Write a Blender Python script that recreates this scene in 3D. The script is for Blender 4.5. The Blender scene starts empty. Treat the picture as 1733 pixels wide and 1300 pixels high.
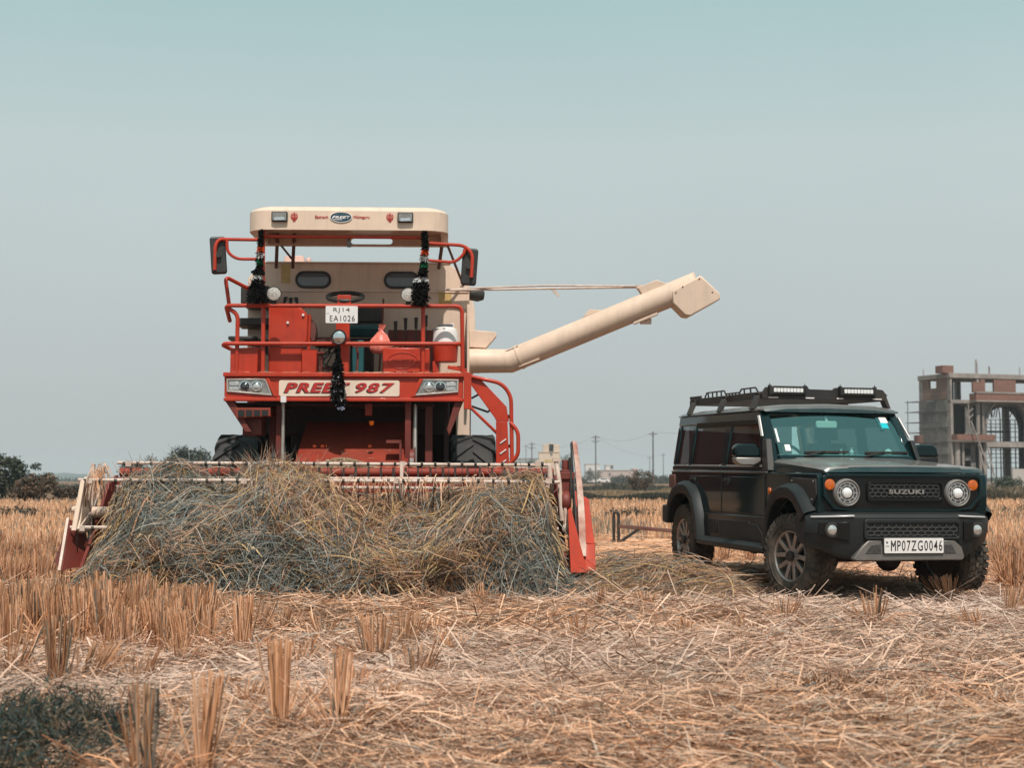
import bpy, bmesh, math, random
import numpy as np
from mathutils import Vector, Matrix
R = math.radians
rng = np.random.RandomState(7)
random.seed(7)
scene = bpy.context.scene
COL = scene.collection

# ---------------------------------------------------------------- camera, sky, sun, exposure
FPX, HORIZON, HC = 2600.0, 812.0, 0.977          # focal length in photo pixels, horizon row, eye height
PITCH = math.atan((HORIZON - 650.0) / FPX)
cam = bpy.data.cameras.new('camera')
cam.sensor_width = 36.0
cam.lens = FPX / 1733.0 * 36.0
cam.clip_start, cam.clip_end = 0.05, 9000.0
cam.dof.use_dof = True
cam.dof.focus_distance = 13.0
cam.dof.aperture_fstop = 4.2
cam_ob = bpy.data.objects.new('camera', cam)
COL.objects.link(cam_ob)
cam_ob.location = (0, 0, HC)
cam_ob.rotation_euler = (R(90) + PITCH, 0, 0)
scene.camera = cam_ob

SUN_EL, SUN_AZ = R(57), R(172)                   # azimuth clockwise from +Y: behind the camera, a little to the right
world = bpy.data.worlds.new('World')
scene.world = world
world.use_nodes = True
nt = world.node_tree
nt.nodes.clear()
w_out = nt.nodes.new('ShaderNodeOutputWorld')
w_mix = nt.nodes.new('ShaderNodeMixShader')
w_b1 = nt.nodes.new('ShaderNodeBackground')
w_b2 = nt.nodes.new('ShaderNodeBackground')
w_sky = nt.nodes.new('ShaderNodeTexSky')
w_sky.sky_type = 'NISHITA'
w_sky.sun_disc = False
w_sky.sun_elevation = SUN_EL
w_sky.sun_rotation = SUN_AZ
w_sky.dust_density = 6.0
w_sky.air_density = 1.3
w_b1.inputs['Strength'].default_value = 0.10
w_tc = nt.nodes.new('ShaderNodeTexCoord')
w_sep = nt.nodes.new('ShaderNodeSeparateXYZ')
w_rmp = nt.nodes.new('ShaderNodeValToRGB')
els = w_rmp.color_ramp.elements
els[0].position, els[0].color = 0.0, (0.53, 0.56, 0.56, 1)
els[1].position, els[1].color = 1.0, (0.40, 0.60, 0.63, 1)
for p, c in ((0.09, (0.555, 0.610, 0.618, 1)), (0.205, (0.585, 0.675, 0.672, 1)), (0.325, (0.405, 0.610, 0.608, 1))):
    e = els.new(p); e.color = c
nt.links.new(w_tc.outputs['Generated'], w_sep.inputs[0])
nt.links.new(w_sep.outputs['Z'], w_rmp.inputs[0])
w_no = nt.nodes.new('ShaderNodeTexNoise'); w_no.inputs['Scale'].default_value = 3.5; w_no.inputs['Detail'].default_value = 5.0
w_mr = nt.nodes.new('ShaderNodeMapRange')
w_mr.inputs[1].default_value, w_mr.inputs[2].default_value, w_mr.inputs[3].default_value, w_mr.inputs[4].default_value = 0.3, 0.7, 0.975, 1.025
w_mu = nt.nodes.new('ShaderNodeMix'); w_mu.data_type = 'RGBA'; w_mu.blend_type = 'MULTIPLY'; w_mu.inputs[0].default_value = 1.0
nt.links.new(w_tc.outputs['Generated'], w_no.inputs['Vector']); nt.links.new(w_no.outputs[0], w_mr.inputs[0])
nt.links.new(w_rmp.outputs[0], w_mu.inputs[6]); nt.links.new(w_mr.outputs[0], w_mu.inputs[7])
nt.links.new(w_mu.outputs[2], w_b2.inputs['Color'])
nt.links.new(w_sky.outputs[0], w_b1.inputs['Color'])
w_mix.inputs[0].default_value = 0.86
nt.links.new(w_b1.outputs[0], w_mix.inputs[1])
nt.links.new(w_b2.outputs[0], w_mix.inputs[2])
nt.links.new(w_mix.outputs[0], w_out.inputs['Surface'])

sun = bpy.data.lights.new('sun', 'SUN')
sun.energy = 4.3
sun.angle = R(1.0)
sun.color = (1.0, 0.93, 0.85)
sun_ob = bpy.data.objects.new('sun', sun)
COL.objects.link(sun_ob)
sdir = Vector((math.sin(SUN_AZ) * math.cos(SUN_EL), math.cos(SUN_AZ) * math.cos(SUN_EL), math.sin(SUN_EL)))
sun_ob.location = sdir * 60
sun_ob.rotation_euler = (-sdir).to_track_quat('-Z', 'Y').to_euler()

scene.view_settings.view_transform = 'Standard'
scene.view_settings.look = 'None'
scene.view_settings.exposure = 0.0
scene.view_settings.gamma = 1.0
scene.cycles.use_denoising = True
scene.cycles.max_bounces = 6
scene.cycles.transparent_max_bounces = 12
scene.cycles.volume_bounces = 0

def at(px, py, Y):
    """point at world depth Y behind a photo pixel (only used to lay out where things stand)"""
    u, v = (px - 866.5) / FPX, (650.0 - py) / FPX
    c, s = math.cos(PITCH), math.sin(PITCH)
    d = Vector((u, c - s * v, s + c * v))
    return Vector((0, 0, HC)) + d * (Y / d.y)

def ground_at(px, py):
    u, v = (px - 866.5) / FPX, (650.0 - py) / FPX
    c, s = math.cos(PITCH), math.sin(PITCH)
    d = Vector((u, c - s * v, s + c * v))
    return Vector((0, 0, HC)) + d * (-HC / d.z)

# ---------------------------------------------------------------- materials
def new_mat(name):
    m = bpy.data.materials.new(name)
    m.use_nodes = True
    n = m.node_tree
    b = n.nodes['Principled BSDF']
    return m, n, b

def mat(name, col, rough=0.5, metal=0.0, coat=0.0, var=0.15, dust=None, dust_amt=0.0, scale=6.0, bump=0.0, bscale=60.0, spec=0.5, up=0.0, streak=0.0):
    """painted or plain surface with uneven tone, dust patches and a little bump"""
    m, n, b = new_mat(name)
    L = n.links.new
    tc = n.nodes.new('ShaderNodeTexCoord')
    no = n.nodes.new('ShaderNodeTexNoise')
    no.inputs['Scale'].default_value = scale
    no.inputs['Detail'].default_value = 7.0
    no.inputs['Roughness'].default_value = 0.62
    L(tc.outputs['Object'], no.inputs['Vector'])
    mp = n.nodes.new('ShaderNodeMapRange')
    mp.inputs[1].default_value, mp.inputs[2].default_value = 0.3, 0.7
    mp.inputs[3].default_value, mp.inputs[4].default_value = 1 - var, 1 + var
    L(no.outputs[0], mp.inputs[0])
    mul = n.nodes.new('ShaderNodeMix'); mul.data_type = 'RGBA'; mul.blend_type = 'MULTIPLY'
    mul.inputs[0].default_value = 1.0
    mul.inputs[6].default_value = (*col, 1)
    L(mp.outputs[0], mul.inputs[7])
    out = mul.outputs[2]
    if streak > 0:                                # grime and faded runs drawn down the sheet metal
        ma = n.nodes.new('ShaderNodeMapping'); ma.inputs['Scale'].default_value = (16, 16, 1.3)
        n4 = n.nodes.new('ShaderNodeTexNoise'); n4.inputs['Scale'].default_value = 1.0; n4.inputs['Detail'].default_value = 6.0; n4.inputs['Roughness'].default_value = .65
        L(tc.outputs['Object'], ma.inputs[0]); L(ma.outputs[0], n4.inputs['Vector'])
        m4 = n.nodes.new('ShaderNodeMapRange')
        m4.inputs[1].default_value, m4.inputs[2].default_value = 0.50, 0.74
        m4.inputs[3].default_value, m4.inputs[4].default_value = 0.0, streak
        L(n4.outputs[0], m4.inputs[0])
        d4 = n.nodes.new('ShaderNodeMix'); d4.data_type = 'RGBA'
        d4.inputs[7].default_value = (col[0] * .42, col[1] * .42 + .012, col[2] * .42 + .010, 1)
        L(m4.outputs[0], d4.inputs[0]); L(out, d4.inputs[6]); out = d4.outputs[2]
    if dust:
        n2 = n.nodes.new('ShaderNodeTexNoise')
        n2.inputs['Scale'].default_value = scale * 0.45
        n2.inputs['Detail'].default_value = 9.0
        n2.inputs['Roughness'].default_value = 0.7
        L(tc.outputs['Object'], n2.inputs['Vector'])
        m2 = n.nodes.new('ShaderNodeMapRange')
        m2.inputs[1].default_value, m2.inputs[2].default_value = 0.42, 0.72
        m2.inputs[3].default_value, m2.inputs[4].default_value = 0.15 * dust_amt, dust_amt
        L(n2.outputs[0], m2.inputs[0])
        f = m2.outputs[0]
        if up > 0:
            ge = n.nodes.new('ShaderNodeNewGeometry')
            se = n.nodes.new('ShaderNodeSeparateXYZ')
            L(ge.outputs['Normal'], se.inputs[0])
            mu = n.nodes.new('ShaderNodeMapRange')
            mu.inputs[1].default_value, mu.inputs[2].default_value = 0.3, 0.95
            mu.inputs[3].default_value, mu.inputs[4].default_value = 0.0, up
            L(se.outputs['Z'], mu.inputs[0])
            ad = n.nodes.new('ShaderNodeMath'); ad.operation = 'ADD'; ad.use_clamp = True
            L(f, ad.inputs[0]); L(mu.outputs[0], ad.inputs[1])
            f = ad.outputs[0]
        dm = n.nodes.new('ShaderNodeMix'); dm.data_type = 'RGBA'
        dm.inputs[7].default_value = (*dust, 1)
        L(f, dm.inputs[0]); L(out, dm.inputs[6])
        out = dm.outputs[2]
        rm = n.nodes.new('ShaderNodeMapRange')
        rm.inputs[3].default_value, rm.inputs[4].default_value = rough, min(1.0, rough + 0.5)
        L(f, rm.inputs[0]); L(rm.outputs[0], b.inputs['Roughness'])
    else:
        b.inputs['Roughness'].default_value = rough
    L(out, b.inputs['Base Color'])
    b.inputs['Metallic'].default_value = metal
    b.inputs['Coat Weight'].default_value = coat
    b.inputs['Coat Roughness'].default_value = 0.06
    b.inputs['Specular IOR Level'].default_value = spec
    if bump > 0:
        n3 = n.nodes.new('ShaderNodeTexNoise')
        n3.inputs['Scale'].default_value = bscale
        n3.inputs['Detail'].default_value = 4.0
        L(tc.outputs['Object'], n3.inputs['Vector'])
        bm_ = n.nodes.new('ShaderNodeBump')
        bm_.inputs['Strength'].default_value = bump
        bm_.inputs['Distance'].default_value = 0.01
        L(n3.outputs[0], bm_.inputs['Height'])
        L(bm_.outputs[0], b.inputs['Normal'])
    return m

def mat_attr(name, rough=0.7, spec=0.25, trans=0.0):
    """every strand or leaf has its own colour, stored on the mesh"""
    m, n, b = new_mat(name)
    a = n.nodes.new('ShaderNodeAttribute'); a.attribute_name = 'Col'
    n.links.new(a.outputs['Color'], b.inputs['Base Color'])
    b.inputs['Roughness'].default_value = rough
    b.inputs['Specular IOR Level'].default_value = spec
    if trans > 0:
        t = n.nodes.new('ShaderNodeBsdfTranslucent')
        n.links.new(a.outputs['Color'], t.inputs['Color'])
        mx = n.nodes.new('ShaderNodeMixShader'); mx.inputs[0].default_value = trans
        n.links.new(b.outputs[0], mx.inputs[1]); n.links.new(t.outputs[0], mx.inputs[2])
        n.links.new(mx.outputs[0], n.nodes['Material Output'].inputs['Surface'])
    return m

def mat_glass(name, tint, refl, fac, rough=0.02):
    m, n, b = new_mat(name)
    n.nodes.remove(b)
    t = n.nodes.new('ShaderNodeBsdfTransparent'); t.inputs[0].default_value = (*tint, 1)
    g = n.nodes.new('ShaderNodeBsdfGlossy'); g.inputs['Color'].default_value = (*refl, 1)
    g.inputs['Roughness'].default_value = rough
    lw = n.nodes.new('ShaderNodeLayerWeight'); lw.inputs[0].default_value = 0.5
    fr = n.nodes.new('ShaderNodeMath'); fr.operation = 'POWER'; fr.inputs[1].default_value = 3.5
    n.links.new(lw.outputs['Facing'], fr.inputs[0])
    ad = n.nodes.new('ShaderNodeMath'); ad.operation = 'ADD'; ad.use_clamp = True
    ad.inputs[1].default_value = fac
    mx = n.nodes.new('ShaderNodeMixShader')
    n.links.new(fr.outputs[0], ad.inputs[0]); n.links.new(ad.outputs[0], mx.inputs[0])
    n.links.new(t.outputs[0], mx.inputs[1]); n.links.new(g.outputs[0], mx.inputs[2])
    n.links.new(mx.outputs[0], n.nodes['Material Output'].inputs['Surface'])
    return m

DUST = (0.30, 0.21, 0.14)
M = dict(
    red=mat('red_paint', (0.435, 0.031, 0.0105), 0.40, coat=0.12, var=0.16, dust=(0.30, 0.095, 0.05), dust_amt=0.18, up=0.12, spec=0.35, streak=0.38),
    red_dark=mat('dull_and_shaded_red', (0.14, 0.016, 0.010), 0.55, var=0.25, dust=(0.16, 0.08, 0.05), dust_amt=0.3),  # dull red; on header sides and left divider it paints in the shade
    red_worn=mat('worn_red_paint', (0.235, 0.026, 0.013), 0.55, var=0.22, dust=(0.26, 0.09, 0.055), dust_amt=0.42, scale=7, spec=0.3, streak=0.5),
    cream=mat('cream_paint', (0.71, 0.535, 0.42), 0.45, coat=0.12, var=0.07, dust=(0.42, 0.30, 0.20), dust_amt=0.34, scale=3, streak=0.30),
    cream_b=mat('cream_plate', (0.72, 0.57, 0.46), 0.5, var=0.06, dust=DUST, dust_amt=0.15, streak=0.15),
    black=mat('black_plastic', (0.012, 0.013, 0.014), 0.5, var=0.2, dust=DUST, dust_amt=0.10),
    blackm=mat('black_steel', (0.02, 0.018, 0.018), 0.5, var=0.3, dust=DUST, dust_amt=0.15),
    dark=mat('dark_machinery', (0.022, 0.013, 0.011), 0.7, var=0.4, dust=(0.06, 0.03, 0.022), dust_amt=0.5),
    rubber=mat('rubber', (0.020, 0.021, 0.022), 0.75, var=0.3, dust=(0.10, 0.085, 0.075), dust_amt=0.45, bump=0.3),
    rubber_mud=mat('muddy_rubber', (0.022, 0.020, 0.018), 0.85, var=0.4, dust=(0.17, 0.125, 0.09), dust_amt=0.75, scale=16, bump=0.5),
    steel=mat('bare_steel', (0.55, 0.52, 0.48), 0.4, metal=0.8, var=0.2, dust=DUST, dust_amt=0.4),
    pale=mat('worn_pale_paint', (0.60, 0.50, 0.43), 0.6, var=0.18, dust=(0.33, 0.13, 0.08), dust_amt=0.55, scale=14),
    board=mat('flaking_board_paint', (0.58, 0.46, 0.38), 0.65, var=0.15, dust=(0.27, 0.05, 0.03), dust_amt=1.0, scale=7),
    chrome=mat('chrome', (0.75, 0.75, 0.75), 0.12, metal=1.0, var=0.05),
    silver=mat('silver_plastic', (0.30, 0.29, 0.28), 0.38, metal=0.55, var=0.12, dust=DUST, dust_amt=0.3, scale=12),
    lens=mat('lamp_lens', (0.62, 0.61, 0.60), 0.10, metal=0.7, coat=1.0, var=0.25, scale=30),
    lensgrey=mat('lamp_reflector', (0.30, 0.28, 0.26), 0.18, metal=0.6, coat=1.0, var=0.3, scale=25),
    lensdark=mat('lamp_bulb_eye', (0.03, 0.03, 0.035), 0.06, coat=1.0, var=0.1),
    ledlens=mat('led_lamp_face', (0.50, 0.45, 0.41), 0.3, metal=0.3, coat=0.6, var=0.6, scale=90),
    amber=mat('amber_lens', (0.48, 0.095, 0.008), 0.15, coat=1.0, var=0.25, scale=70),
    white=mat('white_plastic', (0.74, 0.69, 0.67), 0.4, var=0.05, dust=DUST, dust_amt=0.1),
    plate=mat('number_plate_white', (0.72, 0.69, 0.68), 0.4, var=0.05, dust=DUST, dust_amt=0.12, scale=10),
    ink=mat('black_ink', (0.010, 0.010, 0.011), 0.5, var=0.05),
    redink=mat('red_lettering', (0.40, 0.018, 0.015), 0.45, var=0.1),
    yellow=mat('faded_yellow_sticker', (0.50, 0.34, 0.13), 0.6, var=0.15, scale=20),
    navy=mat('navy_emblem', (0.006, 0.045, 0.075), 0.35, var=0.1),
    teal=mat('teal_seat', (0.006, 0.075, 0.085), 0.5, var=0.2),
    grey=mat('grey_plastic', (0.10, 0.11, 0.115), 0.5, var=0.15, dust=DUST, dust_amt=0.1),
    maroon=mat('maroon_steel', (0.12, 0.035, 0.03), 0.5, var=0.3, dust=DUST, dust_amt=0.4),
    pink=mat('pink_plastic_bag', (0.72, 0.20, 0.15), 0.35, var=0.35, scale=18, bump=0.5, bscale=25),
    tankglass=mat('tank_window_glass', (0.075, 0.085, 0.09), 0.06, var=0.1, coat=0.6),
    paint=mat('dark_green_car_paint', (0.0025, 0.0135, 0.0155), 0.07, metal=0.0, coat=0.30, var=0.1, spec=0.2, dust=(0.10, 0.08, 0.07), dust_amt=0.012, scale=5),
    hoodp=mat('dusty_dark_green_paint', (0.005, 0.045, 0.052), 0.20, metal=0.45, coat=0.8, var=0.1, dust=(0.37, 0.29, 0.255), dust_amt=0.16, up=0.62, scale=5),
    gloss=mat('gloss_black_panel', (0.004, 0.0055, 0.006), 0.28, coat=0.25, var=0.1, spec=0.2, dust=DUST, dust_amt=0.02),
    clad=mat('grey_black_cladding', (0.0125, 0.0155, 0.0165), 0.50, var=0.12, dust=(0.15, 0.12, 0.10), dust_amt=0.05, scale=7, bump=0.08, bscale=220, spec=0.3),
    alloy=mat('dark_alloy', (0.42, 0.385, 0.36), 0.32, metal=0.75, var=0.25, dust=(0.30, 0.21, 0.15), dust_amt=0.35, scale=14),
    wscreen=mat_glass('windscreen_glass', (0.55, 0.84, 0.79), (0.55, 0.92, 0.86), 0.24),
    sglass=mat_glass('tinted_side_glass', (0.13, 0.13, 0.13), (0.75, 0.75, 0.75), 0.03),
    mesh=mat('grille_plastic', (0.045, 0.05, 0.052), 0.35, var=0.1, dust=DUST, dust_amt=0.1),
    lensdk=mat('lamp_bowl', (0.10, 0.105, 0.11), 0.15, metal=0.5, coat=1.0, var=0.3, scale=40),
    glint=mat('pale_glint', (0.62, 0.60, 0.60), 0.3, metal=0.3, var=0.05),  # pale colour imitating sun glare on the bumper edge
    skid2=mat('satin_grey', (0.17, 0.165, 0.16), 0.42, metal=0.5, var=0.15, dust=DUST, dust_amt=0.25, scale=12),
    skid=mat('dimpled_silver', (0.075, 0.072, 0.07), 0.5, metal=0.5, var=0.5, scale=60),
    seatc=mat('cabin_fabric', (0.10, 0.105, 0.105), 0.85, var=0.2),
    cyan=mat('cyan_sticker', (0.0, 0.40, 0.46), 0.4, var=0.05),
    led=mat('led_emitters', (0.80, 0.80, 0.80), 0.2, metal=0.2, coat=1.0, var=0.2, scale=120),
    orange=mat('orange_cloth', (0.75, 0.12, 0.03), 0.7, var=0.1),
    strand=mat_attr('straw_strands', 0.62, 0.3, 0.12),
    leafm=mat_attr('leaves', 0.65, 0.2, 0.15),
    fuzz=mat_attr('tassel_yarn', 0.9, 0.1, 0.0),
)
# ---------------------------------------------------------------- mesh helpers
def tag(o, label=None, cat=None, group=None, kind=None):
    if label: o['label'] = label
    if cat: o['category'] = cat
    if group: o['group'] = group
    if kind: o['kind'] = kind
    return o

def thing(name, loc, rz, label, cat, group=None, rot=None):
    o = bpy.data.objects.new(name, None)
    o.empty_display_size = 0.2
    COL.objects.link(o)
    o.location = loc
    o.rotation_euler = rot if rot else (0, 0, rz)
    return tag(o, label, cat, group)

def link(name, me, material, parent=None, bevel=0.0, sharp=32, seg=2):
    me.materials.append(material)
    if len(me.polygons):
        me.polygons.foreach_set('use_smooth', [True] * len(me.polygons))
        if sharp: me.set_sharp_from_angle(angle=R(sharp))
    o = bpy.data.objects.new(name, me)
    COL.objects.link(o)
    if parent is not None: o.parent = parent
    if bevel > 0:
        b = o.modifiers.new('bevel', 'BEVEL')
        b.width = bevel; b.segments = seg; b.limit_method = 'ANGLE'; b.angle_limit = R(35)
        b.harden_normals = False
    return o

def fillet(pts, rad, n=5):
    pts = [Vector(p) for p in pts]
    out = [pts[0]]
    for i in range(1, len(pts) - 1):
        a, b, c = pts[i - 1], pts[i], pts[i + 1]
        r = min(rad, (a - b).length * 0.49, (c - b).length * 0.49)
        p0 = b + (a - b).normalized() * r
        p1 = b + (c - b).normalized() * r
        for k in range(n + 1):
            t = k / n
            out.append(p0 * (1 - t) ** 2 + b * (2 * t * (1 - t)) + p1 * t ** 2)
    out.append(pts[-1])
    return out

def rrect(x0, x1, z0, z1, r, n=5):
    out = []
    for cx, cz, a0 in ((x1 - r, z1 - r, 0), (x0 + r, z1 - r, 90), (x0 + r, z0 + r, 180), (x1 - r, z0 + r, 270)):
        for k in range(n + 1):
            a = R(a0 + 90 * k / n)
            out.append((cx + r * math.cos(a), cz + r * math.sin(a)))
    return out

def circle2(cx, cz, rx, rz=None, n=24):
    rz = rz or rx
    return [(cx + rx * math.cos(2 * math.pi * k / n), cz + rz * math.sin(2 * math.pi * k / n)) for k in range(n)]

class MB:
    def __init__(s): s.v, s.f = [], []
    def add(s, vs, fs):
        b = len(s.v)
        s.v += [tuple(p) for p in vs]
        s.f += [tuple(i + b for i in f) for f in fs]
        return s
    def hexa(s, p):
        """eight corners: bottom four in order, then the top four above them"""
        return s.add(p, [(3, 2, 1, 0), (4, 5, 6, 7), (0, 1, 5, 4), (1, 2, 6, 5), (2, 3, 7, 6), (3, 0, 4, 7)])
    def box(s, x0, x1, y0, y1, z0, z1):
        return s.hexa([(x0, y0, z0), (x1, y0, z0), (x1, y1, z0), (x0, y1, z0), (x0, y0, z1), (x1, y0, z1), (x1, y1, z1), (x0, y1, z1)])
    def obox(s, c, sz, m=None):
        hx, hy, hz = sz[0] / 2, sz[1] / 2, sz[2] / 2
        ps = [(-hx, -hy, -hz), (hx, -hy, -hz), (hx, hy, -hz), (-hx, hy, -hz), (-hx, -hy, hz), (hx, -hy, hz), (hx, hy, hz), (-hx, hy, hz)]
        c = Vector(c)
        return s.hexa([c + ((m @ Vector(p)) if m else Vector(p)) for p in ps])
    def bar(s, p0, p1, w, h, up=(0, 0, 1)):
        p0, p1 = Vector(p0), Vector(p1)
        t = (p1 - p0).normalized(); u = Vector(up)
        if abs(t.dot(u)) > 0.98: u = Vector((0, 1, 0))
        a = t.cross(u).normalized() * (w / 2); b = a.cross(t).normalized() * (h / 2)
        return s.hexa([p0 - a - b, p0 + a - b, p1 + a - b, p1 - a - b, p0 - a + b, p0 + a + b, p1 + a + b, p1 - a + b])
    def prism(s, poly, axis, a0, a1):
        """poly is (x,z) for axis y, (y,z) for axis x, (x,y) for axis z"""
        n = len(poly)
        mk = {'y': lambda p, a: (p[0], a, p[1]), 'x': lambda p, a: (a, p[0], p[1]), 'z': lambda p, a: (p[0], p[1], a)}[axis]
        vs = [mk(p, a0) for p in poly] + [mk(p, a1) for p in poly]
        fs = [tuple(range(n)), tuple(reversed(range(n, 2 * n)))] + [(i, i + n, (i + 1) % n + n, (i + 1) % n) for i in range(n)]
        return s.add(vs, fs)
    def ringplate(s, outer, inner, axis, a0, a1):
        """plate with a hole; both outlines have the same number of points"""
        n = len(outer)
        mk = {'y': lambda p, a: (p[0], a, p[1]), 'x': lambda p, a: (a, p[0], p[1]), 'z': lambda p, a: (p[0], p[1], a)}[axis]
        vs = [mk(p, a0) for p in outer] + [mk(p, a0) for p in inner] + [mk(p, a1) for p in outer] + [mk(p, a1) for p in inner]
        fs = []
        for i in range(n):
            j = (i + 1) % n
            fs += [(i, j, n + j, n + i), (2 * n + i, 3 * n + i, 3 * n + j, 2 * n + j), (i, 2 * n + i, 2 * n + j, j), (n + i, n + j, 3 * n + j, 3 * n + i)]
        return s.add(vs, fs)
    def grid(s, rows, closed=False, caps=False):
        nu, nv = len(rows), len(rows[0])
        vs = [p for r in rows for p in r]
        fs = []
        for i in range(nu - 1):
            for j in range(nv if closed else nv - 1):
                k = (j + 1) % nv
                fs.append((i * nv + j, i * nv + k, (i + 1) * nv + k, (i + 1) * nv + j))
        if caps:
            fs += [tuple(reversed(range(nv))), tuple(range((nu - 1) * nv, nu * nv))]
        return s.add(vs, fs)
    def tube(s, pts, r, n=10, caps=True, r1=None):
        pts = [Vector(p) for p in pts]
        t0 = (pts[1] - pts[0]).normalized()
        u = t0.orthogonal().normalized()
        rows = []
        for i, p in enumerate(pts):
            a = pts[max(0, i - 1)]; b = pts[min(len(pts) - 1, i + 1)]
            t = (b - a).normalized()
            u = (u - t * u.dot(t)).normalized()
            w = t.cross(u)
            rr = r if r1 is None else r + (r1 - r) * i / (len(pts) - 1)
            rows.append([p + (u * math.cos(2 * math.pi * k / n) + w * math.sin(2 * math.pi * k / n)) * rr for k in range(n)])
        return s.grid(rows, True, caps)
    def cyl(s, p0, p1, r, n=20, r1=None): return s.tube([p0, p1], r, n, True, r1)
    def lathe(s, prof, o, axis, n=32, close=False):
        """prof: (radius, height along the axis)"""
        ax = Vector(axis).normalized(); u = ax.orthogonal().normalized(); w = ax.cross(u); o = Vector(o)
        rows = [[o + ax * h + (u * math.cos(2 * math.pi * k / n) + w * math.sin(2 * math.pi * k / n)) * r for k in range(n)] for r, h in prof]
        if close: rows.append(rows[0])
        return s.grid(rows, True, False)
    def build(s, name, material, parent=None, bevel=0.0, sharp=32, seg=2):
        me = bpy.data.meshes.new(name)
        me.from_pydata(s.v, [], s.f)
        bm = bmesh.new(); bm.from_mesh(me)
        bmesh.ops.remove_doubles(bm, verts=bm.verts, dist=1e-5)
        bmesh.ops.dissolve_degenerate(bm, edges=bm.edges, dist=1e-6)
        bmesh.ops.recalc_face_normals(bm, faces=bm.faces)
        bm.to_mesh(me); bm.free()
        return link(name, me, material, parent, bevel, sharp, seg)

def text(body, x0, x1, z0, z1, y, material, parent, name='lettering', shear=0.0, bold=0.0, depth=0.003, spacing=1.0):
    """lettering facing -Y fitted to a rectangle in the XZ plane"""
    cu = bpy.data.curves.new(name, 'FONT')
    cu.body = body; cu.shear = shear; cu.offset = bold; cu.extrude = 0.02; cu.resolution_u = 3
    cu.space_character = spacing; cu.space_line = 0.9
    cu.align_x = 'CENTER'
    tmp = bpy.data.objects.new('tmp', cu)
    COL.objects.link(tmp)
    dg = bpy.context.evaluated_depsgraph_get()
    me = bpy.data.meshes.new_from_object(tmp.evaluated_get(dg))
    bpy.data.objects.remove(tmp); bpy.data.curves.remove(cu)
    co = np.empty(len(me.vertices) * 3); me.vertices.foreach_get('co', co); co = co.reshape(-1, 3)
    lo, hi = co.min(0), co.max(0)
    q = np.empty_like(co)
    q[:, 0] = x0 + (co[:, 0] - lo[0]) / (hi[0] - lo[0]) * (x1 - x0)
    q[:, 2] = z0 + (co[:, 1] - lo[1]) / (hi[1] - lo[1]) * (z1 - z0)
    q[:, 1] = y - (co[:, 2] - lo[2]) / (hi[2] - lo[2]) * depth
    me.vertices.foreach_set('co', q.ravel())
    me.materials.clear()
    me.update()
    return link(name, me, material, parent, 0, 0)

# strands and leaves ---------------------------------------------------------------
def np_mesh(name, V, F, C, material, parent=None):
    me = bpy.data.meshes.new(name)
    n, m, k = len(V), len(F), F.shape[1]
    me.vertices.add(n); me.vertices.foreach_set('co', np.ascontiguousarray(V, np.float32).ravel())
    me.loops.add(m * k); me.loops.foreach_set('vertex_index', np.ascontiguousarray(F, np.int32).ravel())
    me.polygons.add(m); me.polygons.foreach_set('loop_start', np.arange(0, m * k, k, dtype=np.int32))
    me.update(calc_edges=True)
    if C is not None:
        a = me.color_attributes.new('Col', 'FLOAT_COLOR', 'POINT')
        cc = np.ones((n, 4), np.float32); cc[:, :3] = C
        a.data.foreach_set('color', cc.ravel())
    me.materials.append(material)
    o = bpy.data.objects.new(name, me)
    COL.objects.link(o)
    if parent is not None: o.parent = parent
    return o

def norm(a): return a / np.maximum(np.linalg.norm(a, axis=-1, keepdims=True), 1e-9)

def ribbons(P, W, face, taper=None):
    """P (N,K,3) centre lines, W (N,) widths, face (N,3) the way the flat side looks"""
    N, K, _ = P.shape
    T = norm(np.gradient(P, axis=1))
    S = norm(np.cross(T, face[:, None, :])) * (W[:, None, None] / 2)
    if taper is not None: S = S * np.asarray(taper)[None, :, None]
    V = np.stack([P - S, P + S], 2).reshape(-1, 3)
    b = (np.arange(N) * K * 2)[:, None] + (np.arange(K - 1) * 2)[None, :]
    F = np.stack([b, b + 1, b + 3, b + 2], -1).reshape(-1, 4)
    return V, F, K * 2

def prisms(P, Rr):
    """three-sided stalks: P (N,K,3), Rr (N,K)"""
    N, K, _ = P.shape
    T = norm(np.gradient(P, axis=1))
    ref = np.tile(np.array([0.0, 1.0, 0.13]), (N, K, 1))
    A = norm(np.cross(T, ref)); B = np.cross(T, A)
    ang = np.array([0.4, 2.494, 4.589])
    V = P[:, :, None, :] + Rr[:, :, None, None] * (A[:, :, None, :] * np.cos(ang)[None, None, :, None] + B[:, :, None, :] * np.sin(ang)[None, None, :, None])
    V = V.reshape(-1, 3)
    b = (np.arange(N) * K * 3)[:, None, None] + (np.arange(K - 1) * 3)[None, :, None]
    i = np.arange(3)[None, None, :]; j = (i + 1) % 3
    F = np.stack([b + i, b + j, b + 3 + j, b + 3 + i], -1).reshape(-1, 4)
    return V, F, K * 3

def gh(x, y):
    """gentle unevenness of the field"""
    x = np.asarray(x, float); y = np.asarray(y, float)
    h = 0.016 * np.sin(x * 1.7 + 0.6 * np.sin(y * 1.1)) + 0.014 * np.sin(y * 2.3 + x * 0.7) + 0.010 * np.sin(x * 4.1 - y * 3.3) + 0.007 * np.sin(x * 7.7 + y * 5.9)
    h = h + 0.028 * np.sin(x * 0.9 + y * 0.5 + 1.0) * np.sin(y * 0.8 - x * 0.35)
    return h * np.clip(1.2 - y / 70.0, 0.2, 1.0) - 0.012

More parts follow.
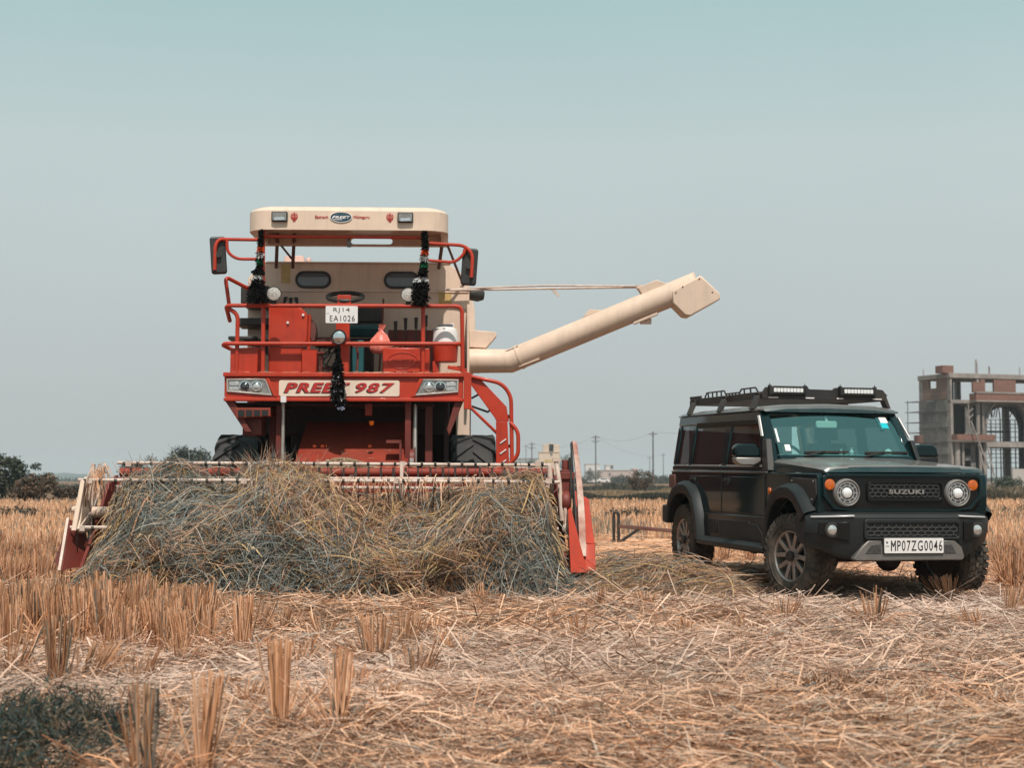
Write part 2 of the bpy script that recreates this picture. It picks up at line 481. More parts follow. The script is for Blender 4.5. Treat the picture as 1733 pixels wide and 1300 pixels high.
STRAW = np.array([[0.64, 0.365, 0.220], [0.53, 0.275, 0.152], [0.72, 0.455, 0.310], [0.40, 0.195, 0.108], [0.59, 0.365, 0.250]])
GREEN = np.array([[0.165, 0.175, 0.160], [0.115, 0.130, 0.125], [0.25, 0.245, 0.215], [0.070, 0.083, 0.080], [0.35, 0.325, 0.275]])

def strand_cols(n, gfrac, r=rng):
    """own colour of each strand: dry straw or still grey green"""
    g = r.rand(n) < gfrac
    c = np.where(g[:, None], GREEN[r.randint(0, len(GREEN), n)], STRAW[r.randint(0, len(STRAW), n)])
    return c * (0.8 + 0.4 * r.rand(n, 1))
# ---------------------------------------------------------------- combine harvester
CMB_LOC, CMB_RZ = (-1.671, 15.3, 0.0), R(2.5)

def ag_wheel(parent, x, y, z, ro, wid):
    w = bpy.data.objects.new('wheel', None); COL.objects.link(w); w.parent = parent; w.location = (x, y, z)
    h = wid / 2
    mb = MB().lathe([(ro * .56, -h * .8), (ro * .72, -h), (ro * .90, -h * .98), (ro * .955, -h * .8), (ro * .965, 0), (ro * .955, h * .8), (ro * .90, h * .98), (ro * .72, h), (ro * .56, h * .8)], (0, 0, 0), (1, 0, 0), 60)
    n = 18
    for k in range(n):
        for sg in (-1, 1):
            a0 = 2 * math.pi * (k + (0.5 if sg > 0 else 0)) / n
            st = []
            for f, dx in ((0.0, -0.02), (0.45, 0.45), (0.85, 0.92), (1.0, 1.02)):
                a = a0 + f * 0.36; hw = 0.050 + 0.035 * f
                rt = ro * (1.0 if f < .9 else 0.955); rb = ro * (0.94 if f < .9 else 0.80)
                st.append([Vector((sg * h * dx, r * math.cos(a + d), r * math.sin(a + d))) for r, d in ((rb, -hw), (rt, -hw * .8), (rt, hw * .8), (rb, hw))])
            mb.grid(st, True, True)
    mb.build('tyre', M['rubber'], w, 0, 30)
    MB().lathe([(0, -h * .3), (ro * .3, -h * .3), (ro * .4, -h * .1), (ro * .54, -h * .75), (ro * .58, -h * .8), (ro * .58, h * .8), (ro * .54, h * .75), (0, h * .5)], (0, 0, 0), (1, 0, 0), 40).build('rim', M['cream'], w)
    return w

def build_combine():
    t = thing('combine_harvester', CMB_LOC, CMB_RZ, 'red and cream combine harvester facing the camera with its unloading tube raised to the right', 'combine harvester')
    # ---------------- front beam with lamps and name plate
    fp = MB()
    fp.prism([(-1.19, 1.80), (-1.19, 2.0), (1.185, 2.0), (1.185, 1.80), (1.10, 1.762), (-1.10, 1.762)], 'y', 0.0, 0.12)
    fp.box(-1.20, 1.195, -0.035, 0.10, 2.0, 2.042)
    fp.box(-1.195, 1.19, -0.02, 0.06, 1.756, 1.790)
    for sg in (-1, 1):
        px = [(-1.19, 1.990), (-0.75, 1.990), (-0.66, 1.800), (-0.70, 1.800), (-0.785, 1.978), (-1.19, 1.978)]
        fp.prism([(sg * a, z) for a, z in px], 'y', -0.022, 0.004)
    fpo = fp.build('front_panel', M['red'], t, 0.006)
    pl = MB().prism(rrect(-0.65, 0.548, 1.806, 1.968, 0.022), 'y', -0.010, 0.002).build('name_plate', M['cream_b'], fpo, 0.002)
    for dx, dz, m, y in ((-0.010, -0.007, M['ink'], -0.0105), (0, 0, M['redink'], -0.0135)):
        text('PREET', -0.596 + dx, 0.058 + dx, 1.843 + dz, 1.942 + dz, y, m, fpo, 'name_lettering', 0.28, 0.036, 0.003, 1.14)
        text('987', 0.112 + dx, 0.500 + dx, 1.843 + dz, 1.942 + dz, y, m, fpo, 'name_lettering', 0.28, 0.022, 0.003, 1.14)
    MB().prism([(-0.63, 1.745), (-0.63, 1.806), (-0.575, 1.806), (-0.575, 1.745)], 'y', -0.026, -0.021).build('sticker', M['plate'], fpo)
    for sg in (-1, 1):
        out = [(-1.168, 1.978), (-0.80, 1.982), (-0.775, 1.965), (-0.715, 1.812), (-1.165, 1.848)]
        inn = [(-1.15, 1.964), (-0.805, 1.968), (-0.785, 1.955), (-0.738, 1.828), (-1.148, 1.862)]
        mir = lambda q: [(sg * -a if sg > 0 else a, z) for a, z in q]
        o2, i2 = (out, inn) if sg < 0 else ([(-a - .03, z) for a, z in out], [(-a - .03, z) for a, z in inn])
        h = MB().ringplate(o2, i2, 'y', -0.020, 0.002).build('headlight', M['steel'], t, 0.003)
        MB().prism(i2, 'y', -0.004, 0.001).build('headlight_back', M['lensgrey'], h)
        cxs = (-0.985, -0.872) if sg < 0 else (0.955, 0.842)
        for k, cx in enumerate(cxs):
            e = MB().lathe([(0.058, 0.0), (0.056, 0.014), (0.046, 0.016), (0.044, 0.004)], (cx, -0.004, 1.902), (0, -1, 0), 28)
            e.build('headlight_ring', M['chrome'], h)
            MB().lathe([(0.044, 0.002), (0.028, 0.014), (0, 0.018)], (cx, -0.004, 1.902), (0, -1, 0), 24).build('headlight_bulb', M['lensdark'] if k == 0 else M['lens'], h)
        x0 = -1.14 if sg < 0 else 1.015
        MB().box(x0, x0 + 0.095, -0.012, -0.003, 1.912, 1.952).box(x0, x0 + 0.095, -0.012, -0.003, 1.868, 1.900).build('side_reflector', M['lens'], h, 0.002)
    # ---------------- deck, chassis, body behind
    MB().box(-1.17, 1.17, 0.12, 1.50, 1.985, 2.03).build('deck', M['red_dark'], t)
    ch = MB()
    ch.box(-1.0, 1.05, 0.9, 1.5, 1.45, 1.97); ch.box(-0.95, 1.15, 1.5, 4.6, 0.95, 2.06)
    ch.box(-0.78, -0.70, 0.55, 0.75, 0.6, 1.97); ch.box(0.99, 1.04, 0.5, 0.8, 1.0, 1.97)
    ch.cyl((-1.2, 1.2, 0.73), (1.35, 1.2, 0.73), 0.12, 14)
    ch.box(-1.02, 0.9, 0.18, 0.9, 1.72, 1.75)
    ch.box(-0.62, 0.86, 0.95, 1.45, 0.5, 1.5)
    ch.prism([(-1.19, 1.755), (-0.99, 1.46), (-0.86, 1.38), (-0.86, 1.755)], 'y', 0.25, 0.30)
    ch.build('chassis', M['dark'], t, 0.008)
    MB().prism([(-1.185, 1.76), (-1.10, 1.76), (-0.92, 1.45), (-0.98, 1.45)], 'y', 0.02, 0.24).build('side_gusset', M['red_dark'], t, 0.004)
    MB().prism([(1.185, 1.76), (1.10, 1.76), (1.02, 1.48), (1.045, 1.42)], 'y', 0.02, 0.24).build('side_gusset', M['red_dark'], t, 0.004)
    for q in ((0.80, 0.875, 0.30, 0.40, 0.6, 1.76), (0.60, 0.66, 0.1, 0.2, 1.0, 1.76), (-0.70, -0.645, 0.2, 0.3, 0.6, 1.76), (-0.80, -0.74, 0.5, 0.6, 0.6, 1.76)):
        MB().box(*q).build('support_post', M['red_dark'], t, 0.005)
    MB().cyl((-0.62, 0.12, 0.95), (-0.62, 0.14, 1.75), 0.018, 10).build('hydraulic_ram', M['steel'], t)
    MB().cyl((0.70, 0.1, 0.9), (0.70, 0.2, 1.74), 0.022, 10).build('hydraulic_ram', M['steel'], t)
    pb = MB().lathe([(0.10, -.02), (0.10, .02), (0.07, .012), (0.07, -.012)], (0.675, 0.0, 1.18), (1, 0, 0), 24, True)
    pb.box(0.64, 0.65, -.03, .03, 0.95, 1.30); pb.box(0.70, 0.71, -.03, .03, 0.95, 1.30)
    pb.build('belt_pulley', M['red_dark'], t)
    MB().box(0.655, 0.695, -0.12, -0.10, 1.11, 1.19).build('lock_plate', M['steel'], t)
    MB().box(0.55, 0.57, -0.05, .1, 1.05, 1.36).box(0.42, 0.57, -0.05, .1, 1.34, 1.37).build('feeder_bracket', M['red_dark'], t)
    # feeder house
    fh = MB().hexa([(-0.54, -0.90, 0.40), (0.72, -0.90, 0.40), (0.70, 0.85, 1.10), (-0.48, 0.85, 1.10), (-0.54, -0.90, 0.66), (0.72, -0.90, 0.66), (0.69, 0.85, 1.585), (-0.45, 0.85, 1.585)])
    fho = fh.build('feeder_house', M['red_worn'], t, 0.01)
    for x in (-0.32, -0.24, -0.20, 0.24):
        MB().obox((x, 0.32, 1.315), (0.035 if x != -0.20 else 0.012, 0.04, 0.03)).build('feeder_lug', M['orange'], fho, 0.004)
    MB().box(0.20, 0.27, 0.10, 0.16, 1.62, 1.74).build('feeder_tab', M['red_worn'], t, 0.004)
    MB().lathe([(0, 0), (.028, 0), (.02, .04), (0, .05)], (0.27, 0.02, 1.56), (0, 0, -1), 12).build('small_lamp', M['amber'], t)
    # chute with four slots under the left of the beam
    MB().hexa([(-1.07, -0.02, 1.585), (-0.73, -0.02, 1.605), (-0.73, 0.5, 1.62), (-1.05, 0.5, 1.60), (-1.07, -0.02, 1.685), (-0.73, -0.02, 1.685), (-0.78, 0.5, 1.75), (-1.10, 0.5, 1.75)]).build('air_chute', M['red_worn'], t, 0.004)
    for k in range(4):
        x0 = -1.05 + k * 0.078
        MB().box(x0, x0 + 0.064, -0.027, -0.018, 1.602 + k * .003, 1.668).build('chute_slot', M['ink'], t)
    MB().box(-1.02, -0.83, 0.1, 0.5, 1.42, 1.60).build('chute_box', M['red_dark'], t, 0.01)
    # ---------------- grain tank
    Y0 = 1.5
    tp = [(-1.16, 2.06), (-1.16, 3.19), (-0.965, 3.356), (1.03, 3.366), (1.175, 3.255), (1.27, 3.14), (1.255, 2.06)]
    gt = MB().prism(tp, 'y', Y0, 3.7)
    gt.box(-0.95, 1.262, Y0 - 0.012, Y0 + .02, 3.034, 3.048); gt.box(-0.95, 1.262, Y0 - 0.014, Y0 + .02, 2.858, 2.872)
    gt.box(-0.99, 1.06, Y0 - 0.012, Y0 + .5, 3.352, 3.372)
    tank = gt.build('grain_tank', M['cream'], t, 0.008)
    MB().prism([(1.255, 2.2), (1.262, 3.10), (1.285, 3.12), (1.335, 2.9), (1.345, 2.62), (1.33, 2.2)], 'y', 1.9, 3.4).build('tank_side_bulge', M['cream_b'], tank, 0.03)
    for xa, xb in ((-0.645, -0.252), (0.325, 0.715)):
        wf = MB().ringplate(rrect(xa, xb, 3.075, 3.268, 0.095, 8), rrect(xa + .028, xb - .028, 3.103, 3.240, 0.067, 8), 'y', Y0 - 0.018, Y0 + .002).build('tank_window', M['black'], tank, 0.004)
        MB().prism(rrect(xa + .028, xb - .028, 3.103, 3.240, 0.067, 8), 'y', Y0 - 0.008, Y0).build('pane', M['tankglass'], wf)
    for x0, x1, z0, z1 in ((-0.80, -0.70, 3.13, 3.34), (0.585, 0.65, 2.955, 3.02), (0.93, 1.07, 2.90, 3.035)):
        MB().box(x0, x1, Y0 - 0.004, Y0, z0, z1).build('notice_sticker', M['yellow'], tank)
    for x, z, sh in ((-0.745, 2.98, .02), (-0.69, 2.97, 0.0), (-0.635, 2.975, -.025), (-0.535, 2.79, 0.0)):
        MB().prism([(x - .022, z), (x + .022, z + .002), (x + .002 - sh, z - .105), (x - .012 - sh, z - .105)], 'y', Y0 - 0.012, Y0).build('vent_fin', M['black'], tank)
    MB().box(1.06, 1.10, Y0 - 0.004, Y0, 2.55, 2.70).build('notice_sticker', M['plate'], tank)
    # body sheets beside and under the tank, left shelf and engine side
    MB().box(-1.22, -0.86, 1.05, 1.498, 2.62, 2.70).box(-1.30, -1.0, 1.0, 1.5, 2.46, 2.50).build('side_tray', M['black'], t, 0.01)
    MB().prism([(-1.16, 2.47), (-0.86, 2.47), (-0.86, 2.30), (-1.0, 2.36)], 'y', 1.02, 1.45).build('tray_bracket', M['dark'], t)
    MB().box(-1.16, -0.86, 0.9, 1.49, 2.83, 3.03).build('battery_box', M['black'], t, 0.02)
    MB().box(1.235, 1.262, 1.0, 1.49, 2.03, 2.85).build('corner_post', M['cream'], t, 0.004)
    MB().box(1.12, 1.27, 1.3, 1.75, 1.0, 2.05).build('side_sheet', M['cream'], t, 0.01)
    MB().box(1.12, 1.29, 1.76, 4.6, 0.85, 2.10).build('side_sheet', M['red_dark'], t, 0.01)
    MB().box(-1.16, -0.98, 1.52, 4.6, 0.85, 2.05).build('side_sheet', M['red'], t, 0.01)
    ho = MB().prism([(1.27, 2.62), (1.55, 2.60), (1.57, 2.56), (1.45, 2.42), (1.27, 2.43)], 'y', 1.45, 1.75).build('tank_lip', M['cream'], t, 0.006)
    # ---------------- canopy (hollow tray)
    def plan(x0, x1, y0, y1, r, n=7):
        """rounded in front, square behind"""
        out = []
        for k in range(n + 1):
            a = R(180 + 90 * k / n); out.append((x0 + r + r * math.cos(a), y0 + r + r * math.sin(a)))
        for k in range(n + 1):
            a = R(270 + 90 * k / n); out.append((x1 - r + r * math.cos(a), y0 + r + r * math.sin(a)))
        return out + [(x1, y1), (x0, y1)]
    cn = MB()
    OPEN = lambda q: [q[-1]] + q[:-1]
    P1, P2, P3 = plan(-0.975, 1.03, -0.06, 1.25, 0.22), plan(-0.975, 1.03, -0.06, 1.25, 0.22), plan(-0.90, 0.955, 0.01, 1.18, 0.20)
    cn.grid([[(x, y, 3.472 + (0.03 if y > .9 else 0)) for x, y in OPEN(P1)], [(x, y, 3.665) for x, y in OPEN(P2)]])
    rows = [[(x, y, 3.665) for x, y in P2], [(x * .975, y + .018, 3.692) for x, y in P2], [(x * .93, y + .05, 3.712) for x, y in P2], [(x * .5, .4 + (y - .4) * .5, 3.735) for x, y in P2], [(x * .02, .5, 3.742) for x, y in P2]]
    cn.grid(rows, True, False)
    cn.grid([[(x, y, 3.472 + (0.03 if y > .9 else 0)) for x, y in OPEN(P1)], [(x, y, 3.478 + (0.03 if y > .9 else 0)) for x, y in OPEN(P3)], [(x, y, 3.62) for x, y in OPEN(P3)]])
    cn.grid([[(x, y, 3.62) for x, y in P3], [(x * .02, .5, 3.63) for x, y in P3]], True, False)
    cn.ringplate(rrect(-0.972, 1.027, 3.500, 3.67, 0.008), rrect(-0.02, 0.43, 3.520, 3.590, 0.034), 'y', 1.18, 1.25)
    can = cn.build('canopy', M['cream'], t, 0, 28)
    MB().bar((0.03, 0.02, 3.41), (0.035, 0.02, 3.35), .02, .02).box(0.015, 0.055, 0.0, 0.03, 3.31, 3.365).build('inner_mirror', M['black'], can, .004)
    for xa in (-0.55, 0.55):
        MB().lathe([(0, 0), (0.08, 0), (0.07, 0.015), (0, .018)], (xa, 0.42, 3.625), (0, 0, -1), 20).build('speaker', M['black'], can)
    MB().box(-0.10, 0.25, 0.50, 0.55, 3.60, 3.622).build('vent_slit', M['black'], can); MB().box(-0.22, -0.14, .55, .6, 3.60, 3.622).box(0.45, 0.53, .55, .6, 3.60, 3.622).build('cabin_light', M['white'], can)
    FY = -0.062
    for xa, xb in ((-0.732, -0.572), (0.522, 0.680)):
        l = MB().prism(rrect(xa, xb, 3.548, 3.648, 0.012), 'y', FY - 0.035, FY + .03).build('work_lamp', M['black'], can, 0.004)
        MB().prism(rrect(xa + .012, xb - .012, 3.558, 3.638, 0.01), 'y', FY - 0.042, FY - .034).build('lamp_glass', M['lensgrey'], l)
        g = MB()
        g.bar((xa + .03, FY - .043, 3.572), (xb - .03, FY - .043, 3.578), .03, .004, up=(0, 1, 0))
        g.build('lamp_reflector', M['chrome'], l)
    el = MB().prism(circle2(-0.042, 3.600, 0.108, 0.052, 32), 'y', FY - 0.006, FY + .004).build('emblem', M['navy'], can, 0.002)
    MB().ringplate(circle2(-0.042, 3.600, 0.110, 0.054, 32), circle2(-0.042, 3.600, 0.104, 0.049, 32), 'y', FY - 0.009, FY).build('emblem_rim', M['white'], can)
    text('PREET', -0.132, 0.052, 3.585, 3.612, FY - 0.006, M['white'], can, 'emblem_lettering', 0.25, 0.035, 0.002, 1.1)
    MB().prism([(-0.12, 3.572), (-0.03, 3.572), (-0.03, 3.578), (-0.12, 3.578)], 'y', FY - .009, FY - .006).build('emblem_strip', M['white'], can)
    st = MB()
    for k in range(7):
        a = R(150 - 20 * k); cx, cz, r_ = -0.042 + 0.072 * math.cos(a), 3.600 + 0.037 * math.sin(a), 0.0042
        st.prism([(cx + (r_ if q % 2 == 0 else r_ * .45) * math.cos(q * math.pi / 4), cz + (r_ if q % 2 == 0 else r_ * .45) * math.sin(q * math.pi / 4)) for q in range(8)], 'y', FY - .009, FY - .006)
    st.build('emblem_stars', M['white'], can)
    text('Satnam', -0.302, -0.170, 3.586, 3.618, FY, M['redink'], can, 'lettering', 0, 0.012, 0.003)
    text('Waheguru', 0.078, 0.243, 3.580, 3.618, FY, M['redink'], can, 'lettering', 0, 0.012, 0.003)
    for cx in (-0.508, 0.446):
        k_ = MB(); cz = 3.602
        k_.prism([(cx, cz + .050), (cx + .007, cz + .036), (cx + .005, cz - .030), (cx, cz - .040), (cx - .005, cz - .030), (cx - .007, cz + .036)], 'y', FY - .004, FY + .002)
        k_.ringplate(circle2(cx, cz + .006, .021, n=20), circle2(cx, cz + .006, .015, n=20), 'y', FY - .004, FY + .002)
        for sg in (-1, 1):
            pts = []
            for q in range(9):
                a = R(60 - 150 * q / 8); pts.append((cx + sg * .036 * math.cos(a), cz + .004 + .038 * math.sin(a)))
            for q in range(8, -1, -1):
                a = R(60 - 150 * q / 8); w_ = .030 - .004 * math.sin(math.pi * q / 8); pts.append((cx + sg * w_ * math.cos(a), cz + .008 + (w_ + .003) * math.sin(a)))
            k_.prism(pts, 'y', FY - .004, FY + .002)
            k_.bar((cx - sg * .012, FY - .001, cz - .048), (cx + sg * .016, FY - .001, cz - .030), .005, .006, up=(0, 1, 0))
        k_.build('religious_emblem', M['redink'], can)
    # ---------------- rails and posts
    r = 0.021
    rl = MB()
    rl.tube(fillet([(-1.20, 0.40, 2.60), (-1.185, 0.0, 2.713), (1.17, 0.0, 2.718), (1.178, 0.03, 2.05)], 0.07), r)
    rl.tube(fillet([(-1.17, 0.03, 2.69), (-1.07, 0.03, 2.63), (-1.075, 0.03, 2.05)], 0.06), r)
    rl.tube(fillet([(-1.08, 0.35, 2.26), (-1.22, 0.05, 2.32), (-1.18, -0.01, 2.33), (1.15, -0.01, 2.337), (1.18, 0.3, 2.335)], 0.05), r)
    rl.tube([(-0.815, 0.03, 2.04), (-0.815, 0.03, 2.72)], r); rl.tube([(0.78, 0.03, 2.04), (0.78, 0.03, 2.72)], r)
    rl.tube([(-0.40, 0.35, 2.03), (-0.38, 0.35, 2.66)], 0.016)
    rl.build('guard_rail', M['red'], t)
    for sg_, a, b in ((0, (-0.825, 0.05, 2.70), (-0.830, 0.05, 3.60)), (1, (0.785, 0.05, 2.70), (0.790, 0.05, 3.60))):
        MB().tube([a, b], 0.021).build('canopy_post', M['red'], t)
    MB().tube([(-0.83, 0.02, 3.415), (0.79, 0.02, 3.412)], 0.017).build('canopy_rail', M['red'], t)
    for a, b, r_ in [((x - .05, 1.46, 3.30), (x, 1.10, 3.62), .02) for x in (-0.80, -0.62, 0.98)] + [((1.20, 1.5, 3.12), (1.0, 1.0, 3.55), .014), ((-0.66, 1.4, 3.37), (-0.85, 1.1, 3.6), .012)]:
        MB().tube([a, b], r_).build('rear_canopy_post', M['maroon'], t)
    MB().tube(fillet([(-1.19, 0.28, 2.74), (-1.235, 0.28, 3.04), (-1.0, 0.5, 2.93)], 0.06), 0.020).build('grab_handle', M['red'], t)
    # mirrors on their arms
    for sg in (-1, 1):
        arm = MB()
        if sg < 0:
            arm.tube(fillet([(-0.83, -0.02, 3.372), (-1.255, -0.05, 3.372), (-1.29, -0.06, 3.30), (-1.29, -0.06, 3.06)], 0.08), 0.018)
            arm.tube(fillet([(-0.83, -0.02, 3.178), (-1.08, -0.03, 3.176), (-1.17, -0.05, 3.24), (-1.175, -0.05, 3.372)], 0.10), 0.016)
            c, yaw = Vector((-1.262, -0.02, 3.215)), 8
        else:
            arm.tube(fillet([(0.79, -0.02, 3.352), (1.19, -0.05, 3.325), (1.275, -0.06, 3.24), (1.262, -0.06, 3.00)], 0.09), 0.018)
            arm.tube(fillet([(0.79, -0.02, 3.178), (1.10, -0.03, 3.155), (1.19, -0.05, 3.24), (1.205, -0.05, 3.32)], 0.10), 0.016)
            c, yaw = Vector((1.242, -0.02, 3.115)), -6
        ao = arm.build('mirror_arm', M['red'], t)
        rot = Matrix.Rotation(R(4 * sg), 3, 'Y') @ Matrix.Rotation(R(yaw), 3, 'Z')
        q = MB(); w_, h_ = (0.155, 0.375)
        shape = [rot @ Vector((x, 0, z)) + c for x, z in rrect(-w_ / 2, w_ / 2, -h_ / 2, h_ / 2, .028)]
        dep = rot @ Vector((0, 0.045, 0))
        sh2 = [p * 0.94 + c * 0.06 - dep * .25 for p in shape]
        q.grid([sh2, shape, [p + dep for p in shape]], True, True)
        mo = q.build('wing_mirror', M['black'], ao, 0.006)
        MB().cyl(c - dep * 1.1, c, 0.03, 12).build('mirror_clamp', M['black'], ao)
    # ---------------- operator's place
    cv = MB().prism([(-0.795, 2.045), (-0.795, 2.752), (-0.50, 2.745), (-0.455, 2.72), (-0.40, 2.66), (-0.40, 2.39), (-0.45, 2.36), (-0.45, 2.045)], 'y', 0.32, 0.75)
    cvo = cv.build('console_cover', M['red'], t, 0.012)
    MB().prism(rrect(-0.785, -0.405, 2.33, 2.375, 0.01), 'y', 0.305, 0.322).build('cover_seam', M['red_dark'], cvo)
    for x, z in ((-0.445, 2.655), (-0.60, 2.575)): MB().cyl((x, 0.30, z), (x, 0.321, z), 0.013, 10).build('bolt', M['white'], cvo)
    MB().prism([(-0.40, 2.40), (-0.40, 2.66), (-0.345, 2.60), (-0.325, 2.50), (-0.34, 2.40)], 'y', 0.5, 0.7).build('console_side', M['maroon'], t, 0.01)
    MB().hexa([(-1.14, 0.03, 2.042), (-0.87, 0.03, 2.042), (-0.87, 0.4, 2.042), (-1.14, 0.4, 2.042), (-1.14, 0.03, 2.285), (-0.865, 0.03, 2.30), (-0.865, 0.4, 2.30), (-1.14, 0.4, 2.285)]).build('step_box', M['red'], t, 0.008)
    MB().box(-0.45, -0.30, 0.25, 0.6, 2.045, 2.30).build('pedal_box', M['red'], t, 0.008)
    pd = MB()
    for x in (-0.32, -0.26): pd.tube([(x, 0.3, 2.04), (x + .01, 0.3, 2.26)], 0.011, 8)
    pd.bar((-0.40, 0.28, 2.265), (-0.22, 0.28, 2.268), 0.05, 0.02)
    pd.build('pedal', M['red_dark'], t)
    MB().box(-0.40, -0.10, 0.75, 1.1, 2.035, 2.16).box(-0.36, -0.15, 0.62, 0.9, 2.36, 2.46).build('gear_housing', M['maroon'], t, 0.02)
    hs = MB()
    for k in range(6):
        a = rng.rand(4, 3) * np.array([.3, .4, .42]) + np.array([-.40, .5, 2.10])
        hs.tube(fillet([tuple(p) for p in a], .08), 0.007, 6)
    hs.build('cables', M['black'], t)
    sc = MB().box(-0.105, 0.03, 0.22, 0.34, 2.035, 2.60).build('steering_column', M['red'], t, 0.008)
    MB().box(-0.095, 0.045, 0.24, 0.36, 2.70, 2.855).build('column_head', M['red'], sc, 0.006)
    MB().bar((-.03, .30, 2.55), (-.025, .40, 2.80), .06, .06).build('column_shaft', M['red_dark'], sc)
    sw = MB(); c = Vector((-0.025, 0.42, 2.855)); ax = Vector((0, -0.34, 0.94)).normalized(); u = Vector((1, 0, 0)); w_ = ax.cross(u)
    sw.tube([c + (u * math.cos(2 * math.pi * k / 36) + w_ * math.sin(2 * math.pi * k / 36)) * 0.180 for k in range(37)], 0.023, 10, False)
    for a in (80, 200, 320): sw.bar(c - ax * .03, c + (u * math.cos(R(a)) + w_ * math.sin(R(a))) * 0.17, 0.028, 0.012)
    sw.cyl(c - ax * .05, c, 0.045, 16)
    sw.build('steering_wheel', M['black'], t)
    np_ = MB().prism(rrect(-0.192, 0.128, 2.538, 2.710, 0.01), 'y', -0.022, -0.012).build('number_plate', M['plate'], t, 0.002)
    text('RJ14', -0.115, 0.048, 2.640, 2.694, -0.022, M['ink'], np_, 'plate_lettering', 0, 0.0, 0.002, 1.15)
    text('EA1026', -0.150, 0.100, 2.556, 2.616, -0.022, M['ink'], np_, 'plate_lettering', 0, 0.0, 0.002, 1.15)
    text('IND', -0.183, -0.155, 2.630, 2.640, -0.022, M['grey'], np_, 'plate_mark', 0, 0, 0.0015)
    hl = MB().lathe([(0.05, -0.07), (0.072, -0.03), (0.075, 0.0), (0.070, 0.012), (0.062, 0.008), (0.060, 0.0)], (-0.055, -0.05, 2.398), (0, -1, 0), 28).build('round_lamp', M['black'], t)
    MB().lathe([(0.060, 0.002), (0.03, 0.014), (0, 0.017)], (-0.055, -0.05, 2.398), (0, -1, 0), 24).build('lamp_glass', M['chrome'], hl)
    for cx, cz in ((-0.707, 2.832), (0.631, 2.828)):
        l = MB().lathe([(0.03, -0.06), (0.066, -0.045), (0.074, 0.0), (0.070, 0.008), (0.067, 0.0)], (cx, -0.03, cz), (0, -1, 0), 32).build('work_lamp', M['black'], t)
        MB().lathe([(0.067, 0.001), (0.03, 0.008), (0, 0.010)], (cx, -0.03, cz), (0, -1, 0), 32).build('lamp_glass', M['ledlens'], l)
        MB().bar((cx, -0.02, cz - .07), (cx, 0.0, cz - .125), .05, .02).build('lamp_bracket', M['black'], l)
    # seat
    s = MB().prism(rrect(0.00, 0.34, 2.66, 2.845, 0.05), 'y', 1.12, 1.22)
    seat = s.build('seat', M['black'], t, 0.02)
    MB().hexa([(-.06, .80, 2.47), (.30, .80, 2.47), (.34, 1.2, 2.52), (-.10, 1.2, 2.52), (-.10, .72, 2.58), (.33, .72, 2.58), (.36, 1.2, 2.66), (-.12, 1.2, 2.66)]).build('seat_cushion', M['teal'], seat, 0.035, 32, 3)
    MB().box(0.0, 0.24, .85, 1.15, 2.04, 2.47).build('seat_base', M['dark'], t, 0.01)
    MB().box(0.04, 0.16, .55, .7, 2.04, 2.42).build('seat_panel', M['teal'], t, 0.01)
    MB().tube(fillet([(.30, .9, 2.04), (.33, .9, 2.5), (.345, .95, 2.90)], .05), .010, 8).tube(fillet([(.10, .3, 2.04), (.115, .32, 2.25), (.10, .32, 2.33)], .05), .012, 8).build('lever', M['red_dark'], t)
    MB().bar((.06, .32, 2.335), (.24, .32, 2.338), .03, .018).build('pedal', M['red_dark'], t)
    # lever console
    lc = MB().prism([(0.40, 2.05), (0.40, 2.56), (0.905, 2.56), (0.905, 2.05)], 'y', 0.86, 0.92).build('lever_plate', M['red_dark'], t, 0.006)
    for x, z in ((0.480, 2.645), (0.585, 2.68), (0.695, 2.685), (0.80, 2.71)):
        MB().bar((x, .84, 2.36), (x, .80, z - .06), .012, .012).build('lever', M['blackm'], t)
        MB().tube([(x, .805, z - .12), (x, .80, z - .03), (x, .795, z)], .016, 10, True, .021).build('lever_knob', M['black'], t)
        MB().box(x - .012, x + .012, .852, .862, 2.22, 2.42).build('lever_slot', M['ink'], t)
    # embossed red tool box
    bx = MB().box(0.372, 0.76, 0.12, 0.45, 2.048, 2.308).build('tool_box', M['red'], t, 0.014)
    MB().ringplate(circle2(0.575, 2.175, 0.155, 0.085, 32), circle2(0.575, 2.175, 0.145, 0.077, 32), 'y', 0.113, 0.124).build('raised_oval', M['red'], bx, 0.003)
    text('PREET', 0.455, 0.695, 2.155, 2.195, 0.122, M['red'], bx, 'raised_lettering', 0.2, 0.03, 0.008, 1.1)
    MB().box(0.772, 0.845, 0.13, 0.45, 2.048, 2.30).build('side_box', M['red'], t, 0.008)
    # canister holder
    cs = MB().lathe([(0.0, 0), (0.120, 0), (0.132, 0.16), (0.132, 0.19), (0.0, 0.19)], (1.005, 0.30, 2.175), (0, 0, 1), 32)
    cs.box(0.875, 0.94, .25, .4, 2.04, 2.18); cs.box(1.04, 1.16, .2, .3, 2.10, 2.13)
    cs.build('canister', M['red'], t, 0.004)
    MB().bar((1.03, .1, 2.11), (1.22, .05, 2.07), .03, .035).build('latch', M['red'], t, .004)
    # ---------------- unloading tube
    E0, E1, E2 = Vector((1.20, 1.45, 2.275)), Vector((1.715, 1.40, 2.275)), Vector((3.71, 1.0, 3.085))
    au = MB()
    ra = 0.132
    dirn = (E2 - E1).normalized()
    def ring(c, a, r_, n=30):
        a = a.normalized(); u = Vector((0, 1, 0)); u = (u - a * u.dot(a)).normalized(); w_ = a.cross(u)
        return [c + (u * math.cos(2 * math.pi * k / n) + w_ * math.sin(2 * math.pi * k / n)) * r_ for k in range(n)]
    mid = ((E1 - E0).normalized() + dirn).normalized()
    k_ = 1 / max(0.2, mid.dot(dirn))
    mr = ring(E1, mid, ra); ax_ = mid
    mr = [E1 + (p - E1) * 1.0 for p in mr]
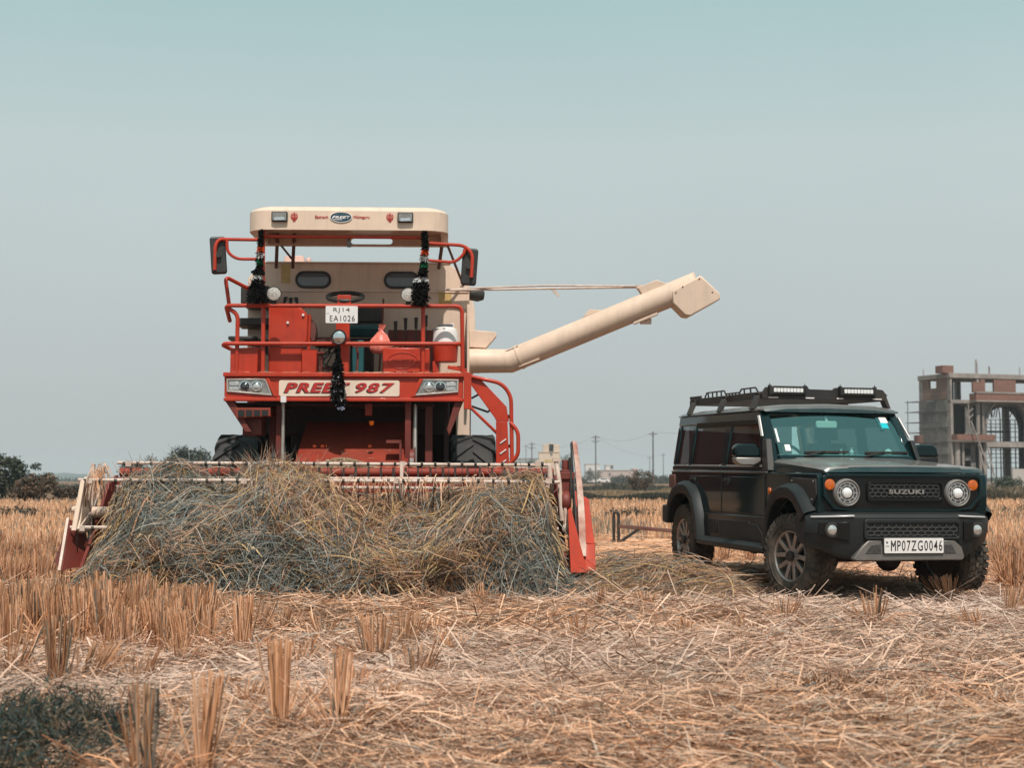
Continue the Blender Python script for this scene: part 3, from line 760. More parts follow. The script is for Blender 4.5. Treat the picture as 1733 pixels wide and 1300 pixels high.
    au.grid([ring(E0, E1 - E0, ra * 1.02), ring(E0 + Vector((0.18, -.02, 0)), E1 - E0, ra * 1.02), ring(E0 + Vector((0.1805, -.02, 0)), E1 - E0, ra), mr, ring(E1 + dirn * .12, dirn, ra), ring(E2, dirn, ra)], True, True)
    auo = au.build('unloading_tube', M['cream'], t, 0, 30)
    MB().lathe([(0.14, 0), (0.165, 0), (0.165, .025), (0.14, .025)], E0 + Vector((-.01, 0, 0)), (1, 0, 0), 32).build('tube_flange', M['dark'], auo)
    MB().lathe([(0.133, 0), (0.139, 0), (0.139, .02), (0.133, .02)], E1 + dirn * .10, dirn, 32, True).build('tube_seam', M['cream'], auo)
    nrm = dirn.cross(Vector((0, 1, 0))).normalized()          # points up/left of the tube when seen from the front
    if nrm.z < 0: nrm = -nrm
    fr_ = Vector((0, -1, 0))
    # strap ribs near the elbow, brackets above and below
    MB().bar(E1 + nrm * .115 + fr_ * .07 + dirn * -.02, E1 + nrm * .118 + fr_ * .07 + dirn * .14, .03, .012).bar(E1 - nrm * .10 + fr_ * .09 + dirn * .06, E1 - nrm * .105 + fr_ * .09 + dirn * .30, .035, .014).build('tube_strap', M['cream_b'], auo, .003)
    p = E1 + dirn * 1.62
    MB().hexa([p + nrm * .11 - dirn * .02 + fr_ * .05, p + nrm * .11 + dirn * .28 + fr_ * .05, p + nrm * .11 + dirn * .28 - fr_ * .06, p + nrm * .11 - dirn * .02 - fr_ * .06,
               p + nrm * .205 - dirn * .04 + fr_ * .05, p + nrm * .205 + dirn * .18 + fr_ * .05, p + nrm * .205 + dirn * .18 - fr_ * .06, p + nrm * .205 - dirn * .04 - fr_ * .06]).build('rod_bracket', M['cream'], auo, .006)
    p2 = E1 + dirn * 0.92
    MB().prism([(p2.x - .06, p2.z + .125), (p2.x + .02, p2.z + .215), (p2.x + .06, p2.z + .21), (p2.x + .16, p2.z + .205)], 'y', p2.y - .015, p2.y + .015).build('lifting_eye', M['cream'], auo, .004)
    p3 = E1 + dirn * 1.40
    MB().bar(p3 - nrm * .135, p3 - nrm * .135 + dirn * .28, .16, .03, up=nrm).obox(p3 - nrm * .165 + dirn * .13, (.12, .05, .06)).build('tube_foot', M['cream'], auo, .004)
    # discharge spout
    q0 = E2 - dirn * .14
    sp = [q0 + nrm * .02 - dirn * .16, q0 - nrm * .10 - dirn * .20, q0 - nrm * .27 - dirn * .13, q0 - nrm * .30 - dirn * .08, q0 - nrm * .255 + dirn * .28, q0 - nrm * .20 + dirn * .30, q0 + nrm * .06 + dirn * .185]
    d2 = Vector((0, .15, 0))
    sm = MB(); sm.grid([[a - d2 for a in sp], [a + d2 for a in sp]], True, True)
    spo = sm.build('spout', M['cream'], auo, .012)
    for a in (sp[6] - dirn * .03 - nrm * .03, sp[4] - dirn * .05 + nrm * .10, sp[0] + dirn * .03 - nrm * .03, sp[0] + dirn * .12):
        MB().cyl(a - d2 * 1.02, a - d2 * .98, .009, 8).build('rivet', M['maroon'], spo)
    MB().lathe([(0, 0), (.133, 0), (.140, .02), (0, .02)], E2, dirn, 30).build('tube_end', M['cream'], auo)
    # sticker on the elbow
    scc = E0 + Vector((.36, -ra - .012, .01))
    MB().box(scc.x - .09, scc.x + .09, scc.y - .002, scc.y + .004, scc.z - .055, scc.z + .035).build('warning_sticker', M['plate'], auo)
    MB().box(scc.x - .09, scc.x + .09, scc.y - .004, scc.y - .001, scc.z + .027, scc.z + .034).build('sticker_line', M['redink'], auo)
    MB().prism([(scc.x - .085, scc.z - .045), (scc.x - .03, scc.z - .045), (scc.x - .055, scc.z + .005)], 'y', scc.y - .004, scc.y - .001).build('sticker_mark', M['navy'], auo)
    rod = MB()
    a0 = Vector((0.95, 1.40, 3.050)); b0 = p + nrm * .20
    rod.tube([a0, b0 + Vector((.02, 0, 0))], .012, 8); rod.tube([a0 + Vector((.2, 0, .02)), b0 + Vector((-1.0, 0, .012)), b0 + Vector((0, 0, .01))], .010, 8)
    rod.bar(a0 + Vector((1.22, 0, .03)), a0 + Vector((1.30, 0, -.06)), .02, .03)
    rod.obox(b0, (.10, .05, .04)); rod.cyl(b0, b0 + Vector((.16, 0, .025)), .009, 8)
    rod.build('support_rod', M['pale'], t)
    MB().prism([(0.90, 3.06), (1.28, 3.075), (1.28, 3.035), (0.90, 3.045)], 'y', 1.38, 1.42).build('rod_arm', M['cream'], t)
    MB().lathe([(0, 0), (.07, 0), (.075, .10), (.05, .16), (0, .17)], (1.27, 1.55, 3.03), (1, .2, -.1), 18).build('horn', M['black'], t)
    # ---------------- ladder on the right
    ld = MB()
    ld.hexa([(1.26, .06, 1.98), (1.44, .06, 1.99), (1.44, .10, 1.99), (1.26, .10, 1.98), (1.20, .06, 2.02), (1.24, .06, 2.03), (1.24, .10, 2.03), (1.20, .10, 2.02)])
    ld.prism([(1.20, 2.015), (1.36, 1.985), (1.62, 1.71), (1.645, 1.56), (1.52, 1.56), (1.50, 1.60)], 'y', .06, .085)
    ld.prism([(1.515, 1.56), (1.63, 1.56), (1.655, .95), (1.515, .95)], 'y', .06, .085)
    ld.prism([(1.19, 1.68), (1.19, 2.06), (1.265, 2.04), (1.265, 1.68)], 'y', -.04, .06)
    ld.tube(fillet([(1.22, .05, 2.02), (1.57, .03, 1.945), (1.665, .03, 1.82), (1.675, .03, 1.10), (1.64, .03, .95)], .14), .021)
    ld.tube(fillet([(1.655, .02, 1.55), (1.735, .0, 1.46), (1.735, .0, 1.22), (1.655, .02, 1.14)], .07), .021)
    ld.tube([(1.24, .1, 1.72), (1.53, .1, 1.44)], .016)
    ldo = ld.build('ladder', M['red'], t, 0.004)
    for z in (1.36, 1.255, 1.15): MB().bar((1.555, .052, z - .02), (1.615, .052, z + .025), .012, .006, up=(0, 1, 0)).build('ladder_slot', M['white'], ldo)
    st2 = MB()
    for z in (1.6, 1.3, 1.0): st2.box(1.53, 1.66, .09, .5, z, z + .03)
    st2.build('ladder_step', M['red_dark'], ldo)
    MB().bar((1.27, .2, 1.72), (1.44, .2, 1.66), .03, .02).bar((1.27, .2, 1.80), (1.36, .2, 1.85), .02, .02).bar((1.44, .2, 1.66), (1.46, .2, 1.69), .02, .02).build('ladder_latch', M['black'], t)
    ag_wheel(t, 1.30, 1.2, 0.725, 0.735, 0.47)
    ag_wheel(t, -1.16, 1.2, 0.725, 0.735, 0.47)
    for x in (-0.9, 1.0): ag_wheel(t, x, 4.7, 0.45, 0.46, 0.30)
    # ---------------- header
    hd = MB()
    hd.box(-2.02, 2.02, -1.0, -0.96, 0.30, 1.0)
    hd.hexa([(-2.02, -2.0, .22), (2.02, -2.0, .22), (2.02, -.98, .28), (-2.02, -.98, .28), (-2.02, -2.0, .26), (2.02, -2.0, .26), (2.02, -.98, .32), (-2.02, -.98, .32)])
    hd.tube([(-2.0, -0.98, 1.045), (2.02, -0.98, 1.045)], .040, 14)
    hd.cyl((-1.95, -1.30, .52), (1.95, -1.30, .52), .16, 20)
    hdo = hd.build('cutting_header', M['red_worn'], t, 0.006)
    MB().tube([(-1.9, -1.1, .985), (1.9, -1.1, .975)], .022, 10).build('header_pipe', M['pale'], hdo)
    for k in range(34): MB().box(-1.9 + k * .115, -1.882 + k * .115, -1.03, -.94, 1.0, 1.09).build('tube_clamp', M['blackm'], hdo)
    # reel: bars with spring tines
    rc, rr, rest = Vector((0, -1.72, .69)), .43, MB()
    for a, xa, xb in ((97, -1.88, 1.93), (40, -2.13, 2.0), (-17, -2.17, 1.98), (-80, -2.1, 1.98), (215, -2.1, 1.98), (150, -1.95, 1.95)):
        y, z = rc.y - rr * math.cos(R(a)), rc.z + rr * math.sin(R(a))
        bo = MB().tube([(xa, y, z + .008), ((xa + xb) / 2, y + .005, z), (xb, y, z - .012)], .015, 8)
        for k in range(4): bo.obox((xa + .1 + (xb - xa - .2) * k / 3, y, z), (.05, .045, .045))
        b_ = bo.build('reel_bar', M['pale'], hdo)
        for k in range(32):
            x = xa + .06 + (xb - xa - .12) * k / 31
            ti = MB() if a in (97, 40) else rest
            ti.tube([(x, y, z), (x, y - .012, z - .09), (x + .004, y + .01, z - .22)], .0035, 5)
            ti.obox((x, y, z), (.022, .036, .036))
            if a in (97, 40): ti.build('tine', M['blackm'], hdo, 0, 0)
    tag(rest.build('lower_tines', M['blackm'], hdo, 0, 0), kind='stuff')
    MB().tube([(-2.2, rc.y, rc.z), (2.0, rc.y, rc.z)], .05, 18).build('reel_shaft', M['cream'], hdo)
    for x in (-2.09, -.72, .62, 1.93):
        sp_ = MB()
        for a in (97, 40, -17, -80, 215, 150):
            y, z = rc.y - rr * math.cos(R(a)), rc.z + rr * math.sin(R(a))
            sp_.bar((x, rc.y, rc.z), (x, y, z), .05, .03, up=(1, 0, 0))
        sp_.build('reel_spoke', M['pale'], hdo, .003)
    # left end plate of the reel
    ep = MB()
    prof = [(-1.50, 1.02), (-1.92, 1.0), (-2.05, .95), (-2.06, .80), (-2.10, .65), (-2.17, .56), (-2.10, .52), (-1.50, .52)]
    ep.prism(prof, 'x', -2.11, -2.085)
    ep.hexa([(-2.15, -2.19, .545), (-2.105, -2.19, .545), (-2.105, -2.05, .56), (-2.15, -2.05, .56), (-2.105, -2.07, .97), (-2.07, -2.07, .97), (-2.07, -2.03, .97), (-2.105, -2.03, .97)])
    ep.build('reel_end_plate', M['cream'], hdo, .006)
    MB().lathe([(0, 0), (.035, 0), (.04, .03), (.02, .07), (0, .075)], (-2.13, -1.95, .72), (-1, 0, 0), 14).build('shaft_cap', M['cream'], hdo)
    # side walls and crop dividers
    for sg in (-1, 1):
        MB().prism([(-.95, .25), (-.95, 1.02), (-1.3, .95), (-1.9, .50), (-2.35, .22)], 'x', sg * 2.02, sg * 2.05).build('header_side', M['red_dark'], hdo, .004)  # dark red stands for the shadow between reel plate and divider
    dl = MB().hexa([(-2.27, -2.25, .29), (-2.16, -2.45, .225), (-1.99, -2.1, .26), (-2.15, -1.6, .26), (-2.21, -2.0, .635), (-2.20, -2.02, .64), (-2.08, -1.9, .45), (-2.14, -1.7, .55)])
    dlo = dl.build('crop_divider', M['red_dark'], hdo, .006)  # darker red than the right divider, painting in shade on its inward face
    MB().bar((-2.215, -2.03, .65), (-2.175, -2.46, .225), .022, .014).build('divider_edge', M['pale'], dlo)
    dr = MB()
    dr.grid([[(2.10, -1.4, .22), (2.31, -1.45, .22), (2.31, -1.40, .80), (2.18, -1.4, .88)], [(2.055, -2.46, .215), (2.275, -2.40, .215), (2.285, -2.21, .43), (2.10, -2.23, .43)],
             [(2.07, -2.44, .235), (2.27, -2.38, .235), (2.282, -2.19, .44), (2.12, -2.20, .44)], [(2.12, -2.20, .44), (2.282, -2.19, .44), (2.245, -1.75, .80), (2.19, -1.72, .87)]], True, True)
    dr.hexa([(2.05, -2.55, .20), (2.20, -2.45, .20), (2.18, -2.1, .22), (2.07, -2.1, .22), (2.055, -2.2, .72), (2.08, -2.2, .74), (2.10, -2.0, .70), (2.06, -2.0, .70)])
    dro = dr.build('crop_divider', M['red'], hdo, .006)
    bd = []
    for q in range(13):
        f = q / 12; x = 2.168 - .008 * f + .012 * math.sin(math.pi * f); y = -2.37 + .70 * f - .05 * math.sin(math.pi * f); z = .33 + .995 * f; w = .030 - .010 * f * f
        bd.append([(x - w, y, z), (x + w, y + .01, z - .01 * f), (x + w, y + .07, z - .02), (x - w, y + .07, z)])
    MB().grid(bd, True, True).build('divider_board', M['board'], hdo, .004)
    MB().hexa([(2.118, -2.36, .36), (2.131, -2.36, .36), (2.131, -2.26, .36), (2.118, -2.26, .36), (2.125, -1.69, 1.31), (2.136, -1.69, 1.32), (2.136, -1.60, 1.30), (2.125, -1.60, 1.30)]).build('rubber_edge', M['rubber'], hdo)
    dv = MB()
    dv.box(2.02, 2.10, -1.9, -1.6, .62, 1.06); dv.lathe([(.09, 0), (.10, .02), (.10, .05), (.09, .07), (0, .07)], (2.02, -1.95, .78), (1, 0, 0), 20); dv.box(2.0, 2.14, -1.92, -1.88, .98, 1.04)
    dv.cyl((2.06, -1.85, 1.0), (2.06, -1.85, 1.15), .03, 10)
    dv.build('reel_drive', M['red_dark'], hdo, .005)
    MB().tube([(2.02, -2.02, .62), (2.0, -1.98, .95), (1.975, -1.9, 1.15)], .020, 10).tube([(1.92, -2.0, .95), (1.915, -1.98, 1.10)], .022, 10).obox((1.98, -1.92, 1.15), (.07, .04, .03)).build('reel_lift_ram', M['pale'], hdo)
    MB().tube([(2.075, -1.98, .45), (2.10, -1.98, .85), (2.11, -1.9, 1.20)], .008, 6).lathe([(0, 0), (.014, 0), (.014, .15), (0, .15)], (2.10, -1.88, 1.02), (0, 0, 1), 8).build('drive_chain', M['blackm'], hdo)
    MB().lathe([(.05, 0), (.055, .05), (.02, .09), (0, .1)], (2.07, -2.0, .55), (0, -1, 0), 16).hexa([(2.04, -2.05, .55), (2.09, -2.05, .55), (2.09, -2.0, .55), (2.04, -2.0, .55), (2.03, -2.03, .82), (2.04, -2.03, .82), (2.04, -2.0, .82), (2.03, -2.0, .82)]).build('chain_tensioner', M['pale'], hdo, .004)
    kb = MB()
    for k in range(52): kb.prism([(-1.98 + k * .077, -2.0), (-1.925 + k * .077, -2.0), (-1.952 + k * .077, -2.10)], 'z', .225, .245)
    kb.build('cutter_bar', M['steel'], hdo)
    return t
combine = build_combine()
CM = Matrix.Translation(CMB_LOC) @ Matrix.Rotation(CMB_RZ, 4, 'Z')
def cw(x, y, z): return CM @ Vector((x, y, z))

# ---- things lying or hanging on the machine
jg = thing('water_jug', cw(1.005, 0.30, 2.366), CMB_RZ, 'white insulated water jug with a grey lid standing on the red canister of the harvester', 'jug')
MB().lathe([(0, 0), (.134, 0), (.130, .02), (.122, .12), (.112, .145), (.082, .165), (0, .167)], (0, 0, 0), (0, 0, 1), 32).build('jug_body', M['white'], jg)
MB().lathe([(0, .166), (.075, .166), (.075, .190), (.068, .194), (0, .194)], (0, 0, 0), (0, 0, 1), 28).build('jug_lid', M['grey'], jg)
MB().bar((-.13, -.05, .140), (.0, -.11, .142), .022, .014).build('jug_handle', M['grey'], jg, .003)
def bag(name, c, sx, sy, sz, m, label, cat, seed):
    g = np.random.RandomState(seed)
    rows = []
    for i, (f, w) in enumerate(((0, .55), (.08, 1.0), (.28, 1.12), (.46, .86), (.64, .5), (.80, .2), (.86, .13), (1.0, .34))):
        rows.append([(math.cos(a) * sx * w * (1 + .22 * math.sin(5 * a + i)) + g.randn() * .012 + .02 * f, math.sin(a) * sy * w + g.randn() * .005, f * sz) for a in np.linspace(0, 2 * math.pi, 19)[:-1]])
    o = MB().grid(rows, True, True).build(name, m, None, 0, 60)
    o.location = c; o.rotation_euler = (0, 0, CMB_RZ)
    return tag(o, label, cat)
bag('plastic_bag', cw(.325, .52, 2.28), .095, .07, .30, M['pink'], 'knotted pink plastic bag hanging beside the teal seat of the harvester', 'bag', 3)
b_ = MB().hexa([(-.13, -.1, 0), (.12, -.1, 0), (.12, .1, 0), (-.13, .1, 0), (-.12, -.08, .11), (.09, -.08, .115), (.09, .08, .115), (-.12, .08, .11)]).lathe([(0, 0), (.045, 0), (.045, .05), (0, .05)], (.12, 0, .06), (1, 0, 0), 12)
b_ = b_.build('bundle', mat('pale_pink_cloth', (.55, .36, .31), .8, var=.2), None, .015)
b_.location = cw(-.68, 1.9, 3.372); b_.rotation_euler = (0, 0, CMB_RZ)
tag(b_, 'pale pink wrapped bundle lying on top of the cream grain tank', 'bundle')

def tassel(label, pts, knots, seed):
    """pts: (x, y, z, radius) down the cord; knots: (z0, z1, colour)"""
    g = np.random.RandomState(seed)
    pts = np.array(pts, float); zs = pts[:, 2]
    n = int(260 * (zs[0] - zs[-1]) / .1 * .9)
    z = g.uniform(zs[-1] - .01, zs[0], n)
    f = lambda k: np.interp(z, zs[::-1], pts[::-1, k])
    r_ = f(3) * np.sqrt(g.rand(n)) ; a = g.rand(n) * 2 * np.pi
    c = np.stack([f(0) + r_ * np.cos(a), f(1) + r_ * np.sin(a) * .8, z], -1)
    d = norm(np.stack([np.cos(a), np.sin(a), -0.6 + g.randn(n) * .5], -1) + g.randn(n, 3) * .4) * (.012 + .018 * g.rand(n, 1)) * np.clip(f(3) / .05, .5, 1.2)[:, None]
    P = np.stack([c - d, c + d], 1)
    col = np.full((n, 3), .006) * (0.6 + .9 * g.rand(n, 1))
    for z0, z1, cc in knots:
        m = (z > z0) & (z < z1); col[m] = np.array(cc) * (.7 + .5 * g.rand(m.sum(), 1))
    V, F, k = ribbons(P, np.full(n, .012), norm(g.randn(n, 3)))
    o = np_mesh('tassel', V, F, np.repeat(col, k, 0), M['fuzz'])
    o.matrix_world = CM
    return tag(o, label, 'tassel', 'tassels hung on the harvester')
KN = [(3.245, 3.295, (.55, .07, .015)), (3.18, 3.235, (.42, .40, .38)), (3.115, 3.16, (.008, .09, .04)), (2.975, 3.01, (.50, .50, .50))]
tassel('long black yarn tassel with coloured knots on the left canopy post, by the left lamp', [(-.838, -.05, 3.47, .022), (-.842, -.06, 3.30, .030), (-.845, -.06, 3.18, .035), (-.85, -.06, 3.09, .03), (-.86, -.06, 3.05, .055), (-.86, -.06, 3.0, .035), (-.865, -.06, 2.97, .055), (-.865, -.07, 2.90, .075), (-.87, -.07, 2.80, .105), (-.87, -.07, 2.745, .10)], KN, 11)
tassel('long black yarn tassel with coloured knots on the right canopy post, by the right lamp', [(.79, -.05, 3.47, .03), (.80, -.06, 3.30, .032), (.79, -.06, 3.18, .038), (.785, -.06, 3.09, .035), (.775, -.06, 3.05, .05), (.77, -.06, 3.0, .045), (.76, -.06, 2.97, .06), (.755, -.07, 2.90, .075), (.755, -.07, 2.80, .085), (.75, -.07, 2.72, .075)], [(z0 - .02, z1 - .02, c) for z0, z1, c in KN], 12)
tassel('black tassel with small glittering flecks hanging down over the name plate', [(-.06, -.09, 2.31, .018), (-.06, -.09, 2.20, .022), (-.062, -.09, 2.10, .05), (-.065, -.09, 2.0, .045), (-.055, -.09, 1.93, .055), (-.06, -.09, 1.83, .075), (-.05, -.09, 1.77, .06), (-.035, -.09, 1.70, .035), (-.03, -.09, 1.645, .012)],
       [(1.668, 1.70, (.45, .5, .62)), (1.716, 1.722, (.6, .6, .65)), (1.775, 1.782, (.55, .5, .5)), (1.85, 1.856, (.5, .5, .55)), (1.93, 1.934, (.5, .3, .3)), (2.0, 2.004, (.6, .6, .6)), (1.96, 1.963, (.5, .5, .6))], 13)
# ---------------------------------------------------------------- off-road car
def arch(yc, r, t0, t1, n=14, zc=0.36):
    return [(yc + r * math.cos(R(t0 + (t1 - t0) * k / n)), zc + r * math.sin(R(t0 + (t1 - t0) * k / n))) for k in range(n + 1)]

def hexnet(mb, x0, x1, z0, z1, y, cw, ch, bar, dep):
    """honeycomb bars filling a rectangle"""
    seen = set()
    nx, nz = int((x1 - x0) / cw) + 2, int((z1 - z0) / (ch * 0.75)) + 2
    for j in range(-1, nz):
        for i in range(-1, nx):
            cx = x0 + cw * (i + 0.5 * (j % 2)); cz = z0 + ch * 0.75 * j
            pts = [(cx - cw / 2, cz - ch / 4), (cx, cz - ch / 2), (cx + cw / 2, cz - ch / 4), (cx + cw / 2, cz + ch / 4)]
            for a, b in zip(pts[:-1], pts[1:]):
                k = (round(a[0] + b[0], 4), round(a[1] + b[1], 4))
                if k in seen: continue
                seen.add(k)
                ok = all(x0 - 1e-6 <= p[0] <= x1 + 1e-6 and z0 - 1e-6 <= p[1] <= z1 + 1e-6 for p in (a, b))
                if ok: mb.bar((a[0], y, a[1]), (b[0], y, b[1]), bar, dep, up=(0, 1, 0))

def car_wheel(parent, x, y, z, sgn, steer):
    """sgn -1: outer face looks to -X"""
    def place(o):
        o.location = (x, y, z); o.rotation_euler = (0, 0, steer)
        o.scale = (sgn, 1, 1)
    w = thing_part = bpy.data.objects.new('wheel', None)
    COL.objects.link(w); w.parent = parent; place(w)
    # local: +X is outward, tyre width 0.21 from -0.21 to 0
    mb = MB()
    ro, ri = 0.350, 0.205
    mb.lathe([(ri, -0.205), (ri + 0.02, -0.215), (0.27, -0.222), (0.315, -0.215), (0.338, -0.195), (0.343, -0.105), (0.338, -0.015),
              (0.315, 0.005), (0.27, 0.012), (ri + 0.02, 0.006), (ri, -0.008)], (0, 0, 0), (1, 0, 0), 56)
    for k in range(34):
        for row, (xa, xb, off, h) in enumerate(((-0.205, -0.150, 0, 0.352), (-0.138, -0.110, 0.5, 0.355), (-0.098, -0.070, 0.15, 0.355), (-0.058, -0.002, 0.6, 0.352))):
            a0 = 2 * math.pi * (k + off) / 34; a1 = a0 + 2 * math.pi * 0.60 / 34
            tw = 0.03 * (1 if row % 2 else -1)
            ps = []
            for rr in (0.325, h):
                ps += [(xa, rr * math.cos(a0), rr * math.sin(a0)), (xb, rr * math.cos(a0 + tw), rr * math.sin(a0 + tw)),
                       (xb, rr * math.cos(a1 + tw), rr * math.sin(a1 + tw)), (xa, rr * math.cos(a1), rr * math.sin(a1))]
            mb.hexa(ps)
        a0 = 2 * math.pi * (k + 0.6) / 34; a1 = a0 + 2 * math.pi * 0.55 / 34
        ps = []
        for xx in (-0.002, 0.012):
            ps += [(xx, 0.292 * math.cos(a0), 0.292 * math.sin(a0)), (xx, 0.292 * math.cos(a1), 0.292 * math.sin(a1)),
                   (xx - 0.008, 0.343 * math.cos(a1), 0.343 * math.sin(a1)), (xx - 0.008, 0.343 * math.cos(a0), 0.343 * math.sin(a0))]
        mb.hexa(ps)
    mb.lathe([(0.248, 0.008), (0.254, 0.016), (0.260, 0.008)], (0, 0, 0), (1, 0, 0), 48)
    mb.build('tyre', M['rubber_mud'], w, 0.0, 28)
    rm = MB()
    rm.lathe([(0.190, -0.20), (0.190, -0.03), (0.196, -0.012), (0.207, -0.004), (0.210, -0.010), (0.205, -0.022), (0.205, -0.20)], (0, 0, 0), (1, 0, 0), 48)
    for k in range(5):
        for d in (-1, 1):
            a = 2 * math.pi * k / 5 + 0.35
            ai, ao = a + d * 0.20, a + d * 0.34
            n_in = Vector((0, math.cos(ai), math.sin(ai))); n_out = Vector((0, math.cos(ao), math.sin(ao)))
            p0, p1 = n_in * 0.055, n_out * 0.196
            t = Vector((0, -math.sin(a), math.cos(a)))
            ps = []
            for xx in (-0.055, -0.016):
                o = Vector((xx + (0.0 if xx < -0.03 else -0.012), 0, 0)); o1 = Vector((xx + 0.004, 0, 0))
                ps += [p0 - t * 0.020 + o, p0 + t * 0.020 + o, p1 + t * 0.019 + o1, p1 - t * 0.019 + o1]
            rm.hexa(ps)
    rm.lathe([(0.0, -0.05), (0.075, -0.05), (0.075, -0.026), (0.0, -0.026)], (0, 0, 0), (1, 0, 0), 24)
    for k in range(5):
        a = 2 * math.pi * (k + .5) / 5 + 0.35
        c = Vector((-0.026, 0.056 * math.cos(a), 0.056 * math.sin(a)))
        rm.cyl(c, c + Vector((0.012, 0, 0)), 0.009, 6)
    rm.build('rim', M['alloy'], w, 0.003, 30)
    hb = MB().lathe([(0.0, -0.03), (0.042, -0.03), (0.042, 0.0), (0.036, 0.007), (0.0, 0.007)], (0, 0, 0), (1, 0, 0), 24)
    hb.build('hub_cap', M['black'], w)
    bk = MB().lathe([(0.0, -0.19), (0.185, -0.19), (0.185, -0.185), (0.0, -0.185)], (0, 0, 0), (1, 0, 0), 32)
    bk.lathe([(0.03, -0.12), (0.15, -0.12), (0.15, -0.10), (0.03, -0.10)], (0, 0, 0), (1, 0, 0), 32)
    bk.build('brake_disc', M['blackm'], w)
    return w

def build_suv():
    t = thing('off_road_car', (3.0025, 12.90, 0.0), 0, 'black green off-road car with a roof rack parked in the straw on the right', 'car',
              rot=(R(0.713), R(0.332), R(12.64)))
    t.rotation_mode = 'XYZ'
    HW = 0.735
    # ---- lower body with wheel arches
    prof = [(-0.52, 0.56), (-0.575, 0.78), (-0.575, 0.985), (-0.55, 1.03), (0.45, 1.03), (3.03, 1.03), (3.06, 0.99), (3.06, 0.56), (2.98, 0.50)]
    prof += arch(2.52, 0.46, 14, 166) + [(2.06, 0.40), (0.37, 0.40)] + arch(-0.08, 0.455, 10, 166)
    b = MB()
    for sg in (-1, 1):
        b.prism(prof, 'x', sg * HW, sg * 0.50)
    b.box(-0.50, 0.50, -0.57, 3.05, 0.60, 1.025)
    body = b.build('body', M['paint'], t, 0.018, 32, 3)
    # waist crease along the side, its highlight put in with a paler paint
    for sg in (-1, 1):
        MB().prism([(0.47, 1.018), (3.03, 1.012), (3.03, 1.028), (0.47, 1.036)], 'x', sg * 0.728, sg * 0.744).build('waist_crease_highlight', M['hoodp'], t, 0.005)
    # ---- hood
    ys = [(-0.605, 1.050), (-0.600, 1.072), (-0.585, 1.084), (-0.45, 1.095), (-0.1, 1.117), (0.2, 1.135), (0.44, 1.148)]
    rows = []
    for y, zc in ys:
        h = 0.690 if y > -0.59 else 0.675
        pr = [(-h, min(zc, 1.033)), (-h, zc - 0.030), (-h + 0.035, zc - 0.006), (-0.50, zc), (-0.475, zc + 0.010), (0, zc + 0.016)]
        if y < -0.603: pr = [(-h, 1.036), (-h, zc - 0.014), (-h + 0.035, zc - 0.01), (-0.50, zc - 0.01), (-0.475, zc - 0.008), (0, zc - 0.006)]
        rows.append([(x, y, z) for x, z in pr] + [(-x, y, z) for x, z in reversed(pr[:-1])])
    hd = MB().grid(rows)
    hd.grid([[(p[0], p[1], p[2]) for p in rows[0]], [(p[0], p[1] + 0.012, 1.034) for p in rows[0]]])
    hd.build('hood', M['hoodp'], t, 0, 28)
    # ---- front panel, grille and lamps
    FY = -0.600
    pan = [(-0.68, 0.86), (-0.60, 0.765), (-0.45, 0.748), (0.42, 0.748), (0.56, 0.765), (0.645, 0.86), (0.645, 0.985), (0.62, 1.006), (-0.655, 1.006), (-0.68, 0.985)]
    rim_ = [(-0.705, 0.85), (-0.615, 0.745), (-0.46, 0.727), (0.43, 0.727), (0.575, 0.745), (0.67, 0.85), (0.67, 1.0), (0.64, 1.03), (-0.675, 1.03), (-0.705, 1.0)]
    MB().ringplate(rim_, pan, 'y', FY - 0.014, -0.55).build('front_surround', M['paint'], t, 0.006)
    gp = MB().prism(pan, 'y', FY, -0.55).build('grille_panel', M['gloss'], t)
    go, gi_ = rrect(-0.335, 0.325, 0.808, 0.965, 0.035), rrect(-0.318, 0.308, 0.832, 0.956, 0.028)
    MB().ringplate(go, gi_, 'y', FY - 0.022, FY + 0.004).build('grille_frame', M['gloss'], gp, 0.004)
    MB().box(-0.32, 0.31, FY - 0.002, FY + 0.003, 0.83, 0.957).build('grille_back', M['ink'], gp)
    n_ = MB(); hexnet(n_, -0.316, 0.306, 0.835, 0.953, FY - 0.010, 0.050, 0.040, 0.0055, 0.012)
    n_.build('grille_mesh', M['mesh'], gp)
    text('SUZUKI', -0.153, 0.150, 0.869, 0.905, FY - 0.020, M['silver'], gp, 'grille_lettering', 0, 0.035, 0.008, 1.12)
    for cx in (-0.507, 0.452):
        h = MB()
        h.lathe([(0.114, 0.0), (0.110, 0.018), (0.100, 0.030), (0.095, 0.028), (0.093, 0.0)], (cx, FY, 0.877), (0, -1, 0), 40)
        hl = h.build('headlight', M['silver'], t, 0, 40)
        r_ = MB()
        MB().lathe([(0.0, 0.003), (0.094, 0.003)], (cx, FY, 0.877), (0, -1, 0), 40).build('lamp_bowl', M['lensdk'], hl, 0, 40)
        r_.lathe([(0.088, 0.006), (0.086, 0.022), (0.080, 0.022), (0.078, 0.006)], (cx, FY, 0.877), (0, -1, 0), 40)
        r_.lathe([(0.064, 0.006), (0.061, 0.018), (0.056, 0.018), (0.054, 0.006)], (cx, FY, 0.877), (0, -1, 0), 40)
        for k in range(10):
            a = 2 * math.pi * k / 10
            d = Vector((math.cos(a), 0, math.sin(a)))
            c0 = Vector((cx, FY - 0.012, 0.877))
            r_.bar(c0 + d * 0.05, c0 + d * 0.084, 0.007, 0.012, up=(0, 1, 0))
        r_.build('reflector', M['lens'], hl, 0, 30)
        MB().lathe([(0.042, 0.006), (0.042, 0.020), (0.036, 0.030), (0.020, 0.038), (0.0, 0.040)], (cx, FY, 0.877), (0, -1, 0), 28).build('projector', M['led'], hl)
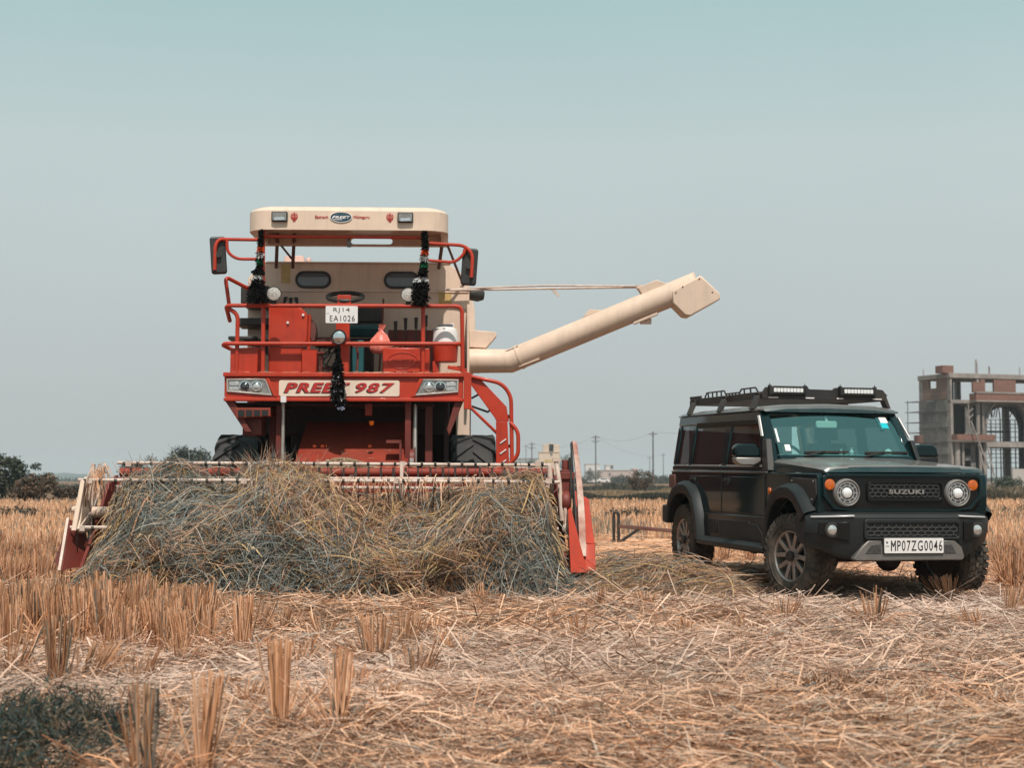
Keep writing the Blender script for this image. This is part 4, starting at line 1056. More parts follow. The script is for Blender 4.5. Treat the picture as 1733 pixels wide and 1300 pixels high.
    for cx in (-0.652, 0.588):
        i_ = MB().lathe([(0.044, 0.0), (0.044, 0.014), (0.036, 0.022), (0.0, 0.026)], (cx, FY, 0.941), (0, -1, 0), 24).build('turn_signal', M['amber'], t)
    # ---- front bumper
    rows = []
    for x in (-0.815, -0.80, -0.74, -0.64, -0.55, -0.46, 0.0, 0.42, 0.51, 0.60, 0.70, 0.76, 0.775):
        s = abs(x + 0.02)
        yf = -0.695 if s < 0.5 else -0.695 + (s - 0.5) ** 1.6 * 1.25
        zb = 0.345 if s < 0.50 else 0.345 + (s - 0.50) * 0.42
        zt = 0.728 if s < 0.70 else 0.728 - (s - 0.7) * 0.25
        rows.append([(x, -0.32, zt - 0.005), (x, yf + 0.07, zt), (x, yf + 0.014, zt - 0.018), (x, yf, zt - 0.045), (x, yf + 0.006, 0.56), (x, yf + 0.012, zb + 0.10),
                     (x, yf + 0.05, zb + 0.02), (x, yf + 0.10, zb), (x, -0.32, zb + 0.06)])
    bp = MB().grid(rows, False, True).build('front_bumper', M['clad'], t, 0, 24)
    # inset lower grille
    BY = -0.692
    MB().ringplate(rrect(-0.405, 0.425, 0.510, 0.672, 0.03), rrect(-0.385, 0.405, 0.530, 0.640, 0.02), 'y', BY - 0.022, BY + 0.004).build('intake_frame', M['clad'], bp, 0.006)
    MB().box(-0.39, 0.41, BY - 0.006, BY, 0.525, 0.645).build('intake_back', M['ink'], bp)
    n_ = MB(); hexnet(n_, -0.383, 0.403, 0.532, 0.638, BY - 0.012, 0.062, 0.040, 0.0065, 0.012)
    n_.build('intake_mesh', M['mesh'], bp)
    # silver skid plate
    sk = [(-0.50, 0.36), (-0.42, 0.46), (-0.37, 0.505), (-0.255, 0.507), (-0.255, 0.47), (0.275, 0.47), (0.275, 0.507), (0.37, 0.505), (0.435, 0.45), (0.46, 0.37), (0.44, 0.348), (-0.47, 0.345)]
    MB().prism(sk, 'y', BY - 0.016, BY + 0.05).build('skid_plate', M['skid2'], bp, 0.008)
    MB().prism([(-0.40, 0.40), (-0.345, 0.472), (-0.265, 0.474), (-0.265, 0.40)], 'y', BY - 0.020, BY).build('skid_inset', M['skid'], bp, 0.003)
    MB().prism([(0.285, 0.40), (0.285, 0.474), (0.345, 0.472), (0.385, 0.40)], 'y', BY - 0.020, BY).build('skid_inset', M['skid'], bp, 0.003)
    for sg, fx in ((-1, -0.655), (1, 0.585)):
        s = abs(fx + 0.02); fy = -0.695 + max(0, s - 0.5) ** 1.6 * 1.25
        yq = lambda x: -0.695 + max(0, abs(x + 0.02) - 0.5) ** 1.6 * 1.25
        def skin(xa, xb, za0, za1, zb0, zb1, off, n=7):
            rows = []
            for k in range(n + 1):
                f = k / n; x = xa + (xb - xa) * f; z0 = za0 + (zb0 - za0) * f; z1 = za1 + (zb1 - za1) * f; y = yq(x)
                rows.append([(x, y + .03, z0), (x, y - off, z0 + .004), (x, y - off, z1 - .004), (x, y + .03, z1)])
            return MB().grid(rows, True, True)
        skin(fx - sg * 0.13, fx + sg * 0.085, 0.50, 0.655, 0.545, 0.645, 0.012).build('fog_lamp_bezel', M['gloss'], bp, 0.003)
        fl = MB().lathe([(0.062, 0.0), (0.060, 0.014), (0.046, 0.016), (0.044, 0.004)], (fx, fy - 0.016, 0.588), (0, -1, 0), 28).build('fog_light', M['black'], t)
        MB().lathe([(0.044, 0.006), (0.030, 0.016), (0.0, 0.020)], (fx, fy - 0.016, 0.588), (0, -1, 0), 28).build('fog_lens', M['lens'], fl)
        skin(fx - sg * 0.17, fx + sg * 0.13, 0.688, 0.708, 0.676, 0.694, 0.010).build('bumper_glint', M['glint'], bp, 0.002)  # pale strip put in for sun glare on the bumper's top corner edge
    # ---- number plate
    PY = BY - 0.030
    np_ = MB().prism(rrect(-0.252, 0.274, 0.398, 0.532, 0.012), 'y', PY, BY).build('number_plate', M['black'], t, 0.003)
    MB().prism(rrect(-0.243, 0.265, 0.406, 0.524, 0.008), 'y', PY - 0.004, PY).build('plate_face', M['plate'], np_)
    text('P07ZG0046', -0.134, 0.254, 0.424, 0.506, PY - 0.004, M['ink'], np_, 'plate_lettering', 0, 0.004, 0.002, 1.22)
    lm = MB()
    for a, b in (((-.184, .424), (-.184, .506)), ((-.150, .424), (-.150, .506)), ((-.184, .504), (-.167, .458)), ((-.150, .504), (-.167, .458))):
        lm.bar((a[0], PY - .005, a[1]), (b[0], PY - .005, b[1]), .0085, .002, up=(0, 1, 0))
    lm.build('plate_lettering', M['ink'], np_, 0, 0)
    text('IND', -0.233, -0.205, 0.455, 0.466, PY - 0.004, M['grey'], np_, 'plate_mark', 0, 0.0, 0.0015)
    MB().prism(circle2(-0.221, 0.490, 0.009, n=12), 'y', PY - 0.006, PY).build('plate_seal', M['grey'], np_)
    # ---- greenhouse
    def sx(z): return 0.735 - (z - 1.03) / 0.54 * 0.085
    fr = MB()
    def sidebox(sg, ya0, ya1, yb0, yb1, z0, z1, th=0.05):
        """piece of the window frame from (ya0..ya1) at z0 to (yb0..yb1) at z1"""
        a, c = sx(z0), sx(z1)
        fr.hexa([(sg * a, ya0, z0), (sg * a, ya1, z0), (sg * (a - th), ya1, z0), (sg * (a - th), ya0, z0),
                 (sg * c, yb0, z1), (sg * c, yb1, z1), (sg * (c - th), yb1, z1), (sg * (c - th), yb0, z1)])
    for sg in (-1, 1):
        sidebox(sg, 0.50, 3.03, 0.54, 3.03, 1.03, 1.085)
        sidebox(sg, 0.80, 3.03, 0.87, 3.03, 1.475, 1.575)
        sidebox(sg, 0.53, 0.63, 0.80, 0.895, 1.086, 1.4745)
        for ya, yb in ((1.505, 1.655), (2.475, 2.575), (2.93, 3.03)):
            sidebox(sg, ya, yb, ya, yb, 1.0852, 1.4748, 0.048)
        # A pillar in front of the door
        fr.hexa([(sg * 0.625, 0.468, 1.10), (sg * 0.722, 0.52, 1.10), (sg * 0.715, 0.60, 1.10), (sg * 0.60, 0.56, 1.10),
                 (sg * 0.572, 0.835, 1.57), (sg * 0.648, 0.86, 1.57), (sg * 0.645, 0.93, 1.57), (sg * 0.55, 0.93, 1.57)])
    fr.box(-0.60, 0.60, 2.99, 3.035, 1.03, 1.10); fr.box(-0.60, 0.60, 2.98, 3.03, 1.49, 1.575)
    fr.hexa([(-0.62, 0.44, 1.12), (0.62, 0.44, 1.12), (0.62, 0.60, 1.12), (-0.62, 0.60, 1.12), (-0.625, 0.485, 1.180), (0.625, 0.485, 1.180), (0.60, 0.56, 1.180), (-0.60, 0.56, 1.180)])
    fr.hexa([(-0.59, 0.818, 1.538), (0.59, 0.818, 1.538), (0.58, 0.90, 1.538), (-0.58, 0.90, 1.538), (-0.59, 0.852, 1.585), (0.59, 0.852, 1.585), (0.58, 0.93, 1.585), (-0.58, 0.93, 1.585)])
    cab = fr.build('cabin_frame', M['paint'], t, 0.012, 32, 2)
    # roof
    rows = []
    for y, dz, w in ((0.800, -0.045, 0.645), (0.815, -0.020, 0.655), (0.87, -0.004, 0.662), (1.1, 0.0, 0.667), (2.0, 0.004, 0.668), (2.9, 0.0, 0.667), (3.03, -0.006, 0.664), (3.06, -0.03, 0.655)):
        pr = [(-w + 0.03, 1.562), (-w, 1.568), (-w, 1.580), (-w + 0.012, 1.592 + dz * .6), (-w + 0.05, 1.612 + dz), (-0.42, 1.634 + dz), (0, 1.645 + dz)]
        rows.append([(x, y, z) for x, z in pr] + [(-x, y, z) for x, z in reversed(pr[:-1])])
    rf = MB().grid(rows, True, True).build('roof', M['hoodp'], t, 0, 30)
    # wind deflectors over the side windows, black pillar trims
    for sg in (-1, 1):
        v = MB()
        v.hexa([(sg * 0.668, 0.86, 1.452), (sg * 0.668, 2.44, 1.445), (sg * 0.66, 2.44, 1.445), (sg * 0.66, 0.86, 1.452),
                (sg * 0.682, 0.90, 1.497), (sg * 0.682, 2.44, 1.497), (sg * 0.672, 2.44, 1.497), (sg * 0.672, 0.90, 1.497)])
        v.build('wind_deflector', M['clad'], t, 0.004)
        MB().hexa([(sg * 0.735, 0.475, 1.045), (sg * 0.735, 0.60, 1.045), (sg * 0.70, 0.60, 1.045), (sg * 0.68, 0.44, 1.045),
                   (sg * 0.700, 0.60, 1.32), (sg * 0.700, 0.68, 1.32), (sg * 0.67, 0.68, 1.32), (sg * 0.655, 0.58, 1.32)]).build('pillar_cover', M['black'], t, 0.006)
        st = MB().hexa([(sg * 0.702, 0.672, 1.345), (sg * 0.702, 0.712, 1.345), (sg * 0.69, 0.712, 1.345), (sg * 0.69, 0.672, 1.345),
                        (sg * 0.672, 0.83, 1.53), (sg * 0.672, 0.872, 1.53), (sg * 0.66, 0.872, 1.53), (sg * 0.66, 0.83, 1.53)])
        st.build('pillar_trim', M['white'], t, 0.002)
    # glass
    def on_ws(u, v, off=0.004):          # u -1..1, v 0..1 on the gently bowed windscreen
        w = 0.605 + (0.570 - 0.605) * v
        return Vector((u * w, 0.512 + 0.338 * v - 0.034 * (1 - u * u) - off, 1.178 + 0.370 * v + 0.006 * math.sin(math.pi * v)))
    ws = MB().grid([[on_ws(-1 + 2 * a / 14, b / 6, 0) for a in range(15)] for b in range(7)]).build('windscreen', M['wscreen'], t, 0, 0)
    def pane(sg, ya0, ya1, yb0, yb1, z0, z1):
        a, c = sx(z0) - 0.012, sx(z1) - 0.012
        MB().add([(sg * a, ya0, z0), (sg * a, ya1, z0), (sg * c, yb1, z1), (sg * c, yb0, z1)], [(0, 1, 2, 3)]).build('side_window', M['sglass'], t)
        # bright lower rubber of the window
        a2 = sx(z0)
        MB().hexa([(sg * (a2 + .004), ya0 + .01, z0 - 0.008), (sg * (a2 + .004), ya1 - .01, z0 - 0.008), (sg * (a2 - .02), ya1 - .01, z0 - 0.008), (sg * (a2 - .02), ya0 + .01, z0 - 0.008),
                   (sg * (a2 + .002), ya0 + .01, z0 + 0.010), (sg * (a2 + .002), ya1 - .01, z0 + 0.010), (sg * (a2 - .02), ya1 - .01, z0 + 0.010), (sg * (a2 - .02), ya0 + .01, z0 + 0.010)]).build('window_seal', M['silver'], t, 0.003)
    for sg in (-1, 1):
        pane(sg, 0.625, 1.51, 0.89, 1.51, 1.08, 1.48)
        pane(sg, 1.65, 2.48, 1.65, 2.48, 1.08, 1.48)
        pane(sg, 2.57, 2.94, 2.57, 2.94, 1.08, 1.48)
    MB().add([(-0.56, 3.006, 1.09), (0.56, 3.006, 1.09), (0.56, 3.006, 1.50), (-0.56, 3.006, 1.50)], [(0, 1, 2, 3)]).build('rear_window', M['sglass'], t)
    # stickers and cabin fittings
    def sticker(u0, u1, v0, v1, m, name='windscreen_sticker'):
        MB().grid([[on_ws(u0 + (u1 - u0) * q / 3, v) for q in range(4)] for v in (v0, v1)]).build(name, m, ws)
    sticker(0.78, 0.90, 0.66, 0.80, M['cyan']); sticker(0.80, 0.93, 0.80, 0.94, M['white']); sticker(-0.90, -0.82, 0.10, 0.24, M['white'])
    sticker(-0.985, -0.955, 0.30, 0.62, M['white']); sticker(0.74, 0.79, 0.60, 0.93, M['teal'])
    cb = MB()
    cb.hexa([(-0.60, 0.56, 1.04), (0.60, 0.56, 1.04), (0.60, 0.86, 1.04), (-0.60, 0.86, 1.04), (-0.58, 0.60, 1.19), (0.58, 0.60, 1.19), (0.58, 0.84, 1.17), (-0.58, 0.84, 1.17)])
    cb.build('dashboard', M['grey'], t, 0.01)
    for cx in (-0.33, 0.33):
        s = MB()
        s.hexa([(cx - .22, 1.50, 1.03), (cx + .22, 1.50, 1.03), (cx + .22, 1.64, 1.03), (cx - .22, 1.64, 1.03), (cx - .18, 1.58, 1.30), (cx + .18, 1.58, 1.30), (cx + .18, 1.68, 1.30), (cx - .18, 1.68, 1.30)])
        s.hexa([(cx - .11, 1.60, 1.33), (cx + .11, 1.60, 1.33), (cx + .11, 1.68, 1.33), (cx - .11, 1.68, 1.33), (cx - .10, 1.62, 1.46), (cx + .10, 1.62, 1.46), (cx + .10, 1.69, 1.46), (cx - .10, 1.69, 1.46)])
        s.bar((cx, 1.63, 1.29), (cx, 1.65, 1.34), 0.10, 0.02)
        s.build('front_seat', M['seatc'], t, 0.02)
    sw = MB(); c = Vector((-0.33, 1.02, 1.13)); ax = Vector((0, -0.87, 0.5)); u = Vector((1, 0, 0)); w_ = ax.cross(u)
    sw.tube([c + (u * math.cos(2 * math.pi * k / 24) + w_ * math.sin(2 * math.pi * k / 24)) * 0.17 for k in range(25)], 0.014, 8)
    sw.bar(c - u * 0.16, c + u * 0.16, 0.04, 0.015); sw.build('steering_wheel', M['black'], t)
    MB().prism(rrect(-0.135, 0.065, 1.425, 1.488, 0.02), 'y', 0.815, 0.84).bar((-.03, 0.83, 1.48), (-.03, 0.87, 1.55), 0.02, 0.02).build('rear_view_mirror', M['white'], t, 0.006)
    for k, (ux, h) in enumerate(((0.02, 0.05), (0.07, 0.035), (0.12, 0.06))):
        MB().lathe([(0.016, 0), (0.02, h * .4), (0.008, h * .7), (0.012, h)], (ux, 0.64, 1.19), (0, 0, 1), 12).build('dashboard_ornament', M['white'], t)
    MB().lathe([(0.03, 0), (0.035, 0.03), (0.015, 0.05), (0, 0.055)], (0.46, 0.62, 1.19), (0, 0, 1), 14).build('dashboard_ornament', M['white'], t)
    # wipers
    for px, ln in ((-0.40, 0.42), (0.16, 0.44)):
        wp = MB(); p0 = Vector((px, 0.455, 1.172)); p1 = on_ws((px + 0.20) / .6, 0.10, 0.02); p2 = on_ws((px + ln) / .6, 0.085, 0.014); p3 = on_ws((px + 0.02) / .6, 0.075, 0.014)
        wp.bar(p0, p1, 0.022, 0.014); wp.bar(p3, p2, 0.014, 0.02); wp.build('wiper', M['black'], t, 0.002)
    # ---- doors, handles, cladding
    for sg in (-1, 1):
        xo, xi = sg * 0.7415, sg * 0.733
        def dpan(poly):
            return MB().prism(poly, 'x', xi, xo).build('door', M['paint'], t, 0.004)
        d1 = dpan([(0.52, 0.66), (0.53, 0.985), (1.565, 0.985), (1.565, 0.66)])
        d2 = dpan([(1.585, 0.66), (1.585, 0.985), (2.46, 0.985), (2.46, 0.90), (2.20, 0.80), (2.03, 0.66)])
        for pts in ([(0.505, 0.66), (0.512, 1.02)], [(1.575, 0.65), (1.575, 1.02)], [(0.52, 0.655), (2.03, 0.650)]):
            MB().bar((sg * 0.7375, *pts[0]), (sg * 0.7375, *pts[1]), 0.009, 0.007, up=(1, 0, 0)).build('shut_line', M['ink'], t)
        for d, hy in ((d1, 1.43), (d2, 2.36)):
            hh = MB().ringplate(rrect(hy - .075, hy + .075, 0.905, 0.972, 0.025), rrect(hy - .055, hy + .055, 0.920, 0.957, 0.016), 'x', sg * 0.738, sg * 0.750)
            hh.bar((sg * 0.752, hy - .07, 0.948), (sg * 0.752, hy + .07, 0.948), 0.014, 0.022)
            hh.build('door_handle', M['clad'], d, 0.003)
            MB().box(min(sg * .742, sg * .744), max(sg * .742, sg * .744), hy - .056, hy + .056, 0.918, 0.958).build('handle_recess', M['ink'], d)
        # lower side cladding with a raised panel, sill and side step
        MB().prism([(0.38, 0.40), (0.38, 0.648), (2.02, 0.640), (2.05, 0.40)], 'x', sg * 0.70, sg * 0.752).build('side_cladding', M['gloss'], t, 0.012)
        MB().prism([(0.50, 0.455), (0.58, 0.53), (0.66, 0.575), (0.83, 0.578), (0.84, 0.595), (1.60, 0.585), (1.60, 0.44), (0.50, 0.44)], 'x', sg * 0.75, sg * 0.762).build('cladding_panel', M['clad'], t, 0.004)
        MB().prism(rrect(1.66, 1.90, 0.45, 0.585, 0.03), 'x', sg * 0.75, sg * 0.760).build('cladding_panel', M['clad'], t, 0.004)
        stp = MB().prism([(sg * 0.68, 0.345), (sg * 0.80, 0.335), (sg * 0.84, 0.352), (sg * 0.84, 0.392), (sg * 0.79, 0.418), (sg * 0.68, 0.420)], 'y', 0.36, 2.00)
        for yy in (0.6, 1.2, 1.8): stp.box(min(sg * .4, sg * .7), max(sg * .4, sg * .7), yy, yy + 0.06, 0.36, 0.40)
        stp.build('side_step', M['clad'], t, 0.008)
        # fender vent plate and side repeater
        vp = MB().prism([(-0.03, 0.885), (-0.04, 0.965), (-0.08, 0.992), (-0.545, 0.985), (-0.56, 0.86), (-0.50, 0.78), (-0.34, 0.79)], 'x', sg * 0.732, sg * 0.746)
        vpo = vp.build('vent_plate', M['black'], t, 0.004)
        for (yy, zz) in ((-0.08, 0.965), (-0.51, 0.965), (-0.48, 0.82)):
            MB().cyl((sg * 0.745, yy, zz), (sg * 0.752, yy, zz), 0.009, 10).build('bolt', M['silver'], vpo)
        MB().lathe([(0.030, 0), (0.028, 0.010), (0.015, 0.016), (0, 0.018)], (sg * 0.737, 0.415, 0.872), (sg, 0, 0), 18).build('side_repeater', M['amber'], t)
        # tail lamp box
        MB().box(min(sg * .70, sg * .752), max(sg * .70, sg * .752), 2.90, 3.085, 0.855, 0.99).build('tail_light', M['maroon'], t, 0.012)
        # fender flares: profile swept round the arch
        def flare(path, inner, name):
            n = len(path); rows = []
            for (a, c) in zip(path, inner):
                a, c = Vector(a), Vector(c)
                lerp = lambda f: a + (c - a) * f
                rows.append([(sg * 0.732, *lerp(-0.02)), (sg * 0.752, *lerp(0.0)), (sg * 0.806, *lerp(0.16)), (sg * 0.824, *lerp(0.30)), (sg * 0.828, *lerp(0.85)), (sg * 0.818, *lerp(1.0)), (sg * 0.70, *lerp(1.0))])
            MB().grid(rows).build(name, M['clad'], t, 0, 38)
        fo = [(0.425, 0.40), (0.40, 0.52), (0.355, 0.68), (0.27, 0.82), (0.14, 0.915), (0.0, 0.945), (-0.18, 0.945), (-0.32, 0.90), (-0.43, 0.82), (-0.53, 0.735)]
        fi = [(0.33, 0.40), (0.31, 0.50), (0.27, 0.62), (0.20, 0.73), (0.10, 0.800), (0.0, 0.825), (-0.15, 0.825), (-0.25, 0.79), (-0.34, 0.72), (-0.43, 0.64)]
        flare(fo, fi, 'fender_flare')
        ro_ = [(2.00, 0.38), (2.02, 0.50), (2.08, 0.66), (2.17, 0.81), (2.30, 0.90), (2.42, 0.93), (2.62, 0.93), (2.80, 0.88), (2.93, 0.77), (3.00, 0.62), (3.02, 0.50)]
        ri_ = [(2.10, 0.38), (2.12, 0.48), (2.17, 0.60), (2.24, 0.71), (2.34, 0.785), (2.44, 0.81), (2.60, 0.81), (2.73, 0.77), (2.84, 0.68), (2.89, 0.58), (2.91, 0.50)]
        flare(ro_, ri_, 'fender_flare')
    # mirrors
    for sg, cx in ((-1, -0.842), (1, 0.845)):
        mr = MB()
        z0, z1 = (1.085, 1.275) if sg < 0 else (1.10, 1.285)
        yy = 0.70
        top = [(cx - 0.118, z0 + 0.075), (cx - 0.118, z1 - 0.03), (cx - 0.09, z1), (cx + 0.06, z1), (cx + 0.10, z1 - 0.03), (cx + 0.118, z0 + 0.075)]
        mr.prism(top, 'y', yy - 0.065, yy + 0.05)
        m1 = mr.build('side_mirror', M['paint'], t, 0.018, 32, 3)
        low = [(cx - 0.116, z0 + 0.073), (cx + 0.116, z0 + 0.073), (cx + 0.118, z0 + 0.035), (cx + 0.05, z0), (cx - 0.07, z0 + 0.002), (cx - 0.112, z0 + 0.03)]
        if sg > 0: low = [(2 * cx - a, z) for a, z in low]
        MB().prism(low, 'y', yy - 0.060, yy + 0.045).build('mirror_cover', M['silver'] if sg < 0 else M['clad'], m1, 0.012)
        MB().hexa([(cx - sg * .06, yy - .02, z0 + .0), (cx - sg * .14, yy - .02, z0 - .03), (cx - sg * .14, yy + .05, z0 - .03), (cx - sg * .06, yy + .05, z0 + .0),
                   (cx - sg * .06, yy - .02, z0 + .04), (cx - sg * .14, yy - .02, z0 + .02), (cx - sg * .14, yy + .05, z0 + .02), (cx - sg * .06, yy + .05, z0 + .04)]).build('mirror_foot', M['black'], m1, 0.005)
    # ---- roof rack
    rk = MB()
    Z0, Z1 = 1.684, 1.748
    rk.box(-0.60, 0.60, 0.93, 0.97, Z0, Z1 - .01); rk.box(-0.60, 0.60, 2.84, 2.88, Z0, Z1 - .01)
    for k in range(9): rk.box(-0.57, 0.57, 1.10 + k * 0.2, 1.14 + k * 0.2, Z0 + .005, Z0 + .025)
    for sg in (-1, 1):
        a, b2 = (sg * 0.60, sg * 0.585)
        rk.box(min(a, b2), max(a, b2), 0.97, 2.86, Z0, Z1)
        def fence(y0, y1, zt, n, lean):
            rk.bar((sg * .592, y0 + lean, zt), (sg * .592, y1 - lean, zt), 0.012, 0.014)
            rk.bar((sg * .592, y0, Z1), (sg * .592, y0 + lean, zt), 0.012, 0.016); rk.bar((sg * .592, y1, Z1), (sg * .592, y1 - lean, zt), 0.012, 0.016)
            for k in range(1, n): rk.bar((sg * .592, y0 + (y1 - y0) * k / n + lean * .3, Z1), (sg * .592, y0 + (y1 - y0) * (k + .2) / n, zt), 0.012, 0.018)
        fence(1.05, 1.52, 1.790, 3, 0.06); fence(1.52, 1.85, 1.762, 4, 0.0); fence(1.85, 2.45, 1.795, 5, 0.06)
        rk.box(min(a, b2), max(a, b2), 2.55, 2.88, Z1, 1.775)
        for yy in (1.02, 1.86, 2.72):
            rk.hexa([(sg * .56, yy - .05, 1.70), (sg * .605, yy - .05, 1.70), (sg * .605, yy + .05, 1.70), (sg * .56, yy + .05, 1.70),
                     (sg * .62, yy - .045, 1.735), (sg * .60, yy - .045, 1.735), (sg * .60, yy + .045, 1.735), (sg * .62, yy + .045, 1.735)])
            rk.hexa([(sg * .645, yy - .05, 1.590), (sg * .672, yy - .05, 1.590), (sg * .672, yy + .06, 1.590), (sg * .645, yy + .06, 1.590),
                     (sg * .585, yy - .045, 1.715), (sg * .625, yy - .045, 1.715), (sg * .625, yy + .045, 1.715), (sg * .585, yy + .045, 1.715)])
    rack = rk.build('roof_rack', M['blackm'], t, 0.004)
    fp = MB()
    poly = [(-0.60, 1.685), (-0.605, 1.735), (-0.57, 1.787), (-0.50, 1.787), (-0.49, 1.800), (-0.17, 1.800), (-0.155, 1.775), (0.07, 1.772), (0.09, 1.79), (0.13, 1.795), (0.47, 1.795), (0.50, 1.787), (0.56, 1.780), (0.60, 1.735), (0.595, 1.680)]
    fp.prism(poly, 'y', 0.925, 0.945)
    fp.build('front_fairing', M['black'], rack, 0.003)
    for (xa, xb) in ((-0.545, -0.455), (-0.19, -0.11), (0.11, 0.17), (0.46, 0.545)):
        MB().box(xa, xb, 0.915, 0.926, 1.690, 1.700).build('reflector_strip', M['white'], rack)
    for xa, xb in ((-0.535, -0.215), (0.14, 0.46)):
        lb = MB().prism(rrect(xa, xb, 1.725, 1.795, 0.010), 'y', 0.875, 0.925)
        lb.box(xa - .015, xa, 0.87, 0.93, 1.715, 1.805); lb.box(xb, xb + .015, 0.87, 0.93, 1.715, 1.805)
        lb.box(xa - .010, xa - .004, 0.895, 0.905, 1.80, 1.822); lb.box(xb + .004, xb + .010, 0.895, 0.905, 1.80, 1.822)
        lbo = lb.build('light_bar', M['black'], rack, 0.004)
        le = MB()
        for k in range(9):
            cx = xa + 0.035 + (xb - xa - 0.07) * k / 8
            le.prism(rrect(cx - .0135, cx + .0135, 1.742, 1.778, 0.006, 2), 'y', 0.868, 0.876)
        le.build('led_row', M['led'], lbo)
    # ---- underside
    ub = MB()
    ub.box(-0.50, 0.50, -0.45, 3.0, 0.36, 0.60)
    ub.cyl((-0.62, -0.06, 0.34), (0.62, -0.06, 0.34), 0.045, 12); ub.cyl((-0.62, 2.6, 0.34), (0.62, 2.6, 0.34), 0.045, 12)
    ub.lathe([(0, -.10), (.08, -.08), (.12, 0), (.08, .08), (0, .10)], (0.12, -0.06, 0.33), (0, 1, 0), 16)
    ub.lathe([(0, -.12), (.09, -.09), (.13, 0), (.09, .09), (0, .12)], (0, 2.6, 0.33), (0, 1, 0), 16)
    ub.cyl((-0.3, 0.0, 0.33), (-0.3, 0.9, 0.42), 0.03, 8); ub.cyl((0.3, 0.0, 0.33), (0.3, 0.9, 0.42), 0.03, 8)
    ub.build('underbody', M['dark'], t, 0.01)
    for y, st in ((-0.06, R(14)), (2.60, 0)):
        for sg in (-1, 1): car_wheel(t, sg * 0.765, y, 0.345, sg, st)
    # rear door and spare wheel cover (out of sight from the front)
    MB().box(-0.62, 0.62, 3.055, 3.075, 0.55, 1.02).build('rear_door', M['paint'], t, 0.008)
    sp = MB().lathe([(0.12, 0), (0.33, 0.0), (0.345, 0.03), (0.345, 0.18), (0.32, 0.205), (0.0, 0.205)], (0.0, 3.075, 0.82), (0, 1, 0), 40)
    sp.build('spare_wheel', M['black'], t, 0.01)
    rbp = MB().box(-0.80, 0.80, 2.98, 3.16, 0.50, 0.68).build('rear_bumper', M['clad'], t, 0.02)
    return t
suv = build_suv()
# ---------------------------------------------------------------- field, hill
def ground():
    ys = np.concatenate([np.linspace(-6, 3.5, 12), np.linspace(3.7, 18, 150), np.geomspace(18.3, 70, 40), np.geomspace(76, 4200, 30)])
    t = np.linspace(-1, 1, 161)
    xs = np.sign(t) * (np.abs(t) * 9 + np.abs(t) ** 7 * 3000)
    X, Y = np.meshgrid(xs, ys)
    Z = gh(X, Y)
    V = np.stack([X, Y, Z], -1).reshape(-1, 3)
    ny, nx = X.shape
    i = np.arange((ny - 1) * nx).reshape(ny - 1, nx)[:, :-1].ravel()
    F = np.stack([i, i + 1, i + nx + 1, i + nx], -1)
    m, n, b = new_mat('field_soil')
    L = n.links.new
    tc = n.nodes.new('ShaderNodeTexCoord')
    a = n.nodes.new('ShaderNodeTexNoise'); a.inputs['Scale'].default_value = 0.9; a.inputs['Detail'].default_value = 9; a.inputs['Roughness'].default_value = .7
    mpn = n.nodes.new('ShaderNodeMapping'); mpn.inputs['Scale'].default_value = (22, 60, 20)
    c = n.nodes.new('ShaderNodeTexNoise'); c.inputs['Scale'].default_value = 1.0; c.inputs['Detail'].default_value = 6
    L(tc.outputs['Object'], a.inputs['Vector']); L(tc.outputs['Object'], mpn.inputs[0]); L(mpn.outputs[0], c.inputs['Vector'])
    r1 = n.nodes.new('ShaderNodeValToRGB')
    r1.color_ramp.elements[0].position, r1.color_ramp.elements[0].color = .34, (.10, .060, .038, 1)
    r1.color_ramp.elements[1].position, r1.color_ramp.elements[1].color = .66, (.33, .205, .13, 1)
    r2 = n.nodes.new('ShaderNodeValToRGB')
    r2.color_ramp.elements[0].position, r2.color_ramp.elements[0].color = .40, (.5, .5, .5, 1)
    r2.color_ramp.elements[1].position, r2.color_ramp.elements[1].color = .62, (1.25, 1.2, 1.15, 1)
    L(a.outputs[0], r1.inputs[0]); L(c.outputs[0], r2.inputs[0])
    mx = n.nodes.new('ShaderNodeMix'); mx.data_type = 'RGBA'; mx.blend_type = 'MULTIPLY'; mx.inputs[0].default_value = 1
    L(r1.outputs[0], mx.inputs[6]); L(r2.outputs[0], mx.inputs[7]); L(mx.outputs[2], b.inputs['Base Color'])
    b.inputs['Roughness'].default_value = .95; b.inputs['Specular IOR Level'].default_value = .1
    bp = n.nodes.new('ShaderNodeBump'); bp.inputs['Strength'].default_value = .7; bp.inputs['Distance'].default_value = .03
    L(c.outputs[0], bp.inputs['Height']); L(bp.outputs[0], b.inputs['Normal'])
    o = np_mesh('ground', V, F, None, m)
    o.data.polygons.foreach_set('use_smooth', [True] * len(F))
    tag(o, kind='structure')
    # far low hill on the left
    g = np.random.RandomState(4)
    q = at(100, 812, 2300)
    rows = []
    for i in range(15):
        f = i / 14
        rows.append([(q.x - 75 + 150 * j / 40 * 1.0, q.y + (f - .5) * 300, -1 + 10.5 * math.sin(math.pi * f) * (math.sin(math.pi * j / 40) ** .6) * (1 + .12 * math.sin(j * .9) + .10 * g.rand())) for j in range(41)])
    h = MB().grid(rows).build('hill', mat('wooded_hill', (.045, .06, .05), .95, var=.35, scale=.05, spec=.1), None, 0, 0)
    tag(h, kind='structure')
ground()

